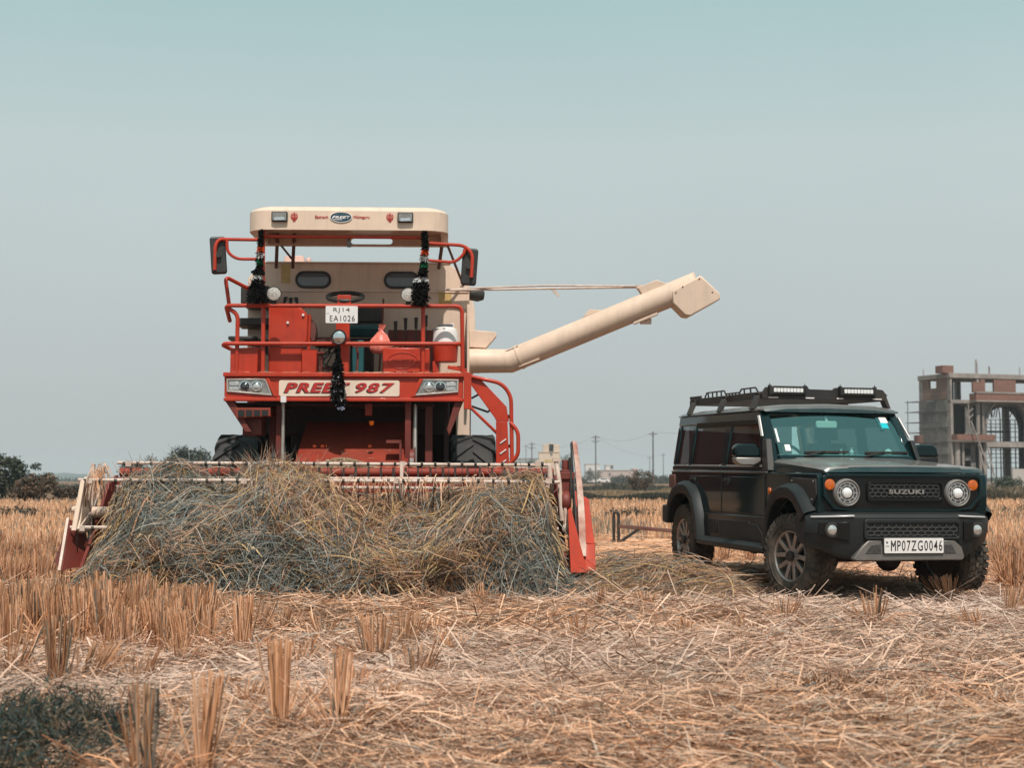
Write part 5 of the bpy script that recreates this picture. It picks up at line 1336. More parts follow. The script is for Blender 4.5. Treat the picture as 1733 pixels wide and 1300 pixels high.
# ---------------------------------------------------------------- straw
def litter():
    g = np.random.RandomState(21)
    N = 225000
    d = np.concatenate([4.0 + 5.2 * g.rand(int(N * .62)) ** .85, 9 + 9.0 * g.rand(N - int(N * .62))])
    x = (g.rand(N) * 2 - 1) * (d * .425 + .75)
    keep = np.ones(N, bool)
    pf = 1.25 * np.sin(x * 1.3 + 1.1 * np.sin(d * .8)) + .9 * np.sin(d * 1.9 + x * .8)
    sparse = (x / d < -.14) & (np.sin(x * 3.1 + 1) * np.sin(d * 2.7) > -.1)
    hp = ground_at(1400, 1172); keep &= ((x - hp.x) / .26) ** 2 + ((d - hp.y) / .30) ** 2 > (.7 + .5 * g.rand(N))
    keep &= ~(sparse & (g.rand(N) < .55))
    x, d, pf = x[keep], d[keep], pf[keep]; n = len(x)
    a = pf * .45 + g.randn(n) * .75
    ln = g.uniform(.05, .17, n) * (1 + .5 * (g.rand(n) < .15)) * np.clip(d / 7, .75, 1.5)
    bend = g.randn(n) * .35
    lift = np.abs(g.randn(n)) * .020 + .006 + .045 * (g.rand(n) ** 3)
    tilt = g.randn(n) * .16 + (g.rand(n) < .12) * g.uniform(-.7, .7, n)
    z0 = gh(x, d)
    P = np.zeros((n, 3, 3))
    for k, s in enumerate((-1, 0, 1)):
        aa = a + bend * s
        P[:, k, 0] = x + s * ln * np.cos(aa); P[:, k, 1] = d + s * ln * np.sin(aa)
        P[:, k, 2] = z0 + lift + s * ln * np.sin(tilt) - abs(s) * .008
    P[:, :, 2] = np.maximum(P[:, :, 2], gh(P[:, :, 0], P[:, :, 1]) + .003)
    face = norm(np.stack([g.randn(n) * .45, g.randn(n) * .45, np.ones(n)], -1))
    W = g.uniform(.0026, .0060, n) * (1 + .9 * (g.rand(n) < .10)) * np.clip(d / 7, .85, 1.35)
    V, F, k = ribbons(P, W, face)
    pg = .5 + .5 * np.sin(x * .9 + d * .6) * np.sin(d * 1.1 - x * .5)
    c = strand_cols(n, .03, g) * 1.07 * (1.0 + .10 * np.sin(x * 2 + d * 1.3))[:, None]
    gr = g.rand(n) < .16 * pg
    c[gr] = c[gr] * .35 + np.array([.24, .245, .215]) * .65
    dk = g.rand(n) < .26; c[dk] *= .36
    lt = g.rand(n) < .10; c[lt] = c[lt] * .5 + np.array([.62, .50, .40]) * .5
    pw = np.clip(.32 + .4 * np.sin(x * .55 + 1.3 * np.sin(d * .5)) * np.sin(d * .62 + .8), 0, .7)[:, None] * np.clip((d - 5.2) / 2.6, .15, 1)[:, None]
    c = c * (1 - pw) + (c.mean(1, keepdims=True) * .5 + np.array([.49, .33, .25]) * .80) * pw
    o = np_mesh('loose_straw', V, F, np.repeat(c, k, 0), M['strand'])
    tag(o, kind='stuff')
litter()

def field_grid(x, d, g, cell=.23):
    return x, d

def clump_mesh(name, seed, h=.36, r=.055, n=26, lean=(0, 0), green=.06, flare=.25, ragged=.06, dark=0.0):
    n = int(n * 1.6); BR = np.array([1.20, 1.13, 1.04])
    """a tuft of cut rice stems"""
    g = np.random.RandomState(seed)
    a = g.rand(n) * 2 * np.pi; q = np.sqrt(g.rand(n)) * r
    bx, by = q * np.cos(a), q * np.sin(a)
    hh = h * (1 - (ragged + .05) * g.rand(n) - .30 * g.rand(n) * (g.rand(n) < .25))
    tx = bx * (1 + flare) + g.randn(n) * (.012 + .030 * (g.rand(n) < .40)) + lean[0] * hh; ty = by * (1 + flare) + g.randn(n) * .012 + lean[1] * hh
    P = np.zeros((n, 4, 3))
    for k, f in enumerate((0, .35, .7, 1)):
        P[:, k, 0] = bx * .8 + (tx - bx * .8) * f + g.randn(n) * .002; P[:, k, 1] = by * .8 + (ty - by * .8) * f + g.randn(n) * .002; P[:, k, 2] = hh * f - .015
    Rr = g.uniform(.0019, .0042, n)[:, None] * np.array([1, 1.05, 1.0, .92])[None]
    V, F, k = prisms(P, Rr)
    c = strand_cols(n, green, g) * BR * (1 - dark); c[g.rand(n) < .16] *= .5
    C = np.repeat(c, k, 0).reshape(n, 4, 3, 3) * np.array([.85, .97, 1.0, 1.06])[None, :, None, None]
    # stems pushed over and splayed outwards
    ns = 13; a = g.rand(ns) * 2 * np.pi; ls = h * g.uniform(.5, 1.05, ns); th = g.uniform(.35, 1.15, ns)
    S = np.zeros((ns, 4, 3))
    for k, f in enumerate((0, .35, .7, 1)):
        S[:, k, 0] = np.cos(a) * (r * .7 + ls * f * np.sin(th)); S[:, k, 1] = np.sin(a) * (r * .7 + ls * f * np.sin(th)); S[:, k, 2] = ls * f * np.cos(th) * (1 - .15 * f) - .01
    V3, F3, k3 = prisms(S, g.uniform(.0022, .0040, ns)[:, None] * np.ones((1, 4)))
    c3 = np.repeat(strand_cols(ns, green * .5, g) * BR * (1 - dark), k3, 0)
    F3 = F3 + len(V); V = np.concatenate([V, V3]); F = np.concatenate([F, F3]); C = np.concatenate([C.reshape(-1, 3), c3])
    # bent and broken leaves round the foot
    m = 42
    a = g.rand(m) * 2 * np.pi; ln = g.uniform(.06, .26, m); up = g.uniform(.1, 1.3, m)
    Q = np.zeros((m, 4, 3))
    for k2, f in enumerate((0, .4, .75, 1)):
        Q[:, k2, 0] = np.cos(a) * (r * .6 + ln * f); Q[:, k2, 1] = np.sin(a) * (r * .6 + ln * f); Q[:, k2, 2] = ln * up * (f - .75 * f * f) * 1.1
    V2, F2, k2 = ribbons(Q, g.uniform(.004, .007, m), norm(g.randn(m, 3) * .4 + np.array([0, -.4, 1])), (1, 1, .8, .3))
    c2 = np.repeat(strand_cols(m, .05, g) * BR, k2, 0)
    V = np.concatenate([V, V2]); F = np.concatenate([F, F2 + len(C.reshape(-1, 3))]); C = np.concatenate([C.reshape(-1, 3), c2])
    return np_mesh(name, V, F, C, M['strand'])

def place(o, x, y, label, group=None, rz=0.0, sc=1.0):
    o.location = (x, y, float(gh(x, y))); o.rotation_euler = (0, 0, rz); o.scale = (sc, sc, sc)
    return tag(o, label, 'stubble', group)

# the tufts one can point to: pixel of the foot, height and spread in metres
SOLO = [
    (30, 1085, .37, .045, 22, (.02, 0), .20, .05, 'tall dark-streaked stubble tuft at the left edge of the photo, foremost of the standing row'),
    (97, 1158, .36, .060, 34, (.0, 0), .22, .05, 'thick greenish upright stubble tuft just above the dark weeds'),
    (246, 1312, .37, .050, 30, (.01, 0), .22, .05, 'dark blurred stubble tuft at the bottom edge right beside the dark weeds'),
    (345, 1296, .40, .036, 24, (.06, 0), .03, .04, 'pale slim stubble tuft leaning slightly right at the bottom of the photo'),
    (475, 1232, .38, .044, 30, (.0, 0), .06, .02, 'straight stubble tuft with an even flat top, alone in the lower middle left'),
    (574, 1238, .35, .034, 22, (.03, 0), .05, .10, 'narrow stubble tuft with a ragged double top, rightmost of the tall near tufts'),
    (412, 1100, .36, .055, 40, (.0, 0), .06, .03, 'broad upright flat-topped stubble tuft standing before the straw heap'),
    (264, 1076, .31, .045, 26, (.0, 0), .06, .05, 'upright stubble tuft left of the broad flat-topped one'),
    (478, 1062, .19, .035, 20, (.18, 0), .02, .10, 'short brown stubble tuft leaning right'),
    (634, 1112, .30, .062, 34, (-.05, 0), .10, .08, 'wide loose stubble tuft with pale stems in the middle of the photo'),
    (684, 1090, .27, .055, 30, (.14, 0), .02, .08, 'rusty stubble tuft leaning right behind the wide loose tuft'),
    (816, 1020, .18, .026, 14, (-.08, 0), .0, .15, 'small pale split tuft at the foot of the straw heap'),
    (1018, 1036, .17, .032, 18, (-.03, 0), .0, .05, 'square brown stub tuft right of the straw heap'),
    (1095, 1036, .15, .055, 26, (-.1, 0), .0, .15, 'pale fanned-out stubble tuft before the small straw pile'),
    (1160, 1078, .14, .050, 18, (.0, 0), .0, .30, 'sparse bleached tuft lying apart in the open straw'),
    (1252, 1084, .19, .028, 14, (.06, 0), .0, .35, 'dark ragged tuft with one tall stem in the open straw'),
    (1250, 1006, .14, .038, 22, (.05, 0), .0, .12, 'short brown tuft beside the front tyre of the car'),
    (1604, 1014, .24, .060, 46, (-.22, 0), .0, .12, 'bright fan of stems in front of the car bumper'),
    (1545, 1000, .16, .03, 14, (-.05, 0), .05, .25, 'thin brown tuft in the shade under the car bumper'),
    (1712, 1002, .32, .070, 44, (-.10, 0), .0, .20, 'large loose tuft beside the far front tyre of the car'),
    (1402, 1184, .13, .085, 70, (.0, 0), .0, .55, 'dark trodden stump in a hollow of the straw'),
    (650, 1204, .14, .045, 18, (.25, 0), .0, .30, 'broken brown tuft bent over in the middle foreground'),
    (1668, 1092, .11, .026, 12, (.05, 0), .0, .35, 'tiny torn tuft at the right edge of the open straw'),
    (165, 1072, .32, .055, 30, (.05, 0), .08, .08, 'upright tan tuft, first to the right behind the greenish one'),
    (322, 1062, .30, .050, 28, (-.03, 0), .05, .08, 'upright tan tuft between the two flat-topped ones in the row before the heap'),
    (140, 1150, .24, .05, 26, (.45, .1), .04, .2, 'loose tuft falling to the right beside the thick greenish one'),
    (600, 1165, .16, .045, 20, (.1, 0), .04, .3, 'short splayed tuft below the wide loose one'),
    (925, 1048, .07, .05, 18, (.0, 0), .0, .3, 'low brown stump lying before the straw heap'),
]
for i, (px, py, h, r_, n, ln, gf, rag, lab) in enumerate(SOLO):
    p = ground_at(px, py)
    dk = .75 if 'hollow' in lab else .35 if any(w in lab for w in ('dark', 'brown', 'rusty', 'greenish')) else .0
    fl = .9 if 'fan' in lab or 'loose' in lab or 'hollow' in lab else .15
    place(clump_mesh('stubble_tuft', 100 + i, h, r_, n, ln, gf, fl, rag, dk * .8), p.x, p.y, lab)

def standing_zones(x, d):
    q = x / d
    A = (q < -.195 + .012 * np.sin(d * 3)) & (d > 8.6) & (d < 11.2)
    Bz = (q < -.272) & (d > 13.4)
    Cz = (d > 17.2) & ~((q > .04) & (q < .115) & (d < 24.5))
    D = (q > .315) & (d > 11.2)
    return A | Bz | Cz | D

def all_clumps():
    g = np.random.RandomState(33)
    rows = []
    ry = 8.7
    while ry < 57.5:
        st = .185 + .0045 * (ry - 8)
        xs = np.arange(-(ry * .44 + 1.2), ry * .44 + 1.2, st) + g.rand() * st
        xs = xs + g.randn(len(xs)) * .035; dd = np.full(len(xs), ry) + g.randn(len(xs)) * .045
        rows.append(np.stack([xs, dd], -1)); ry += .25 + .004 * (ry - 8)
    P = np.concatenate(rows)
    P = P[standing_zones(P[:, 0], P[:, 1])]
    # nothing grows inside the machines, wheel tracks are trodden flat
    bad = (np.abs(P[:, 0] + 1.7) < 2.6) & (P[:, 1] > 12.4) & (P[:, 1] < 19.5)
    bad |= (P[:, 0] > 1.0) & (P[:, 0] < 4.2) & (P[:, 1] > 11.6) & (P[:, 1] < 17.5)
    P = P[~bad]
    tr = np.sin(P[:, 0] * .35 + .12 * P[:, 1] + 2) * np.sin(P[:, 1] * .22)
    return P[g.rand(len(P)) < np.where((tr > .45) & (P[:, 1] > 12), .35, .94)], g

CP, cg = all_clumps()
order = np.argsort(CP[:, 1] + 900 * (np.abs(CP[:, 0] / CP[:, 1]) > .345))
near = CP[order[:225]]; far = CP[order[225:]]
ext = np.array([[p.x, p.y] for p in (ground_at(*q) for q in ((60, 1210), (130, 1105), (190, 1128), (232, 1150), (300, 1120), (380, 1165), (420, 1190), (505, 1118), (545, 1082), (440, 1058), (590, 1052), (735, 1062), (770, 1110), (705, 1140), (20, 1150), (330, 1195), (520, 1205), (980, 1090), (1330, 1058), (1480, 1066), (1560, 1095), (1655, 1062)))])
PROTO = [clump_mesh('stubble_tuft', 200 + i, .30 + .012 * i, .05 + .004 * (i % 4), 22 + i, (cg.randn() * .08, cg.randn() * .06), .05, .2 + .1 * (i % 3), .10 + .02 * i, .08 * (i % 3)) for i in range(9)]
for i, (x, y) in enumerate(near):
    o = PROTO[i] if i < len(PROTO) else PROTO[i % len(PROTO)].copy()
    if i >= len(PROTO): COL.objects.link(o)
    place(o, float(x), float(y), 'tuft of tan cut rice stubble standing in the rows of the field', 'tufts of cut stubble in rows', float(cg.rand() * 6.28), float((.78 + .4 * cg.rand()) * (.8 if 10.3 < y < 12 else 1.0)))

# trodden and half broken tufts scattered between the rows
BROKEN = [clump_mesh('stubble_tuft', 300 + i, .13 + .03 * i, .045, 14, (cg.randn() * .35, cg.randn() * .2), .03, .9, .35, .1) for i in range(5)]
for i, (x, y) in enumerate(ext):
    o = BROKEN[i] if i < 5 else BROKEN[i % 5].copy()
    if i >= 5: COL.objects.link(o)
    place(o, float(x), float(y), 'low broken tuft of stubble lying half flat in the loose straw', 'broken tufts in the loose straw', float(cg.rand() * 6.28), float(.8 + .4 * cg.rand()))

def far_stubble():
    g = np.random.RandomState(5)
    parts = []
    for d0, d1, m, wk in ((0, 20, 16, 1.0), (20, 32, 10, 1.5), (32, 70, 7, 2.1)):
        q = far[(far[:, 1] >= d0) & (far[:, 1] < d1)]
        if not len(q): continue
        b = np.repeat(q, m, 0); n = len(b)
        off = g.randn(n, 2) * .05; h = g.uniform(.16, .34, n); ln = g.randn(n, 2) * .10
        P = np.zeros((n, 3, 3))
        for k, f in enumerate((0, .5, 1)):
            P[:, k, 0] = b[:, 0] + off[:, 0] + ln[:, 0] * h * f * 1.6; P[:, k, 1] = b[:, 1] + off[:, 1] + ln[:, 1] * h * f
            P[:, k, 2] = gh(b[:, 0], b[:, 1]) + h * f
        V, F, k = ribbons(P, .0075 * wk * g.uniform(.7, 1.3, n), norm(np.stack([g.randn(n) * .5, -np.ones(n), g.randn(n) * .2], -1)))
        patch = .5 + .5 * np.sin(b[:, 0] * .33 + 1.7 * np.sin(b[:, 1] * .17)) * np.sin(b[:, 1] * .41 + b[:, 0] * .12)
        c = strand_cols(n, 0.03, g) * np.array([1.14, 1.12, 1.05]) * (.78 + .36 * g.rand(n, 1))
        gr = (g.rand(n) < .10 + .55 * (patch > .86)); c[gr] = c[gr] * .25 + np.array([.13, .14, .12]) * .75
        parts.append((V, F, np.repeat(c, k, 0)))
    # straw lying between the rows
    n = 32000
    d = 14 + 44 * g.rand(n) ** 1.5; x = (g.rand(n) * 2 - 1) * (d * .44 + 1.0)
    a = g.randn(n) * .9; l = g.uniform(.12, .32, n)
    P = np.zeros((n, 2, 3))
    for k, s in enumerate((-1, 1)):
        P[:, k, 0] = x + s * l * np.cos(a); P[:, k, 1] = d + s * l * np.sin(a); P[:, k, 2] = gh(x, d) + .03 + g.rand(n) * .08
    V, F, k = ribbons(P, .010 * np.clip(d / 18, .8, 2.6), norm(np.stack([g.randn(n) * .4, -.5 + g.randn(n) * .3, np.ones(n)], -1)))
    parts.append((V, F, np.repeat(strand_cols(n, .02, g) * np.array([1.05, .98, .9]), k, 0)))
    Vs, Fs, Cs, b = [], [], [], 0
    for V, F, C in parts: Vs.append(V); Fs.append(F + b); Cs.append(C); b += len(V)
    tag(np_mesh('far_stubble', np.concatenate(Vs), np.concatenate(Fs), np.concatenate(Cs), M['strand']), kind='stuff')
far_stubble()

def heap(name, surf, nrm_out, u0, u1, v0, v1, n, lenr, green, seed, label, thick=.10, base=None, dirf=None, extra=None, width=(.0032, .0068)):
    """straw lying over a mound: surf(u, v) -> point; strands follow the mound in swirling locks"""
    g = np.random.RandomState(seed)
    parts = []
    # dark packed body under the strands
    nu, nv = 90, 26
    U, Vv = np.meshgrid(np.linspace(u0, u1, nu), np.linspace(v0, v1, nv), indexing='ij')
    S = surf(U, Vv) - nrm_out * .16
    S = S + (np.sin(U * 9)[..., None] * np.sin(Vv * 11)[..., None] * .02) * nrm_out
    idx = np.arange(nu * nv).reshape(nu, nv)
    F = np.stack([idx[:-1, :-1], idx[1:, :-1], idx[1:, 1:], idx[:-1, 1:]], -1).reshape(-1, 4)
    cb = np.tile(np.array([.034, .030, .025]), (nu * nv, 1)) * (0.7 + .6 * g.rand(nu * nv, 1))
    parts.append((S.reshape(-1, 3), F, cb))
    K = 6
    # locks: bundles of nearly parallel strands
    nl = n // 16
    lu, lv = u0 + (u1 - u0) * g.rand(nl), v0 + (v1 - v0) * g.rand(nl) ** .95
    hol = np.sin(lu * 7.1 + 2.3 * np.sin(lv * 6)) * np.sin(lv * 8.3 + 1.7 * np.sin(lu * 4.7)) > .45
    kp = ~(hol & (g.rand(nl) < .85)); lu, lv = lu[kp], lv[kp]; nl = len(lu)
    la = dirf(lu, lv) + g.randn(nl) * .75
    lg = np.clip(green(lu, lv), 0, 1)
    lcol = g.rand(nl) < lg
    llen = g.uniform(lenr[0], lenr[1], nl); lcurv = g.randn(nl) * .30
    loff = np.clip(g.rand(nl), 0, 1) * thick
    i = np.repeat(np.arange(nl), 16); m = len(i)
    su = lu[i] + g.randn(m) * .075; sv = lv[i] + g.randn(m) * .055
    a = la[i] + g.randn(m) * .30; L_ = llen[i] * (.55 + .6 * g.rand(m)); cu = lcurv[i] + g.randn(m) * .22 + (g.rand(m) < .06) * g.randn(m) * .8
    out = loff[i] + np.abs(g.randn(m)) * .022
    wild = g.rand(m) < .24
    a[wild] = g.rand(wild.sum()) * 6.28; out[wild] += g.rand(wild.sum()) * .07
    stick = (g.rand(m) < .12)
    P = np.zeros((m, K, 3))
    for k in range(K):
        f = k / (K - 1) - .5
        aa = a + cu * f
        uu = su + L_ * f * np.cos(aa); vv = sv + L_ * f * np.sin(aa) * .8
        o = out + np.where(stick, (f + .5) * .16, 0) - np.abs(f) ** 2 * .12
        P[:, k] = surf(uu, np.clip(vv, v0 - .3, v1 + .25)) + nrm_out * o[:, None]
        P[:, k, 2] -= np.abs(f) ** 2 * .08
    P[:, :, 2] = np.maximum(P[:, :, 2], gh(P[:, :, 0], P[:, :, 1]) + .005)
    face = norm(np.tile(nrm_out, (m, 1)) + g.randn(m, 3) * .65)
    V, F, k = ribbons(P, g.uniform(*width, m) * (1 + .8 * (g.rand(m) < .05)), face, (.7, 1, 1, 1, .85, .35))
    isg = lcol[i] ^ (g.rand(m) < .14)
    c = np.where(isg[:, None], GREEN[g.randint(0, 5, m)] * 1.15, STRAW[g.randint(0, 5, m)] * .78) * (.34 + .88 * g.rand(m, 1))
    ear = (~isg) & (g.rand(m) < .2)
    c[ear] = np.array([.47, .30, .13]) * (.8 + .4 * g.rand(ear.sum(), 1))
    parts.append((V, F, np.repeat(c, k, 0)))
    # drooping seed heads and broad dry leaves
    ne = n // 9; eu = u0 + (u1 - u0) * g.rand(ne); ev = v0 + (v1 - v0) * g.rand(ne) ** .7
    E0 = surf(eu, ev) + nrm_out * (thick * .6 + .06 * g.rand(ne, 1)); ea = g.rand(ne) * 6.28; el = g.uniform(.06, .17, ne)
    Pe = np.zeros((ne, 4, 3))
    for k in range(4):
        f = k / 3
        Pe[:, k] = E0 + np.stack([np.cos(ea) * el * f, -.35 * el * f + 0 * ea, np.sin(ea) * el * f * .6 - .75 * el * f * f], -1)
    Pe[:, :, 2] = np.maximum(Pe[:, :, 2], .01)
    V, F, k = ribbons(Pe, g.uniform(.007, .013, ne), norm(np.tile(nrm_out, (ne, 1)) + g.randn(ne, 3) * .5), (.35, 1, .9, .2))
    ce = np.array([[.50, .31, .14], [.58, .40, .22], [.40, .27, .13], [.26, .25, .20]])[g.randint(0, 4, ne)] * (.6 + .6 * g.rand(ne, 1))
    parts.append((V, F, np.repeat(ce, k, 0)))
    if extra: parts.append(extra())
    Vs, Fs, Cs, b = [], [], [], 0
    for V, F, C in parts: Vs.append(V); Fs.append(F + b); Cs.append(C); b += len(V)
    o = np_mesh(name, np.concatenate(Vs), np.concatenate(Fs), np.concatenate(Cs), M['strand'])
    return tag(o, label, 'straw heap')

CR = np.array([(-2.12, .05), (-2.02, .20), (-1.92, .46), (-1.82, .72), (-1.70, .88), (-1.5, .94), (-1.15, .96), (-.85, .99), (-.6, 1.10), (-.42, 1.05), (-.2, .95), (.15, .79), (.5, .70), (.95, .70), (1.15, .84), (1.35, .99), (1.7, 1.02), (1.85, .98), (1.92, .72), (1.99, .30), (2.12, .06)])
def heap_surf(u, v):
    u = np.asarray(u, float); v = np.asarray(v, float)
    h = np.interp(u, CR[:, 0], CR[:, 1])
    vv = np.clip(v, -.3, 1.35)
    z = np.where(vv < 1, h * np.sign(vv) * np.abs(np.clip(vv, -1, 1)) ** .85, h - (vv - 1) * .55)
    y = -2.78 + 1.08 * vv - .28 * np.sin(np.clip(vv, 0, 1) * math.pi) * h + .10 * np.sin(u * 2.1) * (1 - np.clip(vv, 0, 1))
    y = y - .15 * np.exp(-((u - .5) / .6) ** 2) * np.sin(np.clip(vv, 0, 1) * math.pi)
    b = .075 * np.sin(u * 5.3 + 3 * vv) + .075 * np.sin(u * 3.1 - 7 * vv + 1) + .045 * np.sin(u * 11 + vv * 9)
    y = y - b * .8; z = z + b * .7 * np.clip(vv, 0, 1)
    c, s = math.cos(CMB_RZ), math.sin(CMB_RZ)
    return np.stack([CMB_LOC[0] + u * c - y * s, CMB_LOC[1] + u * s + y * c, z], -1)
NO = norm(np.array([.0, -.80, .58]))
def loose_tops():
    g = np.random.RandomState(77); n = 520
    u = np.concatenate([g.normal(-.60, .24, n // 2), g.uniform(-1.9, 2.0, n - n // 2)])
    b = heap_surf(u, .86 + .2 * g.rand(n)) + NO * .03
    L_ = g.uniform(.10, .34, n); a = g.randn(n) * .7; y = g.uniform(-.5, .2, n)
    K = 4; P = np.zeros((n, K, 3))
    for k in range(K):
        f = k / (K - 1)
        P[:, k] = b + np.stack([np.sin(a) * L_ * f + g.randn(n) * .004, y * L_ * f, np.cos(a) * L_ * f - .10 * L_ * f * f], -1)
    V, F, k = ribbons(P, g.uniform(.004, .008, n), norm(np.stack([g.randn(n) * .4, -np.ones(n), g.randn(n) * .3], -1)), (1, 1, .7, .25))
    return V, F, np.repeat(strand_cols(n, .5, g) * .85, k, 0)
heap('straw_heap', heap_surf, NO, -2.04, 2.02, -.04, 1.12, 40000, (.25, .70),
     lambda u, v: .66 + .24 * np.sin(u * 2.3 + 2.4 * v + 2.6) + .22 * np.sin(v * 5 - u * 2.9) - .50 * np.clip((v - .70) / .25, 0, 1) * (1 - .6 * (u < -.9)) - .42 * np.exp(-((u - .55) / .55) ** 2) * (v > .2) - .25 * (u > 1.0) * (v > .5),
     9, 'big heap of grey green and tan cut straw piled against the front of the harvester', .10,
     None, lambda u, v: .55 + .75 * np.sin(u * 1.7 + 1.5 * v) + .6 * np.sin(v * 4 + u * .8), loose_tops)
def pile_surf(u, v):
    u = np.asarray(u, float); v = np.asarray(v, float)
    h = .20 * np.exp(-((u - 1.32) / .42) ** 2) + .10 * np.exp(-((u - .75) / .4) ** 2) + .015
    vv = np.clip(v, -.3, 1.4)
    z = h * np.sin(np.clip(vv, 0, 1.2) / 1.2 * math.pi * .75) + .02 * np.sin(u * 9 + vv * 6) * np.clip(vv, 0, 1)
    return np.stack([u, 12.55 + 1.0 * vv + .1 * np.sin(u * 3), z], -1)
heap('straw_heap', pile_surf, norm(np.array([0, -.45, .9])), .35, 1.85, -.1, 1.1, 6000, (.3, .8),
     lambda u, v: .42 - .3 * u + .25 * np.sin(u * 5 + v * 4), 10, 'low long pile of bent straw lying between the straw heap and the car', .05,
     None, lambda u, v: .15 + .25 * np.sin(u * 3 + v * 2))

def grain_mound():
    g = np.random.RandomState(6); n = 5200
    u = g.randn(n) * .26; w = g.rand(n)
    h = .13 * np.exp(-(u / .30) ** 2)
    P0 = np.stack([.03 + u, -.85 + .25 * g.rand(n), 1.055 + h * w], -1)
    d = norm(g.randn(n, 3) * np.array([1, .6, .5])) * g.uniform(.006, .016, (n, 1))
    V, F, k = ribbons(np.stack([P0 - d, P0 + d], 1), np.full(n, .006), norm(g.randn(n, 3)))
    rows = [[(.03 + (j / 20 - .5) * 1.3, -.85 + .25 * i / 5, 1.04 + .115 * math.exp(-(((j / 20 - .5) * 1.3) / .30) ** 2) * math.sin(math.pi * (i + .5) / 6)) for j in range(21)] for i in range(6)]
    c = np.array([.46, .33, .22]) * (.6 + .6 * g.rand(n, 1))
    nv = len(V)
    V2 = np.array([p for r_ in rows for p in r_]); ii = np.arange(6 * 21).reshape(6, 21)
    F2 = np.stack([ii[:-1, :-1], ii[:-1, 1:], ii[1:, 1:], ii[1:, :-1]], -1).reshape(-1, 4) + nv
    o = np_mesh('chaff_mound', np.concatenate([V, V2]), np.concatenate([F, F2]), np.concatenate([np.repeat(c, k, 0), np.tile([[.38, .27, .18]], (len(V2), 1))]), M['strand'])
    o.matrix_world = CM
    tag(o, 'flat mound of pale chaff lying on the feeder of the harvester', 'chaff')
grain_mound()

def straw_wisp(label, pts, n, seed, spread, ln, colr=None):
    g = np.random.RandomState(seed)
    p = np.array(pts); b = p[g.randint(0, len(p), n)] + g.randn(n, 3) * spread
    K = 5; P = np.zeros((n, K, 3)); a = g.rand(n) * 6.28; L_ = ln * (.5 + .8 * g.rand(n))
    for k in range(K):
        f = k / (K - 1)
        P[:, k] = b + np.stack([np.cos(a) * .07 * f, np.sin(a) * .07 * f - .03 * f, .05 * f - L_ * f * f], -1)
    V, F, k = ribbons(P, g.uniform(.004, .008, n), norm(np.stack([g.randn(n) * .4, -np.ones(n), g.randn(n) * .3], -1)), (1, 1, 1, .8, .4))
    o = np_mesh('straw_wisp', V, F, np.repeat(strand_cols(n, .15, g), k, 0), M['strand'])
    o.matrix_world = CM
    tag(o, label, 'straw')
straw_wisp('tuft of straw caught on the left end of the reel', [(-1.98, -2.0, 1.04), (-1.95, -1.95, 1.07), (-2.0, -2.02, 1.02)], 80, 15, .03, .24)
straw_wisp('thin straws dangling from the reel bars over the red sheet', [(x, -2.06, .97) for x in np.linspace(-.3, 1.6, 30)], 170, 16, .03, .20)

def weeds(name, cx, cy, sx, sy, h, n, cols, seed, label, cat, lw=.010, ll=.05):
    """leafy plants: thin stems with many narrow leaves"""
    g = np.random.RandomState(seed)
    ns = n // 22
    a = g.rand(ns) * 6.28; q = np.sqrt(g.rand(ns))
    bx = cx + q * np.cos(a) * sx; by = cy + q * np.sin(a) * sy
    hh = h * (.45 + .6 * g.rand(ns)) * (1 - .5 * q ** 2)
    dx, dy = g.randn(ns) * .3 * h + (bx - cx) * .25, g.randn(ns) * .3 * h
    P = np.zeros((ns, 4, 3))
    for k, f in enumerate((0, .33, .66, 1)):
        P[:, k] = np.stack([bx + dx * f * f, by + dy * f * f, gh(bx, by) + hh * f], -1)
    V1, F1, k1 = ribbons(P, np.full(ns, lw * .4), norm(g.randn(ns, 3)), (1, .9, .7, .4))
    C1 = np.repeat(cols[g.randint(0, len(cols), ns)] * .9, k1, 0)
    i = g.randint(0, ns, n); f = g.rand(n) ** .7
    b = np.stack([bx[i] + dx[i] * f * f, by[i] + dy[i] * f * f, gh(bx[i], by[i]) + hh[i] * f], -1) + g.randn(n, 3) * h * .03
    d = norm(g.randn(n, 3) + np.array([0, 0, .25])) * (ll * (.5 + g.rand(n, 1)))
    m = b + d * .5 + np.array([0, 0, 1]) * ll * .12
    V2, F2, k2 = ribbons(np.stack([b, m, b + d], 1), lw * g.uniform(.6, 1.4, n), norm(g.randn(n, 3)), (.4, 1, .15))
    C2 = np.repeat(cols[g.randint(0, len(cols), n)] * (.6 + .8 * g.rand(n, 1)), k2, 0)
    o = np_mesh(name, np.concatenate([V1, V2]), np.concatenate([F1, F2 + len(V1)]), np.concatenate([C1, C2]), M['leafm'])
    return tag(o, label, cat)
WG = np.array([[.030, .045, .043], [.045, .062, .058], [.020, .030, .030], [.075, .085, .075], [.16, .11, .065], [.035, .06, .045], [.11, .085, .06]])
p = ground_at(45, 1262)
weeds('weed_clump', p.x, p.y - .1, .33, .75, .26, 6800, WG, 41, 'dense dark green weed clump filling the lower left corner', 'weeds', .0055, .050)
for i, (px, py, sx, lab) in enumerate(((25, 885, .45, 'dark weed patch in the far stubble at the left edge'), (150, 884, .35, 'dark weed patch in the stubble beside the left crop divider'), (1715, 884, 1.5, 'grey green weed patch in the stubble right of the car'), (1062, 888, .4, 'dark weed patch in the stubble behind the metal drawbar'))):
    p = ground_at(px, py)
    weeds('weed_clump', p.x, p.y, sx * 1.5, sx * 1.3, .40, 4200, WG * .9, 50 + i, lab, 'weeds', .018, .07)

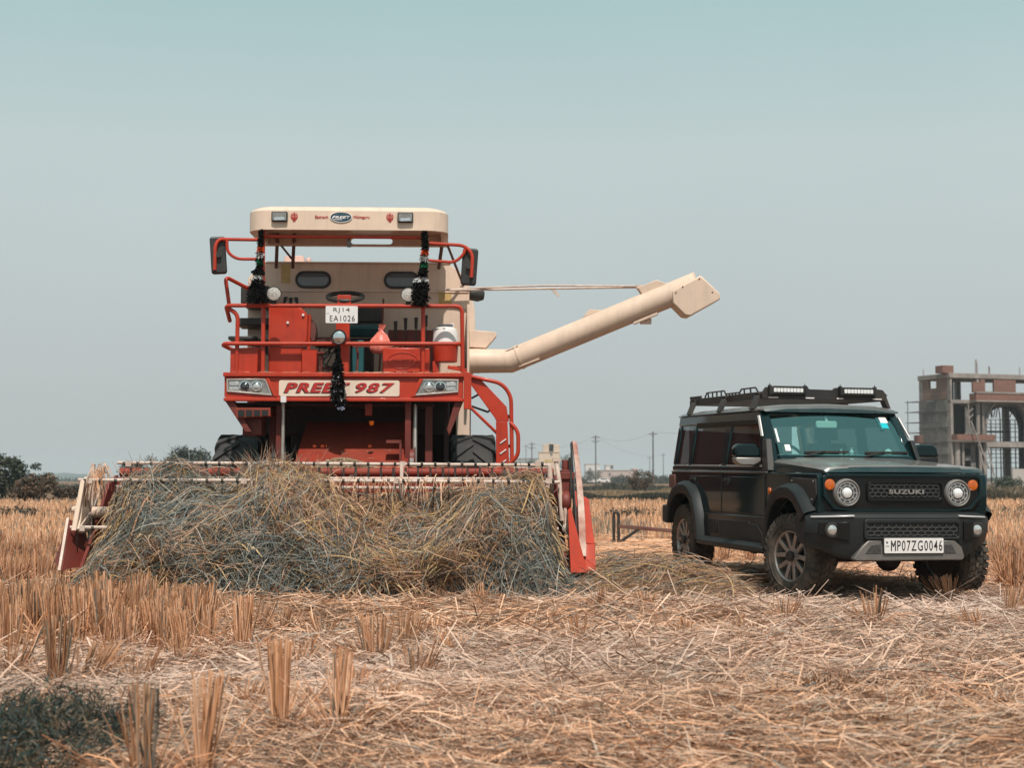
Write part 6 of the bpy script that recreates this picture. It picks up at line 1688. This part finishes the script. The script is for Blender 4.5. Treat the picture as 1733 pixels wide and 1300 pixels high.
def scraps():
    """bits of straw and chaff lying on the machine"""
    g = np.random.RandomState(90); parts = []
    for n, x0, x1, y0, y1, z in ((130, -1.18, 1.18, -.03, .08, 2.046), (60, -1.1, .35, .15, .9, 2.036), (40, .40, .84, .13, .40, 2.312), (30, -1.13, -.88, .05, .38, 2.296), (90, -1.9, 1.9, -1.0, -.95, 1.09), (60, -.4, .7, -.7, .3, 1.0)):
        b = np.stack([g.uniform(x0, x1, n), g.uniform(y0, y1, n), np.full(n, z) + g.rand(n) * .006], -1)
        if z == 1.0: b[:, 2] = .66 + (b[:, 1] + .90) * .5286 + .004
        a = g.rand(n) * 6.28; l = g.uniform(.015, .07, n)[:, None]
        d = np.stack([np.cos(a), np.sin(a) * .5, g.randn(n) * .12 + (.26 if z == 1.0 else 0) * np.sin(a)], -1) * l
        V, F, k = ribbons(np.stack([b - d, b + d], 1), g.uniform(.003, .006, n), norm(np.stack([g.randn(n) * .3, -np.ones(n) * .5, np.ones(n)], -1)))
        parts.append((V, F, np.repeat(strand_cols(n, .05, g), k, 0)))
    Vs, Fs, Cs, b = [], [], [], 0
    for V, F, C in parts: Vs.append(V); Fs.append(F + b); Cs.append(C); b += len(V)
    o = np_mesh('straw_scraps', np.concatenate(Vs), np.concatenate(Fs), np.concatenate(Cs), M['strand'])
    o.matrix_world = CM
    tag(o, kind='stuff')
scraps()
# ---------------------------------------------------------------- drawbar standing behind the car
def drawbar():
    p = ground_at(1043, 926)
    t = thing('drawbar', (p.x, p.y, 0.0), R(-4), 'black steel stand with maroon bar and diagonal brace behind the car', 'drawbar')
    k = p.y / FPX
    MB().tube(fillet([(-.035, 0, .02), (-.035, 0, 58 * k), (.035, 0, 58 * k), (.035, 0, .04)], .03), .022, 10).build('upright', M['blackm'], t)
    MB().bar((.03, 0, 35 * k), (96 * k, 0, 27 * k), .05, .055).build('bar', M['maroon'], t, .006)
    MB().bar((.0, 0, 4 * k), (38 * k, 0, 30 * k), .04, .045).build('brace', M['blackm'], t, .005)
drawbar()

# ---------------------------------------------------------------- trees, bushes, far growth
def leaf_mass(blobs, n, size, cols, seed, flat=.0):
    """leaf-sized faces scattered through overlapping clumps of a crown"""
    g = np.random.RandomState(seed)
    bl = np.array(blobs, float)                     # x, y, z, rx, ry, rz
    w = bl[:, 3] * bl[:, 4] * bl[:, 5]; i = g.choice(len(bl), n, p=w / w.sum())
    d = norm(g.randn(n, 3)); r_ = g.rand(n, 1) ** .45 * (1 + .25 * g.randn(n, 1) * (g.rand(n, 1) < .25))
    c = bl[i, :3] + d * r_ * bl[i, 3:6]
    ld = norm(g.randn(n, 3)) * (size * (.5 + g.rand(n, 1)))
    tone = (.65 + .7 * g.rand(len(bl)))[i][:, None]
    V, F, k = ribbons(np.stack([c - ld, c + ld], 1), size * g.uniform(.6, 1.4, n), norm(g.randn(n, 3) + np.array([0, -.3, .6])))
    return V, F, np.repeat(cols[g.randint(0, len(cols), n)] * tone * (.7 + .6 * g.rand(n, 1)), k, 0)

def branch_tree(mb, base, h, r0, seed, spread, levels=3):
    g = np.random.RandomState(seed); tips = []
    def grow(p, d, l, r_, lv):
        q = p + d * l * .5 + Vector(g.randn(3) * .05 * l); e = q + (d + Vector(g.randn(3) * .15)).normalized() * l * .5
        mb.tube([p, q, e], r_, 6, False, r_ * .6); tips.append(e)
        if lv > 0:
            for _ in range(3 if lv > 1 else 4):
                nd = (d + Vector((g.randn() * spread, g.randn() * spread, g.randn() * .3 + .15))).normalized()
                grow(e, nd, l * .68, r_ * .55, lv - 1)
    grow(Vector(base), Vector((0, 0, 1)), h, r0, levels)
    return tips

def tree(name, px, py_base, py_top, Y, wpx, cols, seed, label, cat, n=2600, dense=1.0, bare=False, group=None):
    """crown of scattered leaves over a trunk with limbs; size read off the photo at distance Y"""
    b = at(px, py_base, Y); k = Y / FPX
    H = max(.35, (py_base - py_top) * k); W = wpx * k
    t = thing(name, (b.x, Y, 0), 0, label, cat, group)
    mb = MB(); tips = branch_tree(mb, (0, 0, -.05), H * .32, H * .022 + .02, seed, .75, 3)
    mb.build('trunk', M['bark'], t)
    g = np.random.RandomState(seed + 1)
    bl = []
    for q in range(int(15 * dense) + 5):
        a = g.rand() * 6.28; f = g.rand()
        zz = H * (.28 + .62 * f); rr = W * .5 * math.sqrt(max(.05, 1 - ((f - .45) / .62) ** 2)) * math.sqrt(g.rand())
        s = W * (.12 + .12 * g.rand())
        bl.append((rr * math.cos(a), rr * math.sin(a) * .8, min(zz, H - s * .6), s * 1.15, s, s * .8))
    if bare: bl = [(*tp, .05 * W, .05 * W, .05 * W) for tp in tips] + bl[:4]
    V, F, C = leaf_mass(bl, n, W * .018 + .02, cols, seed + 2)
    np_mesh('crown', V, F, C, M['leafm'], t)
    return t
M['bark'] = mat('bark', (.06, .045, .035), .9, var=.3)
TG = np.array([[.042, .058, .042], [.058, .072, .050], [.030, .042, .034], [.085, .085, .058]])
TB = np.array([[.12, .075, .048], [.085, .06, .04], [.15, .095, .06], [.05, .045, .034]])
tree('bush', 4, 851, 766, 60, 74, TG, 61, 'dark green thorny bush, tallest one at the left edge', 'bush', 3400, 1.3)
tree('bush', 48, 851, 799, 58.6, 76, TB, 64, 'brown dry rounded bush beside the tall dark green one', 'bush', 3600, 1.5)
tree('bush', 66, 850, 778, 64, 40, TG * 1.1, 67, 'thin leafless branching bush rising behind the brown rounded one', 'bush', 420, .4, True)
tree('bush', 112, 852, 824, 59.5, 62, TB * .9, 70, 'low dark brown bush just left of the reel', 'bush', 2600, 1.4)
tree('tree', 314, 824, 752, 150, 78, TG * .8, 73, 'round dense dark tree behind the left half of the straw heap', 'tree', 4200, 2.0)
tree('tree', 268, 824, 766, 148, 62, TG, 76, 'loose-crowned smaller tree left of the round dense tree', 'tree', 900, .8)
tree('tree', 232, 824, 777, 152, 60, TG * 1.1, 79, 'low wide scrubby tree, leftmost of the three behind the straw heap', 'tree', 1300, .9)
tree('tree', 902, 816, 771, 430, 26, TG * 1.2, 82, 'small green tree left of the cream house', 'tree', 1300)
tree('tree', 958, 816, 758, 520, 30, TG * 1.6, 85, 'pale green tree right behind the cream house', 'tree', 1500)
tree('bush', 1002, 818, 796, 430, 30, TG, 88, 'dark bush below the white flat-roofed house', 'bush', 1500, 1.4)
tree('bush', 1092, 836, 798, 120, 44, TB, 91, 'bare scrubby bush with a twiggy outline left of the car', 'bush', 1100, .9)
tree('bush', 1075, 838, 812, 118, 30, TB * .8, 94, 'low dark bush beside the bare scrubby one', 'bush', 1400, 1.3)
tree('bush', 1708, 836, 806, 110, 44, TG * 1.2, 97, 'green shrub before the unfinished building', 'bush', 2200, 1.4)

def undergrowth(name, x0, x1, Y, h, dep, n, cols, seed, wk=1.0):
    g = np.random.RandomState(seed)
    k = Y / FPX
    xa, xb = (x0 - 866.5) * k, (x1 - 866.5) * k
    x = xa + (xb - xa) * g.rand(n); y = Y + (g.rand(n) - .5) * dep
    hh = h * (.35 + .65 * g.rand(n)) * (.65 + .35 * np.sin(x * 1.1) * np.sin(x * .37 + 1))
    ln = g.randn(n, 2) * .25
    P = np.stack([np.stack([x, y, np.zeros(n)], -1), np.stack([x + ln[:, 0] * hh, y + ln[:, 1] * hh, hh], -1)], 1)
    V, F, k2 = ribbons(P, .05 * wk * g.uniform(.6, 1.5, n), norm(np.stack([g.randn(n) * .5, -np.ones(n), np.zeros(n)], -1)), (1.2, .35))
    C = np.repeat(cols[g.randint(0, len(cols), n)] * (.6 + .8 * g.rand(n, 1)), k2, 0)
    tag(np_mesh(name, V, F, C, M['leafm']), kind='stuff')
UB = np.array([[.085, .065, .045], [.06, .052, .038], [.12, .09, .058], [.05, .055, .042]])
UD = np.array([[.045, .046, .036], [.06, .055, .04], [.035, .042, .034]])
undergrowth('undergrowth', -420, 190, 60, .50, 3, 11000, UD, 101)
undergrowth('undergrowth', 960, 1180, 60.5, .74, 3, 9000, UD, 102)
undergrowth('undergrowth', 1180, 2150, 60.5, .62, 4, 22000, UB, 103)
undergrowth('undergrowth', 180, 960, 62, .5, 4, 6000, UD, 107)
undergrowth('dry_grass', 960, 1180, 84, .65, 14, 8000, np.array([[.24, .17, .105], [.30, .21, .13], [.17, .125, .08]]), 104, 1.3)
undergrowth('undergrowth', -420, 1180, 150, .7, 30, 15000, UD * 1.1, 105, 2.2)
undergrowth('undergrowth', 850, 984, 380, 2.2, 60, 4000, UD, 106, 5)
undergrowth('undergrowth', 1046, 1240, 380, 2.2, 60, 5000, UD, 110, 5)
undergrowth('undergrowth', 984, 1046, 380, .45, 60, 2500, UD, 111, 4)
undergrowth('undergrowth', 150, 2150, 900, 3.2, 300, 16000, UD * 1.1, 108, 12)
undergrowth('dry_grass', 1180, 2150, 100, .7, 40, 26000, np.array([[.16, .12, .08], [.10, .085, .06], [.20, .15, .10]]), 109, 1.5)

# ---------------------------------------------------------------- far houses, poles, wires, car
WALLS = {}
def wallmat(name, c): 
    if name not in WALLS: WALLS[name] = mat(name, c, .85, var=.08, scale=.4, dust=(.3, .25, .2), dust_amt=.25, spec=.2)
    return WALLS[name]
def house(px0, px1, py0, py1, Y, depth, m, label, parts=(), roof=None, steps=()):
    k = Y / FPX
    a, b = at(px0, py1, Y), at(px1, py0, Y)
    w = (px1 - px0) * k
    t = thing('house', (a.x, Y, 0), 0, label, 'house')
    mb = MB().box(0, w, 0, depth, -.3, b.z)
    for (sx0, sx1, sy0) in steps: mb.box((sx0 - px0) * k, (sx1 - px0) * k, .02, depth * .8, b.z, at(0, sy0, Y).z)
    mb.build('wall', m, t, .03)
    MB().box(-.2, w + .2, -.2, depth + .2, b.z - .16, b.z + .02).build('roof', roof or m, t)
    for (x0, x1, y0, y1, mm) in parts:
        f = MB().box((x0 - px0) * k, (x1 - px0) * k, -.06, .02, at(0, y1, Y).z, at(0, y0, Y).z).build('window', mm, t)
    return t
hm = wallmat('cream_plaster', (.62, .47, .36)); wm = wallmat('white_plaster', (.62, .58, .56)); pm = wallmat('pink_plaster', (.46, .36, .33)); gm = wallmat('grey_sheet', (.25, .27, .28))
dk = M['grey']
house(912, 947, 765, 815, 500, 9, hm, 'tall cream stepped house with one small round window', ((931, 935, 767, 771, dk), (921, 940, 778, 783, M['yellow'])), None, ((919, 947, 752), (929, 937, 750)))
house(862, 912, 776, 815, 470, 12, wm, 'long low white building with a grey roof behind the ladder of the harvester', ((868, 905, 779, 788, gm),), gm)
house(991, 1015, 785, 815, 560, 8, wm, 'small white flat-roofed house right of the crop divider board', ((997, 1000, 792, 797, dk),), wm)
house(1025, 1039, 787, 815, 570, 8, wm, 'tiny white house with one dark window above the pink wall', ((1033, 1038, 788, 794, dk),), wm)
house(1013, 1078, 796, 815, 540, 10, pm, 'long pale pink walled compound', ((1030, 1034, 801, 806, dk), (1050, 1053, 801, 806, dk)), pm, ((1070, 1080, 793),))

def pole(px, py_top, Y, label, arms=1, th=.13):
    p = at(px, py_top, Y)
    t = thing('utility_pole', (p.x, Y, 0), R(random.uniform(-12, 12)), label, 'utility pole')
    MB().tube([(0, 0, -.3), (0, 0, p.z)], th * 1.15, 10, True, th * .8).build('post', M['pole'], t)
    mb = MB()
    for a in range(arms):
        z = p.z - .35 - a * .8
        mb.bar((-.85, 0, z), (.85, 0, z), .09, .10); mb.bar((-.5, 0, z), (0, 0, z - .5), .05, .05); mb.bar((.5, 0, z), (0, 0, z - .5), .05, .05)
    mb.build('crossarm', M['pole'], t)
    ins = MB()
    for x in (-.75, .75): ins.lathe([(0, 0), (.06, 0), (.08, .1), (.05, .2), (0, .22)], (x, 0, p.z - .30), (0, 0, 1), 8)
    ins.build('insulator', M['white'], t)
    return Vector((p.x, Y, p.z - .1))
M['pole'] = mat('weathered_pole', (.085, .075, .068), .85, var=.2)
p1 = pole(1105, 731, 255, 'thick dark utility pole, nearest to the car')
p2 = pole(1008, 737, 300, 'grey utility pole right of the crop divider board', 2, .12)
p3 = pole(900, 749, 330, 'utility pole beside the ladder of the harvester', 2, .12)
p4 = pole(1122.5, 768, 480, 'short far utility pole just left of the car', 1, .11)
p5 = pole(1099.5, 773, 520, 'faint far utility pole close left of the thick dark pole', 1, .11)
p6 = pole(890, 753, 420, 'faint thin pole left of the one beside the ladder', 1, .08)
def wire(a, b, sag, label):
    pts = [a.lerp(b, f) - Vector((0, 0, sag * 4 * f * (1 - f))) for f in np.linspace(0, 1, 17)]
    o = MB().tube(pts, .014, 5).build('power_line', M['pole'])
    tag(o, label, 'power line', 'power lines between the poles')
wire(p1, p2, 1.2, 'power line from the thick dark pole to the grey pole')
wire(p4, p2, 2.0, 'power line from the short far pole to the grey pole')
wire(p1, Vector((p1.x + 60, 220, p1.z + 1)), 1.2, 'power line running from the thick dark pole behind the car')
wire(p2, p3, 1.5, 'power line from the grey pole toward the ladder of the harvester')

def far_car():
    Y = 480; a = at(1010, 816, Y); k = Y / FPX
    t = thing('parked_car', (a.x, Y, 0.0), R(8), 'white car parked far away before the houses', 'car')
    MB().prism([(0, .35), (0, .85), (.9, .95), (1.5, 1.45), (3.0, 1.45), (3.7, .95), (4.1, .85), (4.1, .35)], 'y', 0, 1.7).build('body', M['white'], t, .06)
    MB().prism([(1.1, .98), (1.6, 1.38), (2.9, 1.38), (3.5, .98)], 'y', -.02, 0.0).build('window', M['tankglass'], t)
    for x in (.8, 3.2): MB().lathe([(0, 0), (.33, 0), (.33, .2), (0, .2)], (x, -.02, .33), (0, 1, 0), 18).build('wheel', M['rubber'], t)
far_car()

# ---------------------------------------------------------------- unfinished building with an arch
def brick_mat():
    m, n, b = new_mat('raw_brick')
    tc = n.nodes.new('ShaderNodeTexCoord'); br = n.nodes.new('ShaderNodeTexBrick')
    br.inputs['Color1'].default_value = (.17, .068, .048, 1); br.inputs['Color2'].default_value = (.22, .10, .072, 1); br.inputs['Mortar'].default_value = (.19, .145, .12, 1)
    br.inputs['Scale'].default_value = 2.2
    mp = n.nodes.new('ShaderNodeMapping'); mp.inputs['Rotation'].default_value = (R(90), 0, 0)
    n.links.new(tc.outputs['Object'], mp.inputs[0]); n.links.new(mp.outputs[0], br.inputs['Vector'])
    n.links.new(br.outputs[0], b.inputs['Base Color']); b.inputs['Roughness'].default_value = .9
    return m
def building():
    Y = 150.0; k = Y / FPX
    c = at(1611, 812, Y)
    t = thing('unfinished_building', (c.x, Y, 0), R(20), 'unfinished grey concrete and red brick building with a big arch behind the car', 'building')
    br = brick_mat(); co = mat('raw_concrete', (.20, .185, .175), .9, var=.35, scale=.9, dust=(.085, .075, .07), dust_amt=.75, spec=.2, streak=.5)
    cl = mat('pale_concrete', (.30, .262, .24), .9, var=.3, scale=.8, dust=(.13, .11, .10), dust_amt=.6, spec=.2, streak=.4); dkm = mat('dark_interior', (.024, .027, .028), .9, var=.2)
    se = 14.55                                       # photo pixels per metre along the front
    X = lambda zx: (zx / 5.2 - (1611 - 1533)) / se
    Z = lambda zy: .977 + (812 - (600 + zy / 5.2)) * k
    W, D = 17.0, 5.2
    # frame: slabs and columns
    s = MB()
    s.box(-.15, W, -.12, D, Z(205), Z(162)); s.box(0, W, -.05, D, Z(430), Z(398)); s.box(X(405), X(742), -.9, D, Z(772), Z(758)); s.box(0, W, 0, D, Z(1230), Z(1140))
    s.box(X(742), W, 0.2, D, Z(815), Z(765))
    s.build('slab', cl, t, .03)
    for x0, x1 in ((365, 420), (640, 662)): MB().box(X(x0) if x0 > 400 else 0, X(x1), -.02, .5, Z(400), Z(205)).build('column', cl, t, .03)
    MB().box(0, X(428), -.02, .6, Z(1150), Z(400)).build('column', cl, t, .03)
    for x0, x1, z0, z1 in ((622, 652, 700, 415), (672, 692, 700, 415), (430, 470, 1060, 775), (488, 510, 1060, 775), (640, 664, 1060, 775), (682, 706, 1060, 775)):
        w = X(x1) - X(x0); MB().cyl((X(x0) + w / 2, -.15, Z(z0)), (X(x0) + w / 2, -.15, Z(z1)), w / 2, 14).build('column', cl, t)
    for q in ((W - .5, W, 0, .6, 0, Z(205)), (W - .5, W, D - .6, D, 0, Z(205)), (4.2, 4.7, D - .5, D, 0, Z(205)), (0, .6, D - .6, D, 0, Z(205)), (10, 10.6, D - .5, D, 0, Z(205))): MB().box(*q).build('column', cl, t, .03)
    # left side wall: brick above, shuttered concrete below, small window
    lw = MB(); zb, zt = Z(390), Z(205)
    lw.box(0, .22, .5, D - .6, zb, Z(285)); lw.box(0, .22, .5, D - .6, Z(208), zt); lw.box(0, .22, .5, 2.3, Z(285), Z(208)); lw.box(0, .22, 3.5, D - .6, Z(285), Z(208))
    lw.build('side_brick_wall', br, t)
    l2 = MB().box(-.04, .25, .6, D, 0, Z(398)); l2.build('side_concrete_wall', co, t, .02)
    ln = MB()
    for zy in (500, 640, 770, 880): ln.box(-.10, -.04, .2, D, Z(zy) - .03, Z(zy) + .05)
    for yy in (1.4, 2.6, 3.8): ln.box(-.07, -.04, yy, yy + .05, Z(1000), Z(420))
    ln.build('shuttering_line', mat('stained_concrete', (.13, .115, .105), .9, var=.2), t)
    # rooms behind the openings
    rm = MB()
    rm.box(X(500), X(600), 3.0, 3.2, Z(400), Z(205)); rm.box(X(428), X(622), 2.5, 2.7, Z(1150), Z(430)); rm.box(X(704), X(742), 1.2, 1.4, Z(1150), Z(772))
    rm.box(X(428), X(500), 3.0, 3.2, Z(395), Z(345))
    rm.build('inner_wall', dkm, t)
    fw = MB().box(X(555), X(622), .35, .5, Z(700), Z(430)).box(X(600), X(640), .4, .6, Z(1150), Z(790)).box(X(535), X(580), .1, .3, Z(935), Z(890))
    fw.build('infill_wall', co, t)
    # brick front of the top floor and balcony band
    bw = MB()
    bw.box(X(600), X(710), -.1, .12, Z(330), Z(235)); bw.box(X(672), X(710), -.06, .2, Z(235), Z(207)); bw.box(X(792), X(988), -.06, .2, Z(330), Z(210)); bw.box(X(1120), W, -.06, .2, Z(330), Z(210))
    bw.box(X(710), X(792), -.06, .2, Z(330), Z(318))
    bw.build('brick_wall', br, t)
    bb = MB().box(X(572), W, -1.1, -.9, Z(404), Z(342)).box(X(572), X(572) + .2, -.9, 0, Z(404), Z(342)); bb.build('balcony_wall', br, t)
    MB().box(X(570), W, -1.16, -.84, Z(342), Z(328)).box(X(570), W, -1.14, 0, Z(416), Z(404)).build('balcony_edge', cl, t)
    MB().box(X(408), X(742), -.95, -.75, Z(758), Z(705)).box(X(408), X(408) + .2, -.75, 0, Z(758), Z(705)).build('ledge_wall', br, t)
    MB().box(X(480), X(600), -.97, -.74, Z(705), Z(692)).build('ledge_cap', cl, t)
    MB().box(X(352), X(448), 0.2, 1.4, Z(160), Z(95)).build('rooftop_box', br, t)
    # arch wall with round opening
    def archwall(y0, y1, m, xc, r_, zs, xl, xr, zt, name):
        mb = MB(); n = 24
        for q in range(n):
            a0, a1 = math.pi * q / n, math.pi * (q + 1) / n
            pa, pb = (xc - r_ * math.cos(a0), zs + r_ * math.sin(a0)), (xc - r_ * math.cos(a1), zs + r_ * math.sin(a1))
            mb.prism([pa, pb, (pb[0], zt), (pa[0], zt)], 'y', y0, y1)
        mb.box(xl, xc - r_, y0, y1, 0 if name == 'inner_arch' else Z(760), zt); mb.box(xc + r_, xr, y0, y1, 0, zt)
        return mb.build(name, m, t)
    xc = X(905); r_ = X(905) - X(725)
    archwall(.0, .5, co, xc, r_, Z(612), X(700), W, Z(430), 'arch_wall')
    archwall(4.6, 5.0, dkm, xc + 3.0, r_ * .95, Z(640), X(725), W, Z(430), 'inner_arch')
    rim = MB(); n = 28
    rows = []
    for q in range(n + 1):
        a = math.pi * q / n
        rows.append([(xc - rr * math.cos(a), yy, Z(612) + rr * math.sin(a)) for rr, yy in ((r_ - .02, -.12), (r_ + .22, -.12), (r_ + .22, .02), (r_ - .02, .02))])
    rim.grid(rows, True, True); rim.build('arch_rim', cl, t)
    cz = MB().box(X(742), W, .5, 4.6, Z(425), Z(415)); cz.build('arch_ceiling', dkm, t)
    hs = MB()
    g = np.random.RandomState(8)
    for q in range(18):
        x = X(745) + q * .34 + g.randn() * .05; hs.bar((x, 3.0 + g.rand(), Z(420)), (x + g.randn() * .05, 3.0 + g.rand(), Z(500 + 60 * g.rand())), .10, .06)
    hs.build('hanging_shutter', cl, t)
    MB().box(X(735), X(768), .9, 1.3, 0, Z(600)).build('pier', dkm, t)
    # scaffold poles in the arch
    sc = thing('scaffolding', t.location, R(20), 'lattice of scaffold poles standing inside the arch of the unfinished building', 'scaffolding')
    sp = MB()
    for q in range(26):
        x = X(760) + q * .30; sp.tube([(x, 2.4 + .5 * (q % 2), 0), (x + g.randn() * .04, 2.4 + .5 * (q % 2), Z(560))], .035, 6)
    for zy in (560, 600, 632, 668, 720, 760, 800, 835, 870, 905, 950, 1000): sp.tube([(X(740), 2.4, Z(zy)), (W - .6, 2.4, Z(zy) + .05)], .035, 6)
    sp.build('pole', M['pole'], sc)
    MB().box(X(860), X(1040), 2.2, 3.2, Z(676), Z(660)).build('plank', M['pole'], sc)
    s2 = thing('scaffolding', t.location, R(20), 'bamboo scaffold of thin poles along the left side wall of the unfinished building', 'scaffolding')
    q2 = MB()
    for x, y in ((-1.0, 1.0), (-1.05, 3.4), (-1.0, 5.8)): q2.tube([(x, y, 0), (x + .05, y, Z(385))], .04, 6)
    for zy in (402, 495, 590, 683, 775): q2.tube([(-1.0, .8, Z(zy)), (-1.0, 6.2, Z(zy) + .03)], .035, 6); q2.tube([(-1.1, 5.6, Z(zy)), (-.04, 5.0, Z(zy))], .035, 6); q2.tube([(-1.1, 1.2, Z(zy)), (-.04, 1.2, Z(zy))], .03, 6)
    q2.build('pole', M['pole'], s2)
    MB().box(-.75, -.1, 4.5, 5.1, Z(770), Z(702)).build('side_niche', br, t)
    # leaning props and reinforcement bars
    for q, (x0, z0, x1, z1, lab) in enumerate(((492, 440, 500, 660, 'short forked wooden mast fixed at the second floor of the building'), (512, 590, 626, 1005, 'long pale wooden prop leaning against the front of the building'), (648, 775, 672, 1075, 'slim pale prop leaning at the paired lower columns'), (570, 790, 592, 1040, 'upright pale prop left of the paired lower columns'))):
        mb = MB().tube([(X(x0), -1.25, Z(z0)), (X(x1), -1.9 if q else -1.25, max(0, Z(z1)))], .075 if q else .06, 8)
        if q == 0:
            for zz in (500, 555):
                for sg in (-1, 1): mb.tube([(X(496), -1.25, Z(zz + 12)), (X(496) + sg * .45, -1.3, Z(zz - 22))], .05, 6)
        o = mb.build('wooden_prop', cl); o.location = t.location; o.rotation_euler = (0, 0, R(20))
        tag(o, lab, 'wooden prop')
    rb = MB()
    for x, zt_ in ((640, 40), (646, 30), (655, 60), (760, 85), (764, 100), (125, 100), (1038, 90)):
        xx = X(x) if x > 200 else .1
        for d_ in (0, .07): rb.tube([(xx + d_, .2 if x > 200 else 4.6, Z(165)), (xx + d_ * 1.5, .2 if x > 200 else 4.6, Z(zt_))], .018, 5)
    rb.build('reinforcement_bar', M['maroon'], t)
    # low plastered boundary wall in front
    w = MB().box(X(640), W + 2, -5.2, -5.0, 0, 2.0).build('boundary_wall', wallmat('plaster_wall', (.42, .38, .36)))
    w.location = t.location; w.rotation_euler = (0, 0, R(20))
    tag(w, 'low grey plastered wall before the unfinished building', 'wall')
building()
# ---------------------------------------------------------------- air
def haze():
    mb = MB().box(-700, 700, -12, 3400, -1.6, 30)
    m = bpy.data.materials.new('haze_air'); m.use_nodes = True
    n = m.node_tree; n.nodes.clear()
    o = n.nodes.new('ShaderNodeOutputMaterial'); v = n.nodes.new('ShaderNodeVolumePrincipled')
    v.inputs['Color'].default_value = (.86, .93, .95, 1); v.inputs['Density'].default_value = 0.00034
    n.links.new(v.outputs[0], o.inputs['Volume'])
    h = mb.build('haze', m, None, 0, 0)
    tag(h, kind='stuff')
HAZE = True
if HAZE: haze()
